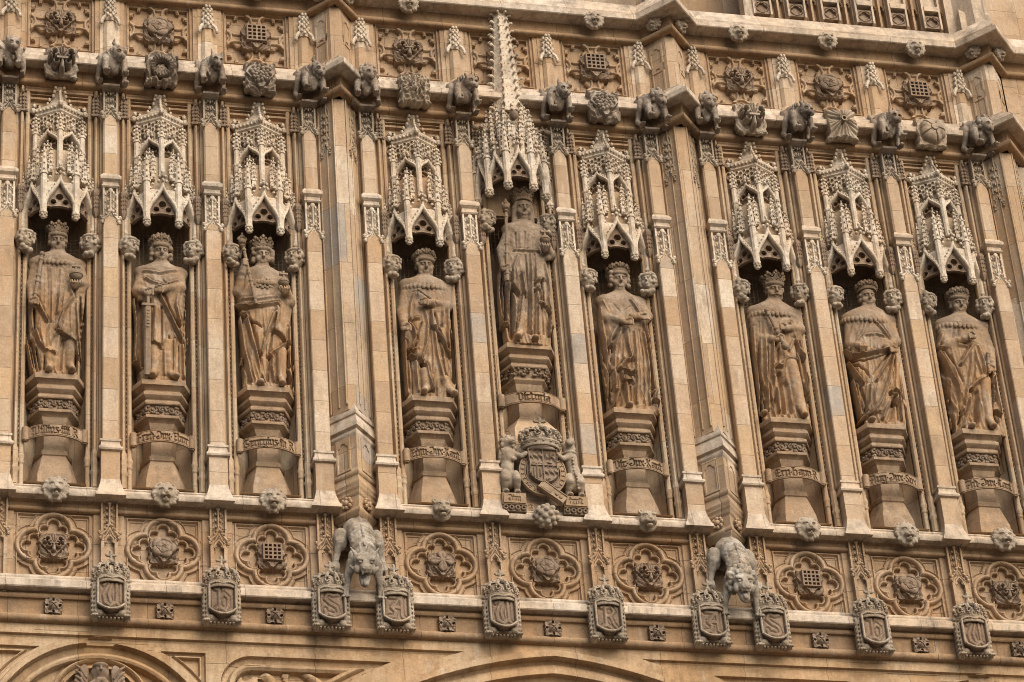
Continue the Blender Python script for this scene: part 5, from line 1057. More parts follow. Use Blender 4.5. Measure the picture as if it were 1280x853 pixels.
# ================================================================ statues
PITCH = 16
SY = .085          # the statues stand a little inside the niche mouth
def face(c, x, y, z, s, style, hairdone=False):
    """head with a face, looking out over the street; s = head height / .40"""
    ca_, sa_ = math.cos(R(PITCH)), math.sin(R(PITCH))
    tr = lambda p: (x + p[0] * s, y + (p[1] * ca_ - p[2] * sa_) * s, z + (p[1] * sa_ + p[2] * ca_) * s)
    e = lambda p, r, k=.012, cut=False, rot=None: c.ell(tr(p), [q * s for q in r] if np.ndim(r) else r * s, k * s, cut, (PITCH, 0, 0) if np.ndim(r) else None)
    cp = lambda a, b, ra, rb=None, k=.012, cut=False: c.cap(tr(a), tr(b), ra * s, (rb or ra) * s, k * s, cut)
    cp((0, .03, -.28), (0, .01, -.12), .078, .075, .04)
    e((0, .02, .05), (.128, .15, .155), .02); e((0, -.02, -.07), (.098, .105, .115), .05)
    e((0, -.085, -.155), (.045, .04, .035), .03)
    for q in (-1, 1):
        e((q * .075, -.08, -.045), (.045, .045, .05), .03); e((q * .052, -.135, .035), (.034, .030, .026), .012, True)
        e((q * .052, -.112, .033), (.024, .022, .018), .004); cp((q * .022, -.138, .066), (q * .09, -.115, .062), .014, .011, .012)
        e((q * .13, .03, -.005), (.02, .035, .05), .01)
    cp((0, -.138, .055), (0, -.172, -.022), .015, .023, .014); e((0, -.152, -.034), (.032, .02, .016), .008)
    cp((-.034, -.128, -.092), (.034, -.128, -.092), .012, None, .006); cp((-.028, -.126, -.113), (.028, -.126, -.113), .013, None, .006)
    cp((-.036, -.142, -.103), (.036, -.142, -.103), .005, None, .003, True)
    rnd = random.Random(int(abs(x * 1000)) + len(style))
    if style in ('curls', 'short', 'whiskers', 'moustache'):
        lo = -.10 if style == 'curls' else -.02
        for q in (-1, 1):
            for i in range(16 if style == 'curls' else 10):
                zz = rnd.uniform(lo, .14); yy = rnd.uniform(-.06, .12); e((q * (.128 + (.02 if style == 'curls' else .0)), yy, zz), .042 if style == 'curls' else .03, .01)
        for i in range(9): a = R(-70 + 140 * i / 8 - 90); e((.125 * math.cos(a), .02 + .135 * math.sin(a), .13), .036, .012)
    if style == 'whiskers':
        for q in (-1, 1):
            for i in range(6): e((q * (.10 - .003 * i), -.06 - .006 * i, .02 - .028 * i), .03, .01)
    if style == 'moustache':
        for q in (-1, 1): cp((q * .01, -.150, -.068), (q * .075, -.125, -.082), .018, .010, .006); 
        for q in (-1, 1):
            for i in range(5): e((q * .105, -.045, .0 - .03 * i), .028, .01)
    if style == 'bald':
        for q in (-1, 1):
            for i in range(8): e((q * .12, rnd.uniform(-.03, .1), rnd.uniform(-.09, .07)), .034, .012)
            e((q * .085, -.07, -.125), .035, .015)
    if style == 'veil':
        for q in (-1, 1):
            c.chain([[x + q * .09 * s, y - .06 * s, z + .15 * s], [x + q * .142 * s, y + .0, z + .02 * s], [x + q * .14 * s, y + .05 * s, z - .14 * s], [x + q * .16 * s, y + .07 * s, z - .3 * s]], [.04 * s, .05 * s, .05 * s, .05 * s], .02 * s)
def hand(c, p, kind, side):
    """palm, four bent fingers and a thumb. 0 lying across / hanging fist, 1 open upward grip, 2 fist round an upright rod, 3 flat, stretched sideways"""
    x, y, z = p; f = -1.0
    L = (.062, .07, .066, .052)
    if kind == 2:
        c.ell((x, y + .03, z), (.045, .045, .062), .015)
        for i in range(4): zz = z + .045 - .03 * i; c.chain([(x - .04, y + .0, zz), (x - .02, y - .055, zz), (x + .035, y - .045, zz - .004)], [.017, .017, .014], .005)
        c.chain([(x + .035, y + .02, z + .05), (x + .045, y - .03, z + .06), (x + .01, y - .055, z + .055)], [.019, .017, .014], .006)
    elif kind == 1:
        c.ell((x, y + .02, z - .05), (.06, .05, .04), .015)
        for i in range(4): q = -.05 + .033 * i; c.chain([(x + q, y - .02, z - .05), (x + q * 1.15, y - .062, z - .015), (x + q * 1.2, y - .055, z + .035)], [.018, .017, .013], .005)
        c.chain([(x - side * .06, y + .0, z - .04), (x - side * .085, y - .02, z + .01), (x - side * .075, y - .03, z + .045)], [.02, .018, .014], .006)
    elif kind == 3:
        c.ell((x, y, z), (.06, .035, .045), .015)
        for i in range(4): zz = z + .035 - .025 * i; c.chain([(x + .04, y - .01, zz), (x + .10, y - .02, zz + .008), (x + .10 + L[i], y - .015, zz - .008)], [.017, .015, .011], .004)
        c.chain([(x + .0, y - .03, z + .03), (x + .05, y - .045, z + .055), (x + .085, y - .04, z + .05)], [.018, .016, .012], .005)
    else:
        d = -side
        c.ell((x, y + .01, z), (.062, .04, .05), .015)
        for i in range(4): zz = z + .038 - .027 * i; c.chain([(x + d * .03, y - .025, zz), (x + d * .085, y - .038, zz - .006), (x + d * (.06 + .35 * L[i]), y - .055, zz - .035)], [.0175, .016, .0125], .004)
        c.chain([(x - d * .02, y - .03, z + .035), (x + d * .03, y - .05, z + .062), (x + d * .07, y - .05, z + .05)], [.019, .017, .013], .005)
def crown(kind, w, h):
    """a crown of its own: band, tall points or arches, jewels"""
    b = MB(); r = w / 2 * .93; n = 24
    b.lathe((0, 0, 0), [(r * .82, -.02), (r, -.02), (r * 1.04, 0), (r * 1.04, .022), (r, .03), (r * 1.02, .06), (r * 1.07, .068), (r * 1.07, .085), (r * 1.0, .09), (r * .9, .09)], n, sy=1.05)
    for i in range(16): a = 2 * math.pi * i / 16; b.blob((r * 1.04 * math.cos(a), r * 1.09 * math.sin(a), .045), (.014, .014, .016), 0)
    if kind == 'points':
        m = 8
        for i in range(m):
            a = 2 * math.pi * (i + .5) / m - math.pi / 2 + math.pi / m * (1 if True else 0); c, s = math.cos(a), math.sin(a) * 1.05
            b.loft([[(rr * c - s * ww, rr * s + c * ww, z) for rr, ww in ((r * k0, -wd), (r * k0, wd), (r * k1, wd), (r * k1, -wd))] for k0, k1, wd, z in ((.95, 1.03, .05, .08), (1.0, 1.1, .026, .08 + (h - .08) * .45), (1.04, 1.16, .022, .08 + (h - .08) * .7))])
            z = .08 + (h - .08) * .72
            for dx, dz, q in ((0, .035, .034), (.038, 0, .026), (-.038, 0, .026)): b.blob((r * 1.12 * c - s * dx, r * 1.12 * s + c * dx, z + dz), (q, q, q * 1.15), 0)
            a2 = a + math.pi / m; b.blob((r * 1.06 * math.cos(a2), r * 1.1 * math.sin(a2), .125), (.022, .022, .032), 0)
        b.lathe((0, 0, 0), [(r * .88, .06), (r * .7, .12), (r * .3, .16), (0, .17)], 14)
    else:
        b.lathe((0, 0, 0), [(r * .96, .085), (r * 1.06, h * .55), (r * 1.03, h * .8), (r * .8, h * .96), (r * .3, h * 1.04), (0, h * 1.06)], n, sy=1.05)
        m = 8
        for i in range(m):
            a = 2 * math.pi * i / m - math.pi / 2; c, s = math.cos(a), math.sin(a) * 1.05; rr = r * 1.06
            for dx, dz, q in ((0, h * .56, .036), (.034, h * .44, .028), (-.034, h * .44, .028), (0, h * .36, .026), (0, h * .74, .024)): b.blob((rr * c - s * dx, rr * s + c * dx, dz), (q, q, q * 1.1), 0)
            a2 = a + math.pi / m; c, s = math.cos(a2), math.sin(a2) * 1.05
            b.tube([(r * 1.04 * c, r * 1.04 * s, .09), (r * 1.1 * c, r * 1.1 * s, h * .5), (r * .9 * c, r * .9 * s, h * .9), (0, 0, h * 1.05)], .02, 5)
        b.blob((0, 0, h * 1.08), .035, 0)
    return b
def build_statue(i, label, grp):
    d = STATUES[i]; g, bb, bx = BAYS[i]; zped = 2.93 if i != 4 else 4.01
    slope = (bx + 10.9) / 39.9; res = .0108; dz0 = d['zf'] - zped
    def fx(x, z, y=0.0): return (x + slope * (SY + y), z + dz0 + .70 * (SY + y))
    def p3(p): q = fx(p[0], p[2], p[1]); return np.array((q[0], p[1], q[1]))
    t = thing('statue', label, 'statue', (bx, SY - (.10 if i == 4 else 0), zped), grp)
    c = Clay((-.62, -.50, -.04), (.66, .36, 2.85), res)
    rows = [(*fx(0, r[0], 0)[1:], *[fx(q, 0)[0] for q in r[1:3]], r[3]) for r in d['rows']][::-1]
    rz = np.array([r[0] for r in rows]); xl = np.array([r[1] for r in rows]); xr = np.array([r[2] for r in rows]); dp = np.array([r[3] for r in rows])
    rz = np.concatenate([[-.02], rz]); xl = np.concatenate([[xl[0]], xl]); xr = np.concatenate([[xr[0]], xr]); dp = np.concatenate([[dp[0]], dp])
    Z = c.ax[2]; XL, XR, DP = np.interp(Z, rz, xl), np.interp(Z, rz, xr), np.interp(Z, rz, dp)
    ker = np.ones(9) / 9; XL, XR, DP = [np.convolve(np.pad(q, 4, 'edge'), ker, 'valid') for q in (XL, XR, DP)]
    cx, hw = (XL + XR) / 2, (XR - XL) / 2
    X, Y, ZZ = c.ax[0][:, None, None], c.ax[1][None, :, None], Z[None, None, :]
    q = ((np.abs(X - cx) / hw) ** 2.6 + (np.abs(Y - .02) / DP) ** 2.4) ** (1 / 2.5)
    top = rz.max()
    body = ((q - 1) * np.minimum(hw, DP) * .85).astype(np.float32); body = np.maximum(body, ZZ - top - .03)
    # drapery: every fold is a ridge (or furrow) that runs along its own line on the front of the robe
    XX, Z2 = np.meshgrid(c.ax[0], Z, indexing='ij'); D = np.zeros(XX.shape); front = .70 * (SY - .2)
    sc_ = 1.0 - .50 * sstep(1.25, 1.65, Z2)
    for pts, a in d['f']:
        pp = [(x + slope * (SY - .2), z + dz0 + front) for x, z in pts]; dist = seg(XX, Z2, pp)
        if a <= -3: D += a * .024 * np.exp(-(dist / .042) ** 2)
        elif a < 0: D += sc_ * a * .033 * np.exp(-(dist / .015) ** 1.6)
        else: D += sc_ * (a * .028 * np.exp(-(dist / .017) ** 1.4) - a * .014 * np.exp(-((dist - .040) / .014) ** 2))
    near = np.exp(-(np.abs(D) / .02) ** 2)                      # finer folds fill the cloth between the main ones
    amp = (.30 + .70 * sstep(1.7, .6, Z2)) * np.where(Z2 > 1.98, 0, 1) * near; wv = .5 + .5 * np.sin(XX * 5.3 + 2.1 * Z2 + i) * np.sin(Z2 * 3.1 - 4 * XX + 2 * i)
    ph = XX * 25 + 1.8 * np.sin(Z2 * 1.6 + i) + 1.1 * np.sin(Z2 * 3.7 + XX * 6 + 2 * i); ph2 = XX * 47 + 2.4 * np.sin(Z2 * 2.2 + 3 * i) + 1.3 * np.sin(Z2 * 5.1 + XX * 9)
    D += amp * (.042 * (.45 - np.abs(np.sin(ph)) ** .8) * (.4 + .6 * wv) + .019 * (.45 - np.abs(np.sin(ph2))) * (1.2 - wv))
    wgt = np.clip((.12 - Y) / .12, 0, 1)
    c.d = np.minimum(c.d, (body - (D[:, None, :] * wgt)).astype(np.float32))
    lr = d.get('legr', .075)
    for l in d['legs']:
        ps = []
        if l[0][1] + dz0 < .32: qx, qz = fx(l[-1][0], l[-1][1], -.24); c.ell((qx, -.23, .035), (.06, .10, .045), .02); continue
        for k, (x, z) in enumerate(l):
            last = k == len(l) - 1; y = -.15 if not last else -.27; qx, qz = fx(x, z, y); ps.append((qx, y, qz if not last else .045))
        if len(ps) > 1: ps[-2] = (ps[-2][0], ps[-2][1], max(.07, ps[-2][2]))
        rr = [lr * (1.12 - .42 * k / max(1, len(ps) - 1)) for k in range(len(ps))]; rr[-1] = .046
        c.chain(ps, rr, .02); c.ell((ps[-1][0], ps[-1][1] + .02, .035), (.055, .10, .04), .02)
    sh = []
    for k, a in enumerate(d['arms']):
        ps = [p3(p) for p in a]; c.chain(ps, [.088, .082, .058], .03); c.ell(ps[0] + (0, .02, .03), (.13, .125, .105), .05); c.cap((cx[-30], .03, top - .02), ps[0] + (0, .03, .05), .07, .08, .05)
        m = (ps[1] + ps[2]) / 2
        for f in (.25, .5, .75): w = ps[1] * (1 - f) + ps[2] * f; c.ell(w, (.07 - .01 * f, .078, .062), .012)
        c.cap(ps[1] + (0, 0, -.03), ps[2] * .6 + ps[1] * .4 + (0, .05, -.10), .06, .05, .04)
    for hx, hy, hz, kind in d['hands']:
        p = p3((hx, hy, hz)); hand(c, p, kind, 1 if p[0] > cx[len(cx) // 2] else -1)
    hx, hz, st = d['head']; hp = p3((hx, -.03, hz)); cr = d['crown']
    face(c, hp[0], -.03, hp[2] - .01, .98, st)
    if d['collar']:
        cz, ca, cb = d['collar']; q0 = fx(ca, cz, -.1); q1 = fx(cb, cz, -.1); mx = (q0[0] + q1[0]) / 2; hw_ = (q1[0] - q0[0]) / 2
        c.ell((mx, .03, q0[1] + .09), (hw_ * 1.0, .235, .19), .03)                    # the fur cape
        n = 17
        for k in range(n):
            a = math.pi * (1.02 + .96 * k / (n - 1)); c.ell((mx + hw_ * 1.0 * math.cos(a), .02 + .235 * math.sin(a), q0[1] - .03 + .05 * abs(math.cos(a))), (.034, .030, .05), .010)
        rr_ = random.Random(i)
        for k in range(70):
            a = math.pi * rr_.uniform(1.05, 1.95); f = rr_.uniform(.45, .95); c.ell((mx + hw_ * f * math.cos(a), .02 + .24 * f ** .5 * math.sin(a) * (.6 + .4 * f), q0[1] + .25 - .24 * f ** 2), (.013, .02, .024), .006)
    zz_ = np.where(c.ax[2] < p3((0, 0, d['head'][1]))[2] - .28, 1., .25)[None, None, :].astype(np.float32); d0 = c.d.copy(); c.rough(.0035, i, 60); c.d = d0 + (c.d - d0) * zz_
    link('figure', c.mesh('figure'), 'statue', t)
    # regalia, each a piece of its own
    kk, cxx, cz, ch, cw = cr; q = p3((cxx, -.03, cz))
    crown(kk, cw, ch * .88).build('crown', 'statue_grey', t, (q[0], -.02, q[2] - .045))
    for it in d['items']:
        b = MB()
        if it[0] == 'rod':
            A, B, r = p3(it[1]), p3(it[2]), it[3]; u = B - A; b.tube([A, B], r, 8)
            for f in (.0, .12, .5, .62, .9): b.blob(A + u * f, r * 1.5, 1)
            if A[2] > B[2] and i in (2, 4):
                b.blob(A + (0, 0, .02), r * 2.4, 1); b.blob(A + (0, 0, .10), r * 1.9, 1)
                for s in (-1, 1): b.blob(A + (s * .05, 0, .075), (.03, .03, .045), 0)
                b.blob(A + (0, 0, .165), (.024, .024, .035), 0); b.lathe(A, [(r, -.1), (r * 2.2, -.07), (r * 1.2, -.04), (r * 2.4, -.02), (r, .0)], 8)
            else: b.blob(B if i == 6 else A, r * (2.3 if i == 6 else 1.7), 1)
            b.build('sceptre', 'statue_grey', t)
        elif it[0] == 'orb':
            p = p3(it[1]); r = it[2]; b.blob(p, r, 1); b.lathe(p, [(r * .98, -.018), (r * 1.06, -.012), (r * 1.06, .012), (r * .98, .018)], 16)
            b.tube([p + (0, 0, r * .9), p + (0, 0, r * .9 + .13)], [.018, .026], 6); b.tube([p + (-.065, 0, r * .9 + .075), p + (.065, 0, r * .9 + .075)], [.03, .03], 6)
            b.build('orb', 'statue_grey', t)
        elif it[0] == 'sword':
            A, B = p3(it[1]), p3(it[2]); B[2] = .02
            b.tube([A, A + (0, 0, -.16)], .026, 8); b.blob(A + (0, 0, .03), .05, 1); g0 = A[2] - .17
            b.box(A[0] - .10, A[0] + .10, A[1] - .03, A[1] + .03, g0 - .02, g0 + .02, .012)
            b.loft([[(x0 + w, y0 + v, z) for w, v in ((-.05, 0), (-.03, -.022), (.03, -.022), (.05, 0), (.03, .022), (-.03, .022))] for x0, y0, z in ((A[0], A[1], g0 - .02), (B[0], B[1], .02))])
            for k in range(6): b.blob((A[0] + (B[0] - A[0]) * .06 * k, A[1] - .02, g0 - .1 - .06 * k), (.028, .012, .02), 0)
            b.build('sword', 'statue_grey', t)
        elif it[0] == 'chain':
            q = fx(it[1][0], it[1][1], -.2)
            for k in range(9): f = k / 8 * 2 - 1; b.blob((q[0] + f * .15, -.215 + .03 * f * f, q[1] + .05 * f * f - .03 * (k % 2)), (.026, .018, .028), 0)
            b.build('chain_of_office', 'statue_grey', t)
    return t
SL = ['crowned king statue in long open mantle, sceptre resting on arm and orb in hand', 'crowned king statue wrapped in a cloak, both hands on an upright sword', 'crowned king statue raising a knobbed sceptre to his head, orb in other hand',
      'bearded duke statue in a tall flat cap, arm across chest and hand hanging', 'young queen statue with long sceptre and orb, highest of the nine under the spire', 'curly haired duchess statue with a low crown, hands crossed over gathered drapery',
      'moustached king statue in spiky crown holding a slanting sceptre, one leg bare', 'bewhiskered duke statue gathering his robe in folds across the waist', 'duke statue with bent arm on chest and one stockinged leg forward']
for i in range(9): build_statue(i, SL[i], 'royal statues in the niches')
# ================================================================ lion masks
def lion_mask(seed, mouth=0.0, ears=1, mane=1):
    r = random.Random(seed); c = Clay((-.24, -.30, -.26), (.24, .10, .26), .0085)
    c.ell((0, .0, 0), (.17, .09, .17), .01)
    if mane:
        for k in range(22):
            a = 2 * math.pi * k / 22 + r.uniform(-.06, .06); q = .150 + .018 * (k % 2)
            c.chain([(q * .75 * math.cos(a), -.09, q * .8 * math.sin(a)), (q * 1.05 * math.cos(a), -.075, q * 1.08 * math.sin(a)), (q * 1.08 * math.cos(a + .22), -.03, q * 1.1 * math.sin(a + .22))], [.032, .034, .028], .008)
    c.ell((0, -.08, .02), (.125, .11, .13), .03); c.ell((0, -.13, -.06), (.07, .08, .062), .03)
    for s in (-1, 1):
        c.ell((s * .036, -.175, -.065), (.042, .045, .036), .012); c.ell((s * .055, -.155, .055), (.045, .04, .026), .015); c.ell((s * .055, -.178, .028), (.024, .024, .018), .006, True); c.ell((s * .055, -.168, .026), (.016, .016, .013), .003)
        c.ell((s * .095, -.10, -.02), (.04, .05, .06), .02)
        if ears: c.ell((s * .115, -.08, .135), (.04, .03, .045), .012); c.ell((s * .115, -.11, .135), (.02, .02, .026), .006, True)
    c.cap((0, -.155, .07), (0, -.195, -.03), .02, .03, .012); c.ell((0, -.212, -.04), (.035, .022, .02), .006)
    c.ell((0, -.14, -.135), (.05, .05, .03), .015); c.ell((0, -.185, -.105), (.05 + .01 * mouth, .06, .012 + .022 * mouth), .006, True)
    if mouth: c.ell((0, -.165, -.125), (.026, .045, .02), .006)
    c.rough(.004, seed, 70)
    return c.mesh('lion_mask')
LMK = [lion_mask(3, 1.0), lion_mask(8, .3, 1), lion_mask(15, .0, 1, 0), lion_mask(22, .6)]
MK = [0, 3, 1, 2, None, 2, 3, 1, 0]
MT = ['grinning', 'open-mouthed', 'closed-mouthed', 'smooth-cheeked']
SHORT = ['first king, with orb', 'king leaning on his sword', 'king with raised sceptre', 'capped duke', 'young queen', 'curly-haired duchess', 'moustached king', 'bewhiskered duke', 'last duke, one leg bare']
def under(i): return SHORT[i]
for i, (g, bb, x) in enumerate(BAYS):
    if i == 4: continue
    o = link('lion_mask', LMK[MK[i]], 'mask', None, (x, -.20, .80)); tag(o, 'stone lion mask on the ledge below the ' + under(i), 'lion mask', 'lion masks on the lower string course')
# leafy ball boss under the coat of arms
c = Clay((-.24, -.28, -.25), (.24, .12, .25), .0095); c.ell((0, -.03, 0), (.17, .15, .17))
for k in range(40):
    a, z = k * 2.4, 1 - 2 * (k + .5) / 40
    q = math.sqrt(1 - z * z); c.ell((.17 * q * math.cos(a), -.03 + .15 * q * math.sin(a), .17 * z), (.042, .04, .038), .008)
tag(link('leaf_boss', c.mesh('leaf_boss'), 'mask', None, (0, -.26, .76)), 'round knot of carved leaves on the ledge under the coat of arms', 'boss')
# lion heads under the top cornice
for i, (g, bb, x) in enumerate(BAYS):
    if i == 4: continue
    o = link('lion_mask', LMK[(i * 2 + 1) % 4], 'mask', None, (x, -.22, 10.66)); o.scale = (.88, .95, .88)
    tag(o, 'stone lion head under the top cornice, high above the ' + under(i), 'lion head', 'lion heads under the top cornice')
for k, t in enumerate(TURX[1:3]):
    for s in (-1, 1):
        o = link('lion_mask', LMK[3 if s < 0 else 1], 'mask', None, (t + s * .21, -.30, 10.66)); o.rotation_euler = (0, 0, s * R(46)); o.scale = (.7,) * 3
        tag(o, 'small lion head on the ' + ('left' if s < 0 else 'right') + ' face of the turret top above the ' + ('horned' if k == 0 else 'maned') + ' gargoyle', 'lion head', 'lion heads under the top cornice')
t = TURX[3]
for s in (-1, 1):
    o = link('lion_mask', LMK[3 if s < 0 else 1], 'mask', None, (t + s * .21, -.30, 10.66)); o.rotation_euler = (0, 0, s * R(46)); o.scale = (.7,) * 3
    tag(o, 'small lion head on the ' + ('left' if s < 0 else 'right') + ' face of the far-right turret top', 'lion head', 'lion heads under the top cornice')

# ================================================================ square bosses on the upper string course
def boss_fn(kind, seed):
    def fn(X, Z):
        x, z = X / .275, Z / .315
        sh = np.maximum(np.abs(x), np.abs(z)) - 1 + .13 * (bumpy(x, z, 9, seed) - .25)
        lf = leafy(x, z, seed, 10); H = .07 + .085 * lf
        r, a = np.hypot(x, z), np.arctan2(z, x)
        if kind == 'fleur': core = fleur(x * 1.0, z * 1.0 - .02); H = np.where(core > .06, .10 + .17 * core, H * .55)
        elif kind == 'rose':
            H = np.where(np.abs(r - .55) < .13, .24 - .05 * np.sin(10 * a) ** 2, H); H = np.where(r < .42, .07 + .06 * rose(x * 2.6, z * 2.6), H); H = H + .06 * sstep(.66, .8, r) * np.abs(np.sin(4 * a + .4)) ** 2
        elif kind == 'heart':
            hd = np.where(z > .1, np.hypot(np.maximum(np.abs(x) - .34, 0), (z - .1) * .85) - .52, np.abs(x) * .80 - .80 * (z + .95) * .80); lump = np.zeros(X.shape)
            for k in range(26): px, pz = math.sin(k * 2.4) * .125 * k ** .5, .08 + math.cos(k * 2.4) * .125 * k ** .5; lump = np.maximum(lump, np.sqrt(np.clip(1 - ((x - px) ** 2 + (z - pz) ** 2) / .13 ** 2, 0, 1)))
            H = np.where(hd < 0, .13 + .05 * np.clip(.5 - z, 0, 1) + .07 * lump, H)
        elif kind == 'leaf': H = .06 + .17 * np.clip(1 - r * .7, 0, 1) * (.55 + .6 * np.abs(np.cos(5 * a + 2.2 * r))) + .06 * bumpy(x, z, 16, seed); H = np.where(r < .25, .20 + .05 * bumpy(x, z, 26, 3), H)
        elif kind == 'whorl':
            rq = np.hypot(x, z - .12); aq = np.arctan2(z - .12, x); H = .06 + .15 * np.clip(1.15 - rq * .75, 0, 1) * (.35 + .65 * np.abs(np.cos(2.5 * aq + .6 * rq))) + .03 * np.abs(np.sin(12 * aq)) * (rq > .3); H = np.where(rq < .20, .24, H); H = np.where(rq < .10, .10, H)
        else: H = .08 + .02 * lf; p = .72 + .12 * np.abs(np.cos(2.5 * a + .3)); H = np.where(r < p, .12 + .13 * np.sqrt(np.clip(1 - (r / p) ** 3, 0, 1)) - .05 * np.exp(-((np.sin(2.5 * a + .3)) / .14) ** 2), H); H = np.where(r < .22, .27, H)
        return np.where(sh < 0, H * (1 - .6 * sstep(-.10, 0, sh)), -.22)
    return fn
BK = ['fleur', 'rose', 'heart', 'leaf', None, 'heart', 'fleur', 'whorl', 'tudor']
BL = {'fleur': 'fleur-de-lis', 'rose': 'round rose in foliage', 'heart': 'heart-shaped cluster of leaves', 'leaf': 'spiky sun-like leaf', 'whorl': 'hooded leaf whorl with drilled centre', 'tudor': 'broad five-petalled rose'}
for i, (g, bb, x) in enumerate(BAYS):
    if BK[i] is None: continue
    me = relief('boss', -.30, .30, -.34, .34, .0075, boss_fn(BK[i], i * 3 + 1), skirt=.30, fmap=lambda V: np.where((V[:, 1:2] > .2), V * (.86, 1, .80) + (0, 0, .06), V))
    o = link('carved_boss', me, 'beast' if i in (0, 1, 2, 5) else 'mask', None, (x, -.235, 8.79))
    tag(o, 'square boss with a ' + BL[BK[i]] + ', above the ' + SHORT[i], 'boss', 'square bosses on the upper string course')

# ================================================================ crouching beasts on the pilaster tops
def beast_mesh(kind, seed):
    r = random.Random(seed); c = Clay((-.40, -.78, -.02), (.44, .16, .92), .0125)
    # back arched high behind, chest between straight forelegs, head hung low in front of it
    c.ell((-.03, -.06, .56), (.20, .22, .27), .05); c.ell((-.01, -.20, .50), (.18, .20, .24), .06); c.ell((.01, -.32, .36), (.14, .13, .22), .05)
    for s in (-1, 1):
        c.ell((s * .215 - .02, -.08, .50), (.10, .16, .19), .025)                           # hind thigh
        c.chain([(s * .25, -.18, .40), (s * .265, -.06, .20), (s * .25, -.16, .05)], [.07, .05, .042], .02); c.ell((s * .255, -.22, .03), (.055, .09, .035), .015)
        c.ell((s * .16, -.34, .40), (.085, .10, .15), .03)                                   # shoulder
        c.chain([(s * .175, -.40, .36), (s * .19, -.43, .20), (s * .185, -.46, .06)], [.08, .058, .05], .02)
        c.ell((s * .19, -.51, .035), (.07, .085, .045), .015)
        for t in (-1, 0, 1): c.ell((s * .19 + t * .04, -.58, .03), (.021, .036, .03), .005)
        for t in (-1, 0, 1): c.ell((s * .255 + t * .03, -.30, .025), (.018, .03, .022), .006)
    for k in range(5): c.ell((-.03, .04 - .085 * k, .80 - .012 * k * k), (.03, .035, .045), .012)
    hx, hy, hz = .07, -.48, .46; T = R(16); PT = R(26); cp_, sp_ = math.cos(PT), math.sin(PT)
    def h(x, y, z):
        y, z = y * cp_ - z * sp_, y * sp_ + z * cp_
        return (hx + x * math.cos(T) - y * math.sin(T), hy + y * math.cos(T) + x * math.sin(T), hz + z)
    c.cap((.0, -.24, .56), h(0, .04, .02), .15, .12, .05)
    c.ell(h(0, 0, .02), (.13, .125, .125), .03)
    ml = {'lion': .10, 'hound': .16, 'griffin': .13, 'bull': .13, 'dragon': .17}[kind]
    c.cap(h(0, -.08, -.03), h(0, -.08 - ml, -.07), .075, .052, .02); c.ell(h(0, -.10 - ml, -.045), (.036, .03, .026), .01)
    c.cap(h(0, -.06, -.10), h(0, -.04 - ml * .8, -.135), .05, .034, .015); c.box(h(0, -.10 - ml * .6, -.10), (.055, ml * .5, .009), .004, True, .004)
    for s in (-1, 1):
        c.ell(h(s * .058, -.10, .055), (.045, .04, .028), .012); c.ell(h(s * .06, -.128, .03), (.036, .04, .030), .006, True); c.ell(h(s * .06, -.108, .028), (.019, .018, .016), .003)
        if kind in ('lion', 'hound', 'bull'): c.ell(h(s * .115, .0, .09), (.05, .03, .055) if kind != 'hound' else (.035, .04, .09), .012, False, (0, s * 20, 0))
        else: c.cap(h(s * .08, .02, .08), h(s * .13, .05, .23), .045, .012, .012)
        if kind == 'bull': c.chain([h(s * .07, 0, .12), h(s * .15, .02, .16), h(s * .15, 0, .24)], [.03, .026, .012], .008)
    if kind == 'lion':
        for k in range(26):
            a = R(-30 + 240 * k / 25); q = .15 + .03 * (k % 2); c.ell(h(q * math.cos(a), .04 + .05 * (k % 3), q * math.sin(a) + .01), (.045, .05, .045), .008)
        for k in range(14): c.ell((hx + r.uniform(-.13, .11), hy + .12 + r.uniform(-.04, .04), hz - .08 - .18 * r.random()), (.045, .045, .06), .01)
    if kind in ('griffin', 'dragon'):
        for s in (-1, 1):       # folded wings
            for k in range(5): c.chain([(s * .14, .04, .76 - .03 * k), (s * (.25 + .01 * k), -.02, .80 - .07 * k), (s * .25, -.18, .58 - .07 * k)], [.035, .04, .018], .008)
        for k in range(5): c.ell((-.03, .05 - .09 * k, .83 - .012 * k * k), (.022, .03, .05), .008)
    if kind == 'hound':
        for k in range(6): c.chain([(-.15, .0 - .06 * k, .62), (-.03, -.02 - .06 * k, .79 - .01 * k), (.10, -.04 - .06 * k, .62)], [.015, .02, .015], .012)
    if kind == 'bull':
        for k in range(10): c.ell(h(r.uniform(-.06, .06), r.uniform(-.09, .02), .11), .03, .008)
    for k in range(60):      # tufts over chest, flanks and brow
        s = r.choice((-1, 1)); zz = r.uniform(.22, .62); c.ell((s * r.uniform(.02, .16), -.40 + r.uniform(-.05, .10), zz), (.024, .03, .045), .006)
    for k in range(30): s = r.choice((-1, 1)); c.ell((s * r.uniform(.20, .30), r.uniform(-.22, .05), r.uniform(.36, .66)), (.022, .03, .04), .006)
    for k in range(12): a = r.uniform(0, 6.28); c.ell(h(.11 * math.cos(a), -.01, .02 + .115 * math.sin(a)), .032, .006)
    c.rough(.010, seed, 45)
    return c.mesh('beast')
BM = {k: beast_mesh(k, i + 2) for i, k in enumerate(('lion', 'hound', 'griffin', 'bull', 'dragon'))}
bb_ = MB(); bb_.loft([[(x * s, y0, z) for x, y0 in ((-.13, f), (.13, f), (.13, .15), (-.13, .15))] for s, f, z in ((.9, -.15, -.05), (1, -.20, -.03), (1, -.21, .0))]); BB = bb_.me('block')
BKIND = ['hound', 'bull', 'griffin', 'bull', 'lion', 'hound', 'dragon', 'lion', 'lion', 'hound', 'griffin', 'lion']
BNAME = {'hound': 'long-muzzled hound', 'bull': 'horned bull-like beast', 'griffin': 'winged prick-eared griffin', 'lion': 'shaggy-maned lion', 'dragon': 'winged dragon'}
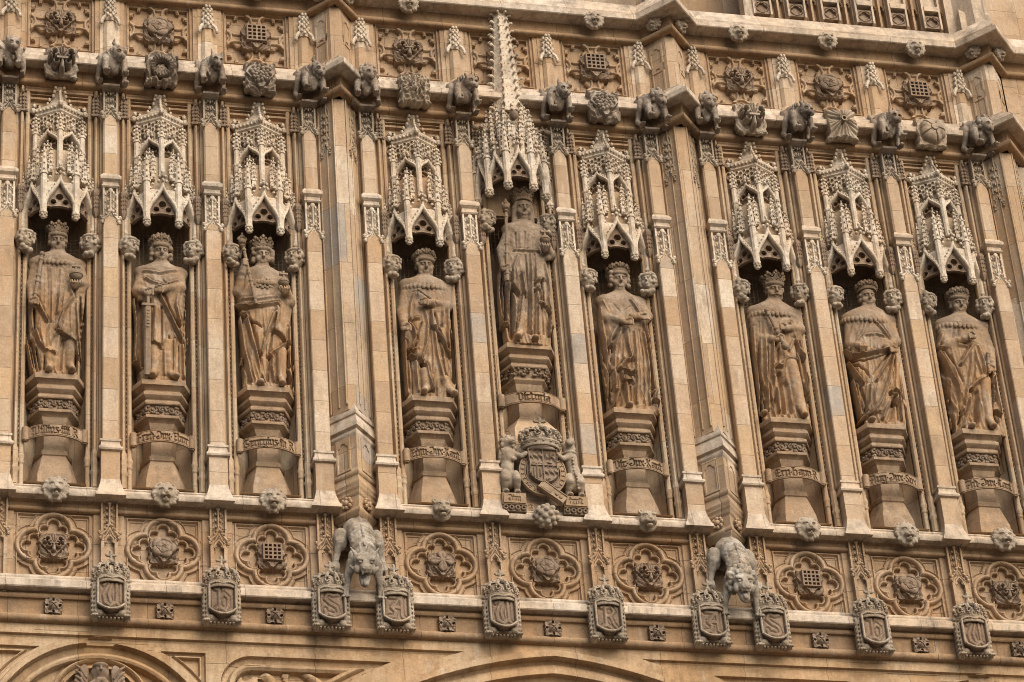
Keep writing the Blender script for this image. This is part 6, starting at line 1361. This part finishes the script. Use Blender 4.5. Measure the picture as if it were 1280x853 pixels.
def gap(i):
    g, q = divmod(i, 4); k = g * 3 + q
    if i == 0: return 'left of the first canopy'
    if i == 11: return 'right of the last canopy'
    if q == 0: return 'just right of the ' + ('horned' if g == 1 else 'maned') + "-gargoyle turret"
    if q == 3: return 'just left of the ' + ('horned' if g == 0 else 'maned') + "-gargoyle turret"
    w = ['first', 'second', 'third', 'fourth', 'spire', 'sixth', 'seventh', 'eighth', 'last']
    return 'between the ' + w[k - 1] + ' and ' + w[k] + ' canopies'
for i, (g, q, x) in enumerate(PILS):
    k = BKIND[i]; t = thing('crouching_beast', 'stone ' + BNAME[k] + ' crouching on the cornice ' + gap(i), 'beast carving', (x, -.10, 8.42), 'crouching beasts along the upper string course')
    b = link('body', BM[k], 'beast', t); b.rotation_euler = (0, 0, R((-6, 5, 0, 8)[i % 4])); b.scale = (.80, .90, .94); link('block', BB, 'beast', t)

# ================================================================ the two gargoyles
def gargoyle(kind):
    c = Clay((-.52, -1.25, -1.02), (.52, .10, .70), .0125)
    # trunk hangs head down away from the wall
    ax_ = [np.array(p) for p in ((0, -.22, .46), (0, -.50, .22), (0, -.68, -.08), (0, -.77, -.36))]
    c.chain(ax_, [.17, .195, .185, .15], .06); c.ell((0, -.26, .40), (.24, .20, .20), .06)
    for k in range(8):          # ribs and spine stand out of the back
        f = .25 + 2.3 * k / 8; j = min(int(f), 2); g = f - j; p = ax_[j] * (1 - g) + ax_[j + 1] * g; dv = ax_[j + 1] - ax_[j]; dv /= np.linalg.norm(dv); nv = np.array((0, dv[2], -dv[1])); r_ = (.18, .195, .185)[j]
        if nv[2] < 0: nv = -nv
        for s in (-1, 1): c.chain([p + nv * r_ * math.cos(R(q)) * 1.0 + np.array((s * r_ * math.sin(R(q)), 0, 0)) + dv * .02 * (q / 30) for q in (12, 35, 58, 80)], [.02, .03, .03, .018], .006)
        c.ell(p + nv * (r_ + .012), (.03, .035, .04), .006); c.ell(p + nv * (r_ + .01) + dv * .055, (.018, .02, .02), .004)
    for s in (-1, 1):
        c.ell((s * .285, -.28, .19), (.115, .155, .21), .015)                                # thigh, knee forward
        c.chain([(s * .31, -.38, .12), (s * .345, -.25, -.06), (s * .385, -.24, -.24)], [.085, .055, .042], .015)
        for t in (-1, 0, 1): c.chain([(s * .39 + t * .045, -.26, -.23), (s * .40 + t * .055, -.31, -.33), (s * .40 + t * .055, -.29, -.41)], [.03, .026, .012], .006)
        c.ell((s * .17, -.74, -.34), (.085, .11, .14), .03)                                  # shoulder, foreleg down to the shield crown
        c.chain([(s * .19, -.74, -.40), (s * .24, -.64, -.60), (s * .27, -.54, -.80), (s * .275, -.52, -.92)], [.085, .062, .048, .05], .015)
        for t in (-1, 0, 1): c.chain([(s * .275 + t * .04, -.55, -.92), (s * .28 + t * .05, -.62, -.95)], [.026, .02], .006)
    hx, hy, hz = (-.02, -.90, -.52); GS = 1.08; cg, sg = math.cos(R(30)), math.sin(R(30))
    tr = lambda p: (hx + p[0] * GS, hy + (p[1] * cg - p[2] * sg) * GS, hz + (p[1] * sg + p[2] * cg) * GS)
    E = lambda p, r, k=.012, cut=False: c.ell(tr(p), [q * GS for q in r] if np.ndim(r) else r * GS, k, cut, (30, 0, 0) if np.ndim(r) else None)
    K = lambda a, b, ra, rb, k=.012, cut=False: c.cap(tr(a), tr(b), ra * GS, rb * GS, k, cut)
    c.cap((0, -.74, -.32), (hx, hy + .06, hz + .04), .15, .14, .05)
    E((0, 0, .08), (.155, .15, .13), .03)
    K((0, -.10, .03), (0, -.20, -.03), .10, .085, .03); E((0, -.26, .0), (.075, .05, .045), .015)
    if kind == 'dragon': K((0, -.05, -.14), (0, -.13, -.25), .085, .07, .02); E((0, -.20, -.14), (.085, .12, .07), .015, True); K((0, -.12, -.16), (0, -.22, -.25), .04, .035, .006)
    else: K((0, -.05, -.12), (0, -.16, -.20), .095, .075, .02); E((0, -.22, -.12), (.085, .10, .04), .012, True); K((0, -.14, -.12), (0, -.24, -.165), .045, .04, .006)
    for s in (-1, 1):
        E((s * .075, -.12, .115), (.065, .05, .04), .015); E((s * .08, -.155, .075), (.042, .04, .034), .01, True); E((s * .08, -.14, .072), (.027, .028, .025), .003)
        E((s * .04, -.30, .012), (.018, .02, .014), .006, True)
        K((s * .055, -.245, -.06), (s * .055, -.245, -.115), .017, .006, .004); K((s * .025, -.25, -.065), (s * .025, -.25, -.095), .013, .006, .004)
        E((s * .11, -.06, -.05), (.055, .09, .08), .03)
        if kind == 'dragon':
            K((s * .11, .0, .13), (s * .20, .04, .26), .045, .012, .012); K((s * .05, .02, .17), (s * .07, .06, .33), .035, .014, .012); K((s * .16, -.05, -.05), (s * .20, .02, -.02), .03, .02, .01)
        else: E((s * .17, .02, .12), (.06, .04, .06), .012); E((s * .175, -.02, .12), (.03, .03, .035), .006, True)
    if kind == 'lion':
        for k in range(30):
            a = R(-60 + 300 * k / 29); q = .17 + .035 * (k % 2); E((q * math.cos(a), .05 + .04 * (k % 3), .05 + q * math.sin(a) * 1.05), (.05, .05, .055), .008)
        for k in range(6): E((.09 * (k / 2.5 - 1), -.05, .19 + .02 * (k % 2)), (.03, .05, .05), .008)
    # rock of stone the beast grows from
    c.ell((0, -.05, .30), (.27, .16, .26), .03)
    c.rough(.009, 3 if kind == 'lion' else 5, 40)
    return c.mesh('gargoyle')
for t, kind, lb in ((TURX[1], 'dragon', 'horned, big-eared stone gargoyle with gaping jaws hanging between shields S and A'), (TURX[2], 'lion', 'ribbed stone lion gargoyle with curly mane hanging between shields A and S')):
    o = link('gargoyle', gargoyle(kind), 'gargoyle', None, (t, .02, .05)); o.scale = (.95, .70, .95); tag(o, lb, 'gargoyle', 'gargoyles under the turrets')
gl = link('gargoyle', bpy.data.objects['gargoyle'].data, 'gargoyle', None, (TURX[0], .02, .05)); gl.scale = (.95, .70, .95); tag(gl, 'stone gargoyle cut off by the left edge of the picture', 'gargoyle', 'gargoyles under the turrets')
gr_ = link('gargoyle', bpy.data.objects['gargoyle.001'].data, 'gargoyle', None, (TURX[3], .02, .05)); gr_.scale = (.95, .70, .95); tag(gr_, 'stone lion gargoyle under the far-right turret, beside the last quatrefoil', 'gargoyle', 'gargoyles under the turrets')

# ================================================================ crowned letter shields
LET = {
 'V': [[(-.34, .40), (-.16, .50), (-.10, .36)], [(-.10, .42), (-.34, .0), (-.30, -.30), (-.02, -.46), (.22, -.30)], [(.0, .42), (-.12, .0), (-.06, -.28)], [(.22, .44), (.24, -.34), (.36, -.42)]],
 'W': [[(-.34, .40), (-.16, .50), (-.10, .36)], [(-.10, .42), (-.36, .0), (-.30, -.30), (-.05, -.46), (.20, -.32)], [(.04, .42), (-.12, .0), (-.04, -.30)], [(.24, .44), (.24, -.34), (.36, -.42)]],
 'H': [[(-.34, .46), (-.18, .40)], [(-.16, .46), (-.16, -.36)], [(-.32, -.38), (-.16, -.28), (.0, -.40)], [(-.16, .02), (.06, .22), (.26, .08), (.26, -.26), (.12, -.46)]],
 'S': [[(.32, .44), (.06, .38), (-.20, .46), (-.32, .24), (-.10, .04), (.22, -.10), (.30, -.34), (.08, -.46), (-.18, -.38), (-.32, -.44), (-.34, -.22)]],
 'A': [[(-.30, .44), (.10, .40), (.30, .46)], [(.24, .42), (.24, -.36), (.36, -.42)], [(.16, .38), (-.22, -.02), (-.06, -.16), (-.14, -.40), (-.36, -.38)], [(-.24, .0), (.24, .0)]],
 'R': [[(-.34, .42), (-.18, .46)], [(-.16, .46), (-.16, -.34)], [(-.34, -.40), (-.16, -.30), (.0, -.42)], [(-.16, .38), (.12, .46), (.28, .26), (.12, .06), (-.14, .04)], [(.06, .04), (.20, -.28), (.36, -.42)]],
}
def shield_mesh(ch):
    w, h = .21, .27
    def out(X, Z):
        x, z = np.abs(X) / w, Z / h
        return np.maximum(x - 1 + .10 * np.exp(-((z - .55) / .25) ** 2) * 0, np.maximum(z - 1 + .05 * np.cos(x * 6), -(z + 1.0 - .42 * np.clip(x, 0, 1) ** 2.2)))
    def fn(X, Z):
        o = out(X, Z); ins = -o; d = np.min([seg(X / .34, Z / .42, p) for p in LET[ch]], 0)
        top = .085 + .05 * (1 - (X / w) ** 2)
        H = np.where(ins > .12, top - .035, top + .01)
        ol = np.abs(d - .105); H = np.where(ins > .12, H - .021 * np.exp(-(ol / .036) ** 2) + .006 * (d < .05), H)
        H = np.where((ins > .12) & (np.abs(ins - .15) < .02), H - .012, H)
        return np.where(o < 0, H, 0.0)
    return relief('shield', -.235, .235, -.30, .30, .0065, fn, skirt=.06)
def shield_rim():
    w, h = .21, .27; pts = []
    for k in range(15): x = -1 + 2 * k / 14; pts.append((x * w * .99, h * (1 - .05 * math.cos(x * 6))))
    for k in range(1, 6): pts.append((w, h * (1 - k * .30)))
    for k in range(9): x = 1 - 2 * k / 8; pts.append((x * w, -h * (1.0 - .42 * abs(x) ** 2.2)))
    for k in range(5, 0, -1): pts.append((-w, h * (1 - k * .30)))
    pts.append(pts[0]); b = MB(); b.tube([(x, -.108 - .05 * (1 - (x / w) ** 2), z) for x, z in pts], .021, 6); return b.me('rim')
def shield_frame():
    c = Clay((-.35, -.20, -.40), (.35, .10, .42), .0105)
    c.box((0, .03, -.02), (.27, .05, .32), .01)
    for s in (-1, 1):
        c.chain([(s * .235, -.05, -.34), (s * .23, -.09, -.18), (s * .255, -.09, .0), (s * .245, -.09, .18), (s * .215, -.07, .31)], [.055, .05, .045, .05, .04], .012)
        for k in range(9):
            zz = -.32 + .078 * k; c.chain([(s * .235, -.10, zz - .02), (s * .285, -.085, zz + .01), (s * .30, -.04, zz - .015)], [.024, .026, .016], .005); c.ell((s * .26, -.115, zz + .03), (.014, .02, .03), .006, True)
            c.ell((s * .245, -.13, zz - .005), (.016, .016, .022), .005)
        c.ell((s * .17, -.10, -.28), (.07, .07, .06), .02); c.ell((s * .25, -.10, -.33), (.05, .08, .035), .012)
        for t in (-1, 0, 1): c.ell((s * .25 + t * .035, -.17, -.345), (.02, .03, .022), .005)
        c.ell((s * .09, -.06, -.29), (.055, .06, .055), .01, True); c.ell((s * .10, -.08, -.30), (.035, .05, .03), .008)
    for k in range(9): c.ell((-.24 + .06 * k, -.10, -.36), (.022, .045, .02), .006)
    return c.mesh('frame')
def shield_crown():
    b = MB(); r = .215; sy = .78
    A = dict(n=20, a0=180, a1=360, sy=sy)
    b.lathe((0, 0, .24), [(r * .8, -.01), (r, -.015), (r * 1.05, .0), (r * 1.05, .018), (r * .99, .026), (r * 1.02, .055), (r * 1.09, .068), (r * 1.09, .088), (r * 1.0, .096), (r * .6, .10)], **A)
    for i in range(9): a = R(180 + 22.5 * (i)); b.blob((r * 1.06 * math.cos(a), r * 1.06 * sy * math.sin(a), .282), (.016, .016, .014), 0)
    for i in range(6):
        a = R(188 + 32.8 * i); c, s = math.cos(a), math.sin(a) * sy; rr = r * 1.13
        b.blob((rr * c, rr * s, .36), (.022, .022, .035), 0)
        for k in range(8): q = 2 * math.pi * k / 8; b.blob((rr * c - s * .036 * math.cos(q), rr * s + c * .036 * math.cos(q) - .012, .405 + .040 * math.sin(q)), (.019, .019, .019), 0)
        b.blob((rr * c, rr * s - .01, .46), (.022, .02, .026), 0)
        a2 = R(188 + 32.8 * (i + .5)); b.blob((rr * math.cos(a2), rr * sy * math.sin(a2), .37), (.016, .016, .03), 0)
        b.tube([(rr * c * .97, rr * s * .9, .42), (rr * c * .9, rr * s * .75, .52), (rr * c * .4, rr * s * .35, .575), (0, -.02, .575)], [.026, .03, .026, .02], 5)
        for f in (.9, .65): b.blob((rr * c * f, rr * s * f * .8 - .02, .56 - .05 * (f > .8)), .02, 0)
    b.lathe((0, 0, .33), [(r * .85, 0), (r * .92, .08), (r * .75, .17), (r * .3, .225), (0, .23)], 16, 180, 360, sy * .8)
    b.blob((0, -.05, .61), .042, 1)
    b.tube([(0, -.05, .63), (0, -.05, .75)], [.018, .026], 5); b.tube([(-.055, -.05, .70), (.055, -.05, .70)], .024, 5)
    for p in ((-.055, .70), (.055, .70), (0, .755)): b.blob((p[0], -.05, p[1]), .026, 0)
    return b.me('crown', 45)
SF, SCW, RIM = shield_frame(), shield_crown(), shield_rim(); SM = {}
SEQ = ['W', 'H', 'S', 'A', 'V', 'R', 'A', 'S', 'H', 'W']
SW = ['V, first from the left', 'h, below the gap between the first two kings', 'S, left of the horned gargoyle', 'A, right of the horned gargoyle', 'V, left of the arms of the middle bay', 'R, right of the middle quatrefoil', 'A, left of the maned lion gargoyle', 'S, right of the maned lion gargoyle', 'h, below and between the last three kings', 'V, last on the right']
for i in range(10):
    x = PILS[i + 1][2]; ch = SEQ[i]
    if ch not in SM: SM[ch] = shield_mesh(ch)
    t = thing('crowned_shield', 'crowned stone shield carved with blackletter ' + SW[i], 'shield', (x, -.19, -.985), 'crowned letter shields on the lower cornice'); t.scale = (.92, .95, .95)
    link('frame', SF, 'mask', t); sh_ = link('shield', SM[ch], 'carved', t, (0, -.10, .0)); link('rim', RIM, 'mask', sh_, (0, 0, 0)); cw_ = link('crown', SCW, 'mask', t, (0, -.07, -.035)); cw_.scale = (1.16, 1.1, 1.08)

# ================================================================ small square roses in the cove
def sq_rose(X, Z):
    x, z = X / .135, Z / .135; r, a = np.hypot(x, z), np.arctan2(z, x)
    sh = np.maximum(np.abs(x), np.abs(z)) - 1 + .12 * (np.abs(np.sin(7 * x + 1)) * (np.abs(z) > .8) + np.abs(np.sin(7 * z)) * (np.abs(x) > .8))
    H = .045 + .04 * np.abs(np.cos(2 * a)) * np.clip(r, 0, 1.1) + .02 * bumpy(x, z, 12, 2)
    H = np.where(r < .52, .05 + .075 * np.sqrt(np.clip(1 - (r / .54) ** 2, 0, 1)), H); H = np.where((r < .45) & (np.minimum(np.abs(x - z), np.abs(x + z)) < .07), H - .025, H)
    H = np.where(np.min([np.hypot(np.abs(x) - .72, z), np.hypot(x, np.abs(z) - .72)], 0) < .14, .0, H)
    return np.where(sh < 0, H, -.02)
SR = relief('square_rose', -.15, .15, -.15, .15, .0055, sq_rose, skirt=.04)
for i, (g, bb, x) in enumerate(BAYS):
    o = link('square_rose', SR, 'carved', None, (x, -.06, -1.07)); tag(o, 'small square flower boss in the lower cove beneath the ' + under(i), 'flower boss', 'small flower bosses in the lower cove')

# ================================================================ label-stop heads at the niche shoulders
def label_head(seed, leafy_=False):
    r = random.Random(seed); c = Clay((-.20, -.26, -.30), (.20, .16, .22), .010)
    c.ell((0, .04, -.02), (.12, .14, .15), .03)
    face(c, 0, -.04, 0, .72, 'curls')
    for k in range(34):
        a = r.uniform(.2, math.pi - .2) if k < 20 else r.choice((-1, 1)) * r.uniform(0, .4) + (math.pi if r.random() < .5 else 0)
        c.ell((.125 * math.cos(a), r.uniform(-.08, .10), .02 + .135 * math.sin(a)), (.036, .04, .036), .008)
    c.ell((0, .0, .12), (.11, .12, .06), .02)
    for k in range(8): c.ell((r.uniform(-.10, .10), -.03 + r.uniform(-.04, .04), -.19 - .05 * r.random()), (.045, .045, .04), .012)
    return c.mesh('label_head')
LH = [label_head(1), label_head(6)]
for i, (g, bb, x) in enumerate(BAYS):
    for s in (-1, 1):
        z = 5.40 if i != 4 else 6.43
        o = link('head_corbel', LH[(i + (s > 0)) % 2], 'mask', None, (x + s * .50, -.06, z)); o.rotation_euler = (R(-8), 0, R(-28 * s))
        tag(o, 'small carved head at the ' + ('left' if s < 0 else 'right') + ' niche shoulder of the ' + SHORT[i], 'head corbel', 'carved heads at the niche shoulders')

# ================================================================ the royal coat of arms under the queen
ca = thing('coat_of_arms', 'big carved coat of arms: crowned quartered shield in a buckled garter between two supporters', 'coat of arms', (0, -.16, .9))
AO = lambda x, y, z: (x, y + .16, z - .9)
def quarter(X, Z):
    x, z = X / .232, Z / .30
    o = np.maximum(np.abs(x) - 1 + .06 * np.exp(-((z - .1) / .4) ** 2), np.maximum(z - 1, -(z + 1 - .5 * np.clip(np.abs(x), 0, 1) ** 2.4)))
    u, v = np.where(x < 0, x + .5, x - .5), np.where(z < 0, z + .42, z - .5)
    tl = (x < 0) == (z > 0)
    lions = np.clip(.5 + .5 * np.sin(v * 14) + .35 * np.sin(u * 17 + 3 * np.sin(v * 9)), 0, 1)
    ramp_ = np.where(np.hypot(u, v) < .36, .5 + .5 * np.sin(9 * np.hypot(u, v + .1) + 4 * np.arctan2(v, u)), .1)
    harp = np.where(np.abs(u) + np.abs(v) < .46, .6 + .4 * np.sin(u * 30), .05)
    q = np.where(tl, lions, np.where(x < 0, harp, ramp_))
    H = .03 + .036 * q; H = np.where((np.abs(x) < .05) | (np.abs(z - .05) < .04), .058, H); H = np.where(-o < .07, .068, H)
    return np.where(o < 0, H, -.02)
link('shield', relief('shield', -.25, .25, -.325, .325, .0062, quarter, skirt=.04), 'carved', ca, AO(0, -.34, 1.60))
b = MB(); n = 40
rings = []
for k in range(n):
    a = 2 * math.pi * k / n; c_, s_ = math.cos(a), math.sin(a)
    rings.append([(rr * c_, -.30 - yy, 1.53 + rr * 1.12 * s_) for rr, yy in ((.27, -.04), (.27, .02), (.282, .025), (.292, .01), (.345, .01), (.355, .025), (.37, .02), (.37, -.04))])
rings.append(rings[0]); b.loft(rings, True, False)
for k in range(26):
    a = 2 * math.pi * (k + .5) / 26
    if abs(a - math.pi * 1.62) < .35: continue
    for f in (.305, .333): b.blob((f * math.cos(a), -.32, 1.53 + f * 1.12 * math.sin(a)), (.016, .014, .016), 0)
b.build('garter', 'pedestal', ca, AO(0, 0, 0))
b = MB(); M_ = rotm(0, R(38), 0)
b.box(-.23, .23, -.40, -.30, -.075, .075); b.box(-.20, -.02, -.412, -.39, -.05, .05)
for q in (.07, .15): b.blob((q, -.40, 0), (.032, .02, .032), 1)
for q in ((-.22, .22, .062, .075), (-.22, .22, -.075, -.062)): b.box(q[0], q[1], -.415, -.395, q[2], q[3])
b.xf(lambda V: V @ M_.T + np.array([.11, 0, 1.14])); b.build('buckle_strap', 'pedestal', ca, AO(0, 0, 0))
b = MB(); b.addme(SCW, lambda V: np.stack([V[:, 0] * 1.35, V[:, 1] * 1.25 - .30, (V[:, 2] - .24) * 1.05 + 1.93], 1)); b.build('crown', 'mask', ca, AO(0, 0, 0), 45)
def supporter(kind, s):
    c = Clay((-.26, -.26, -.02), (.26, .22, 1.16), .0115)
    if kind == 'lion':
        c.chain([(-.02, .02, .26), (-.03, .0, .5), (.0, -.03, .70)], [.105, .095, .11], .04); c.ell((.0, -.05, .72), (.125, .12, .14), .03)
        c.ell((.01, -.06, .92), (.10, .11, .105), .02); c.cap((.02, -.12, .90), (.05, -.19, .875), .06, .05, .015); c.ell((.055, -.235, .885), (.026, .02, .018), .006); c.cap((.03, -.13, .83), (.05, -.17, .82), .035, .03, .01)
        for k in (-1, 1): c.ell((.03 + k * .05, -.165, .945), (.02, .02, .016), .005, True); c.ell((k * .085, -.03, 1.0), (.032, .025, .035), .01)
        rnd = random.Random(4)
        for k in range(46): a = rnd.uniform(0, 6.28); z = rnd.uniform(.60, 1.02); q = .13 - .02 * (z - .6) * 3; c.ell((q * math.cos(a), -.03 + q * math.sin(a) * (1 if math.sin(a) > -.2 else .75), z), (.034, .034, .042), .008)
        c.lo_ = 0
        for k in range(4): c.ell((-.05 + .035 * k, 0, 1.07 + .01 * (k % 2)), (.026, .03, .05), .008)
    else:
        c.chain([(.02, .02, .26), (.02, .0, .5), (-.03, -.02, .72)], [.105, .09, .11], .04)
        c.chain([(-.03, -.02, .76), (-.04, -.05, .90), (-.02, -.08, .99)], [.105, .085, .07], .04); c.cap((-.02, -.09, .99), (-.06, -.20, .90), .062, .042, .02); c.ell((.0, -.12, 1.0), (.03, .03, .03), .01)
        for k in range(7): c.ell((.04 + .012 * (k % 2), .02, .72 + .045 * k), (.04, .035, .035), .01)
        c.cap((-.03, -.12, 1.03), (-.05, -.17, 1.16), .024, .008, .008); c.cap((.03, -.05, 1.03), (.05, -.05, 1.12), .028, .01, .008)
        c.ring((-.03, -.03, .80), .10, .022, .01)
        for k in range(12): c.ell((-.03 + .10 * (k / 12) * .8, -.12 - .02 * math.sin(k), .76 - .055 * k), (.02, .02, .022), .005)
    d = 1 if kind == 'lion' else -1
    for k, (dy, dz) in enumerate(((-.10, 0), (.02, .04))):
        c.chain([(d * .05, dy, .72 + dz), (d * .17, dy - .04, .66 + dz), (d * .25, dy - .06, .70 + dz)], [.055, .04, .036], .012)
    for k in (-1, 1):
        c.ell((k * .085, -.04, .30), (.082, .11, .15), .02); c.chain([(k * .09, -.10, .26), (k * .10, .0, .14), (k * .09, -.03, .03)], [.07, .045, .036], .015); c.ell((k * .09, -.09, .035), (.045, .08, .03), .01)
    c.chain([(-d * .10, .08, .24), (-d * .20, .06, .10), (-d * .22, .02, .30), (-d * .18, .0, .42)], [.03, .026, .03, .04], .01)
    c.rough(.007, 5, 48)
    return c.mesh('supporter')
o = link('lion_supporter', supporter('lion', -1), 'mask', ca, AO(-.50, -.20, 1.12)); o['label'] = 'standing maned lion with raised paws'
o = link('unicorn_supporter', supporter('unicorn', 1), 'mask', ca, AO(.50, -.20, 1.12)); o['label'] = 'rearing chained unicorn'
for s, tx in ((-1, 'Dieu'), (1, 'droit')):
    fn = lambda X, Z, tx=tx: np.where((np.abs(X) < .17) & (np.abs(Z) < .085), .03 - .018 * (1 - sstep(.006, .012, text_dist(X, Z, tx, 0, -.05, .105, 1.0, .30))), .01) * ((np.abs(X) < .19) & (np.abs(Z) < .105))
    p = link('plinth', relief('plinth', -.19, .19, -.105, .105, .0056, fn, skirt=.25), 'pedestal', ca, AO(s * .48, -.30, 1.035)); p['label'] = 'small plinth lettered ' + tx
    b = MB()
    for k in range(4):
        for a in range(0, 360, 45): b.blob((s * .48 - .14 + .093 * k + .03 * math.cos(R(a)), -.30, .885 + .03 * math.sin(R(a))), .017, 0)
    b.box(s * .48 - .19, s * .48 + .19, -.28, -.02, .83, .925); b.build('plinth_leaves', 'carved', ca, AO(0, 0, 0))
for x, tx in ((-.2, 'et'), (.2, 'mon')):
    fn = lambda X, Z, tx=tx: .02 - .014 * (1 - sstep(.006, .012, text_dist(X, Z, tx, 0, -.03, .08, 1.0, .16)))
    link('motto_panel', relief('motto_panel', -.105, .105, -.06, .06, .0056, fn, skirt=.1), 'pedestal', ca, AO(x, -.16, .98))
b = MB(); b.box(-.66, .66, -.10, .1, .96, 1.02); b.box(-.34, .34, -.14, .1, .88, 1.14); b.box(-.60, .60, -.02, .2, 1.0, 2.1); b.build('backing', 'pedestal', ca, AO(0, 0, 0))
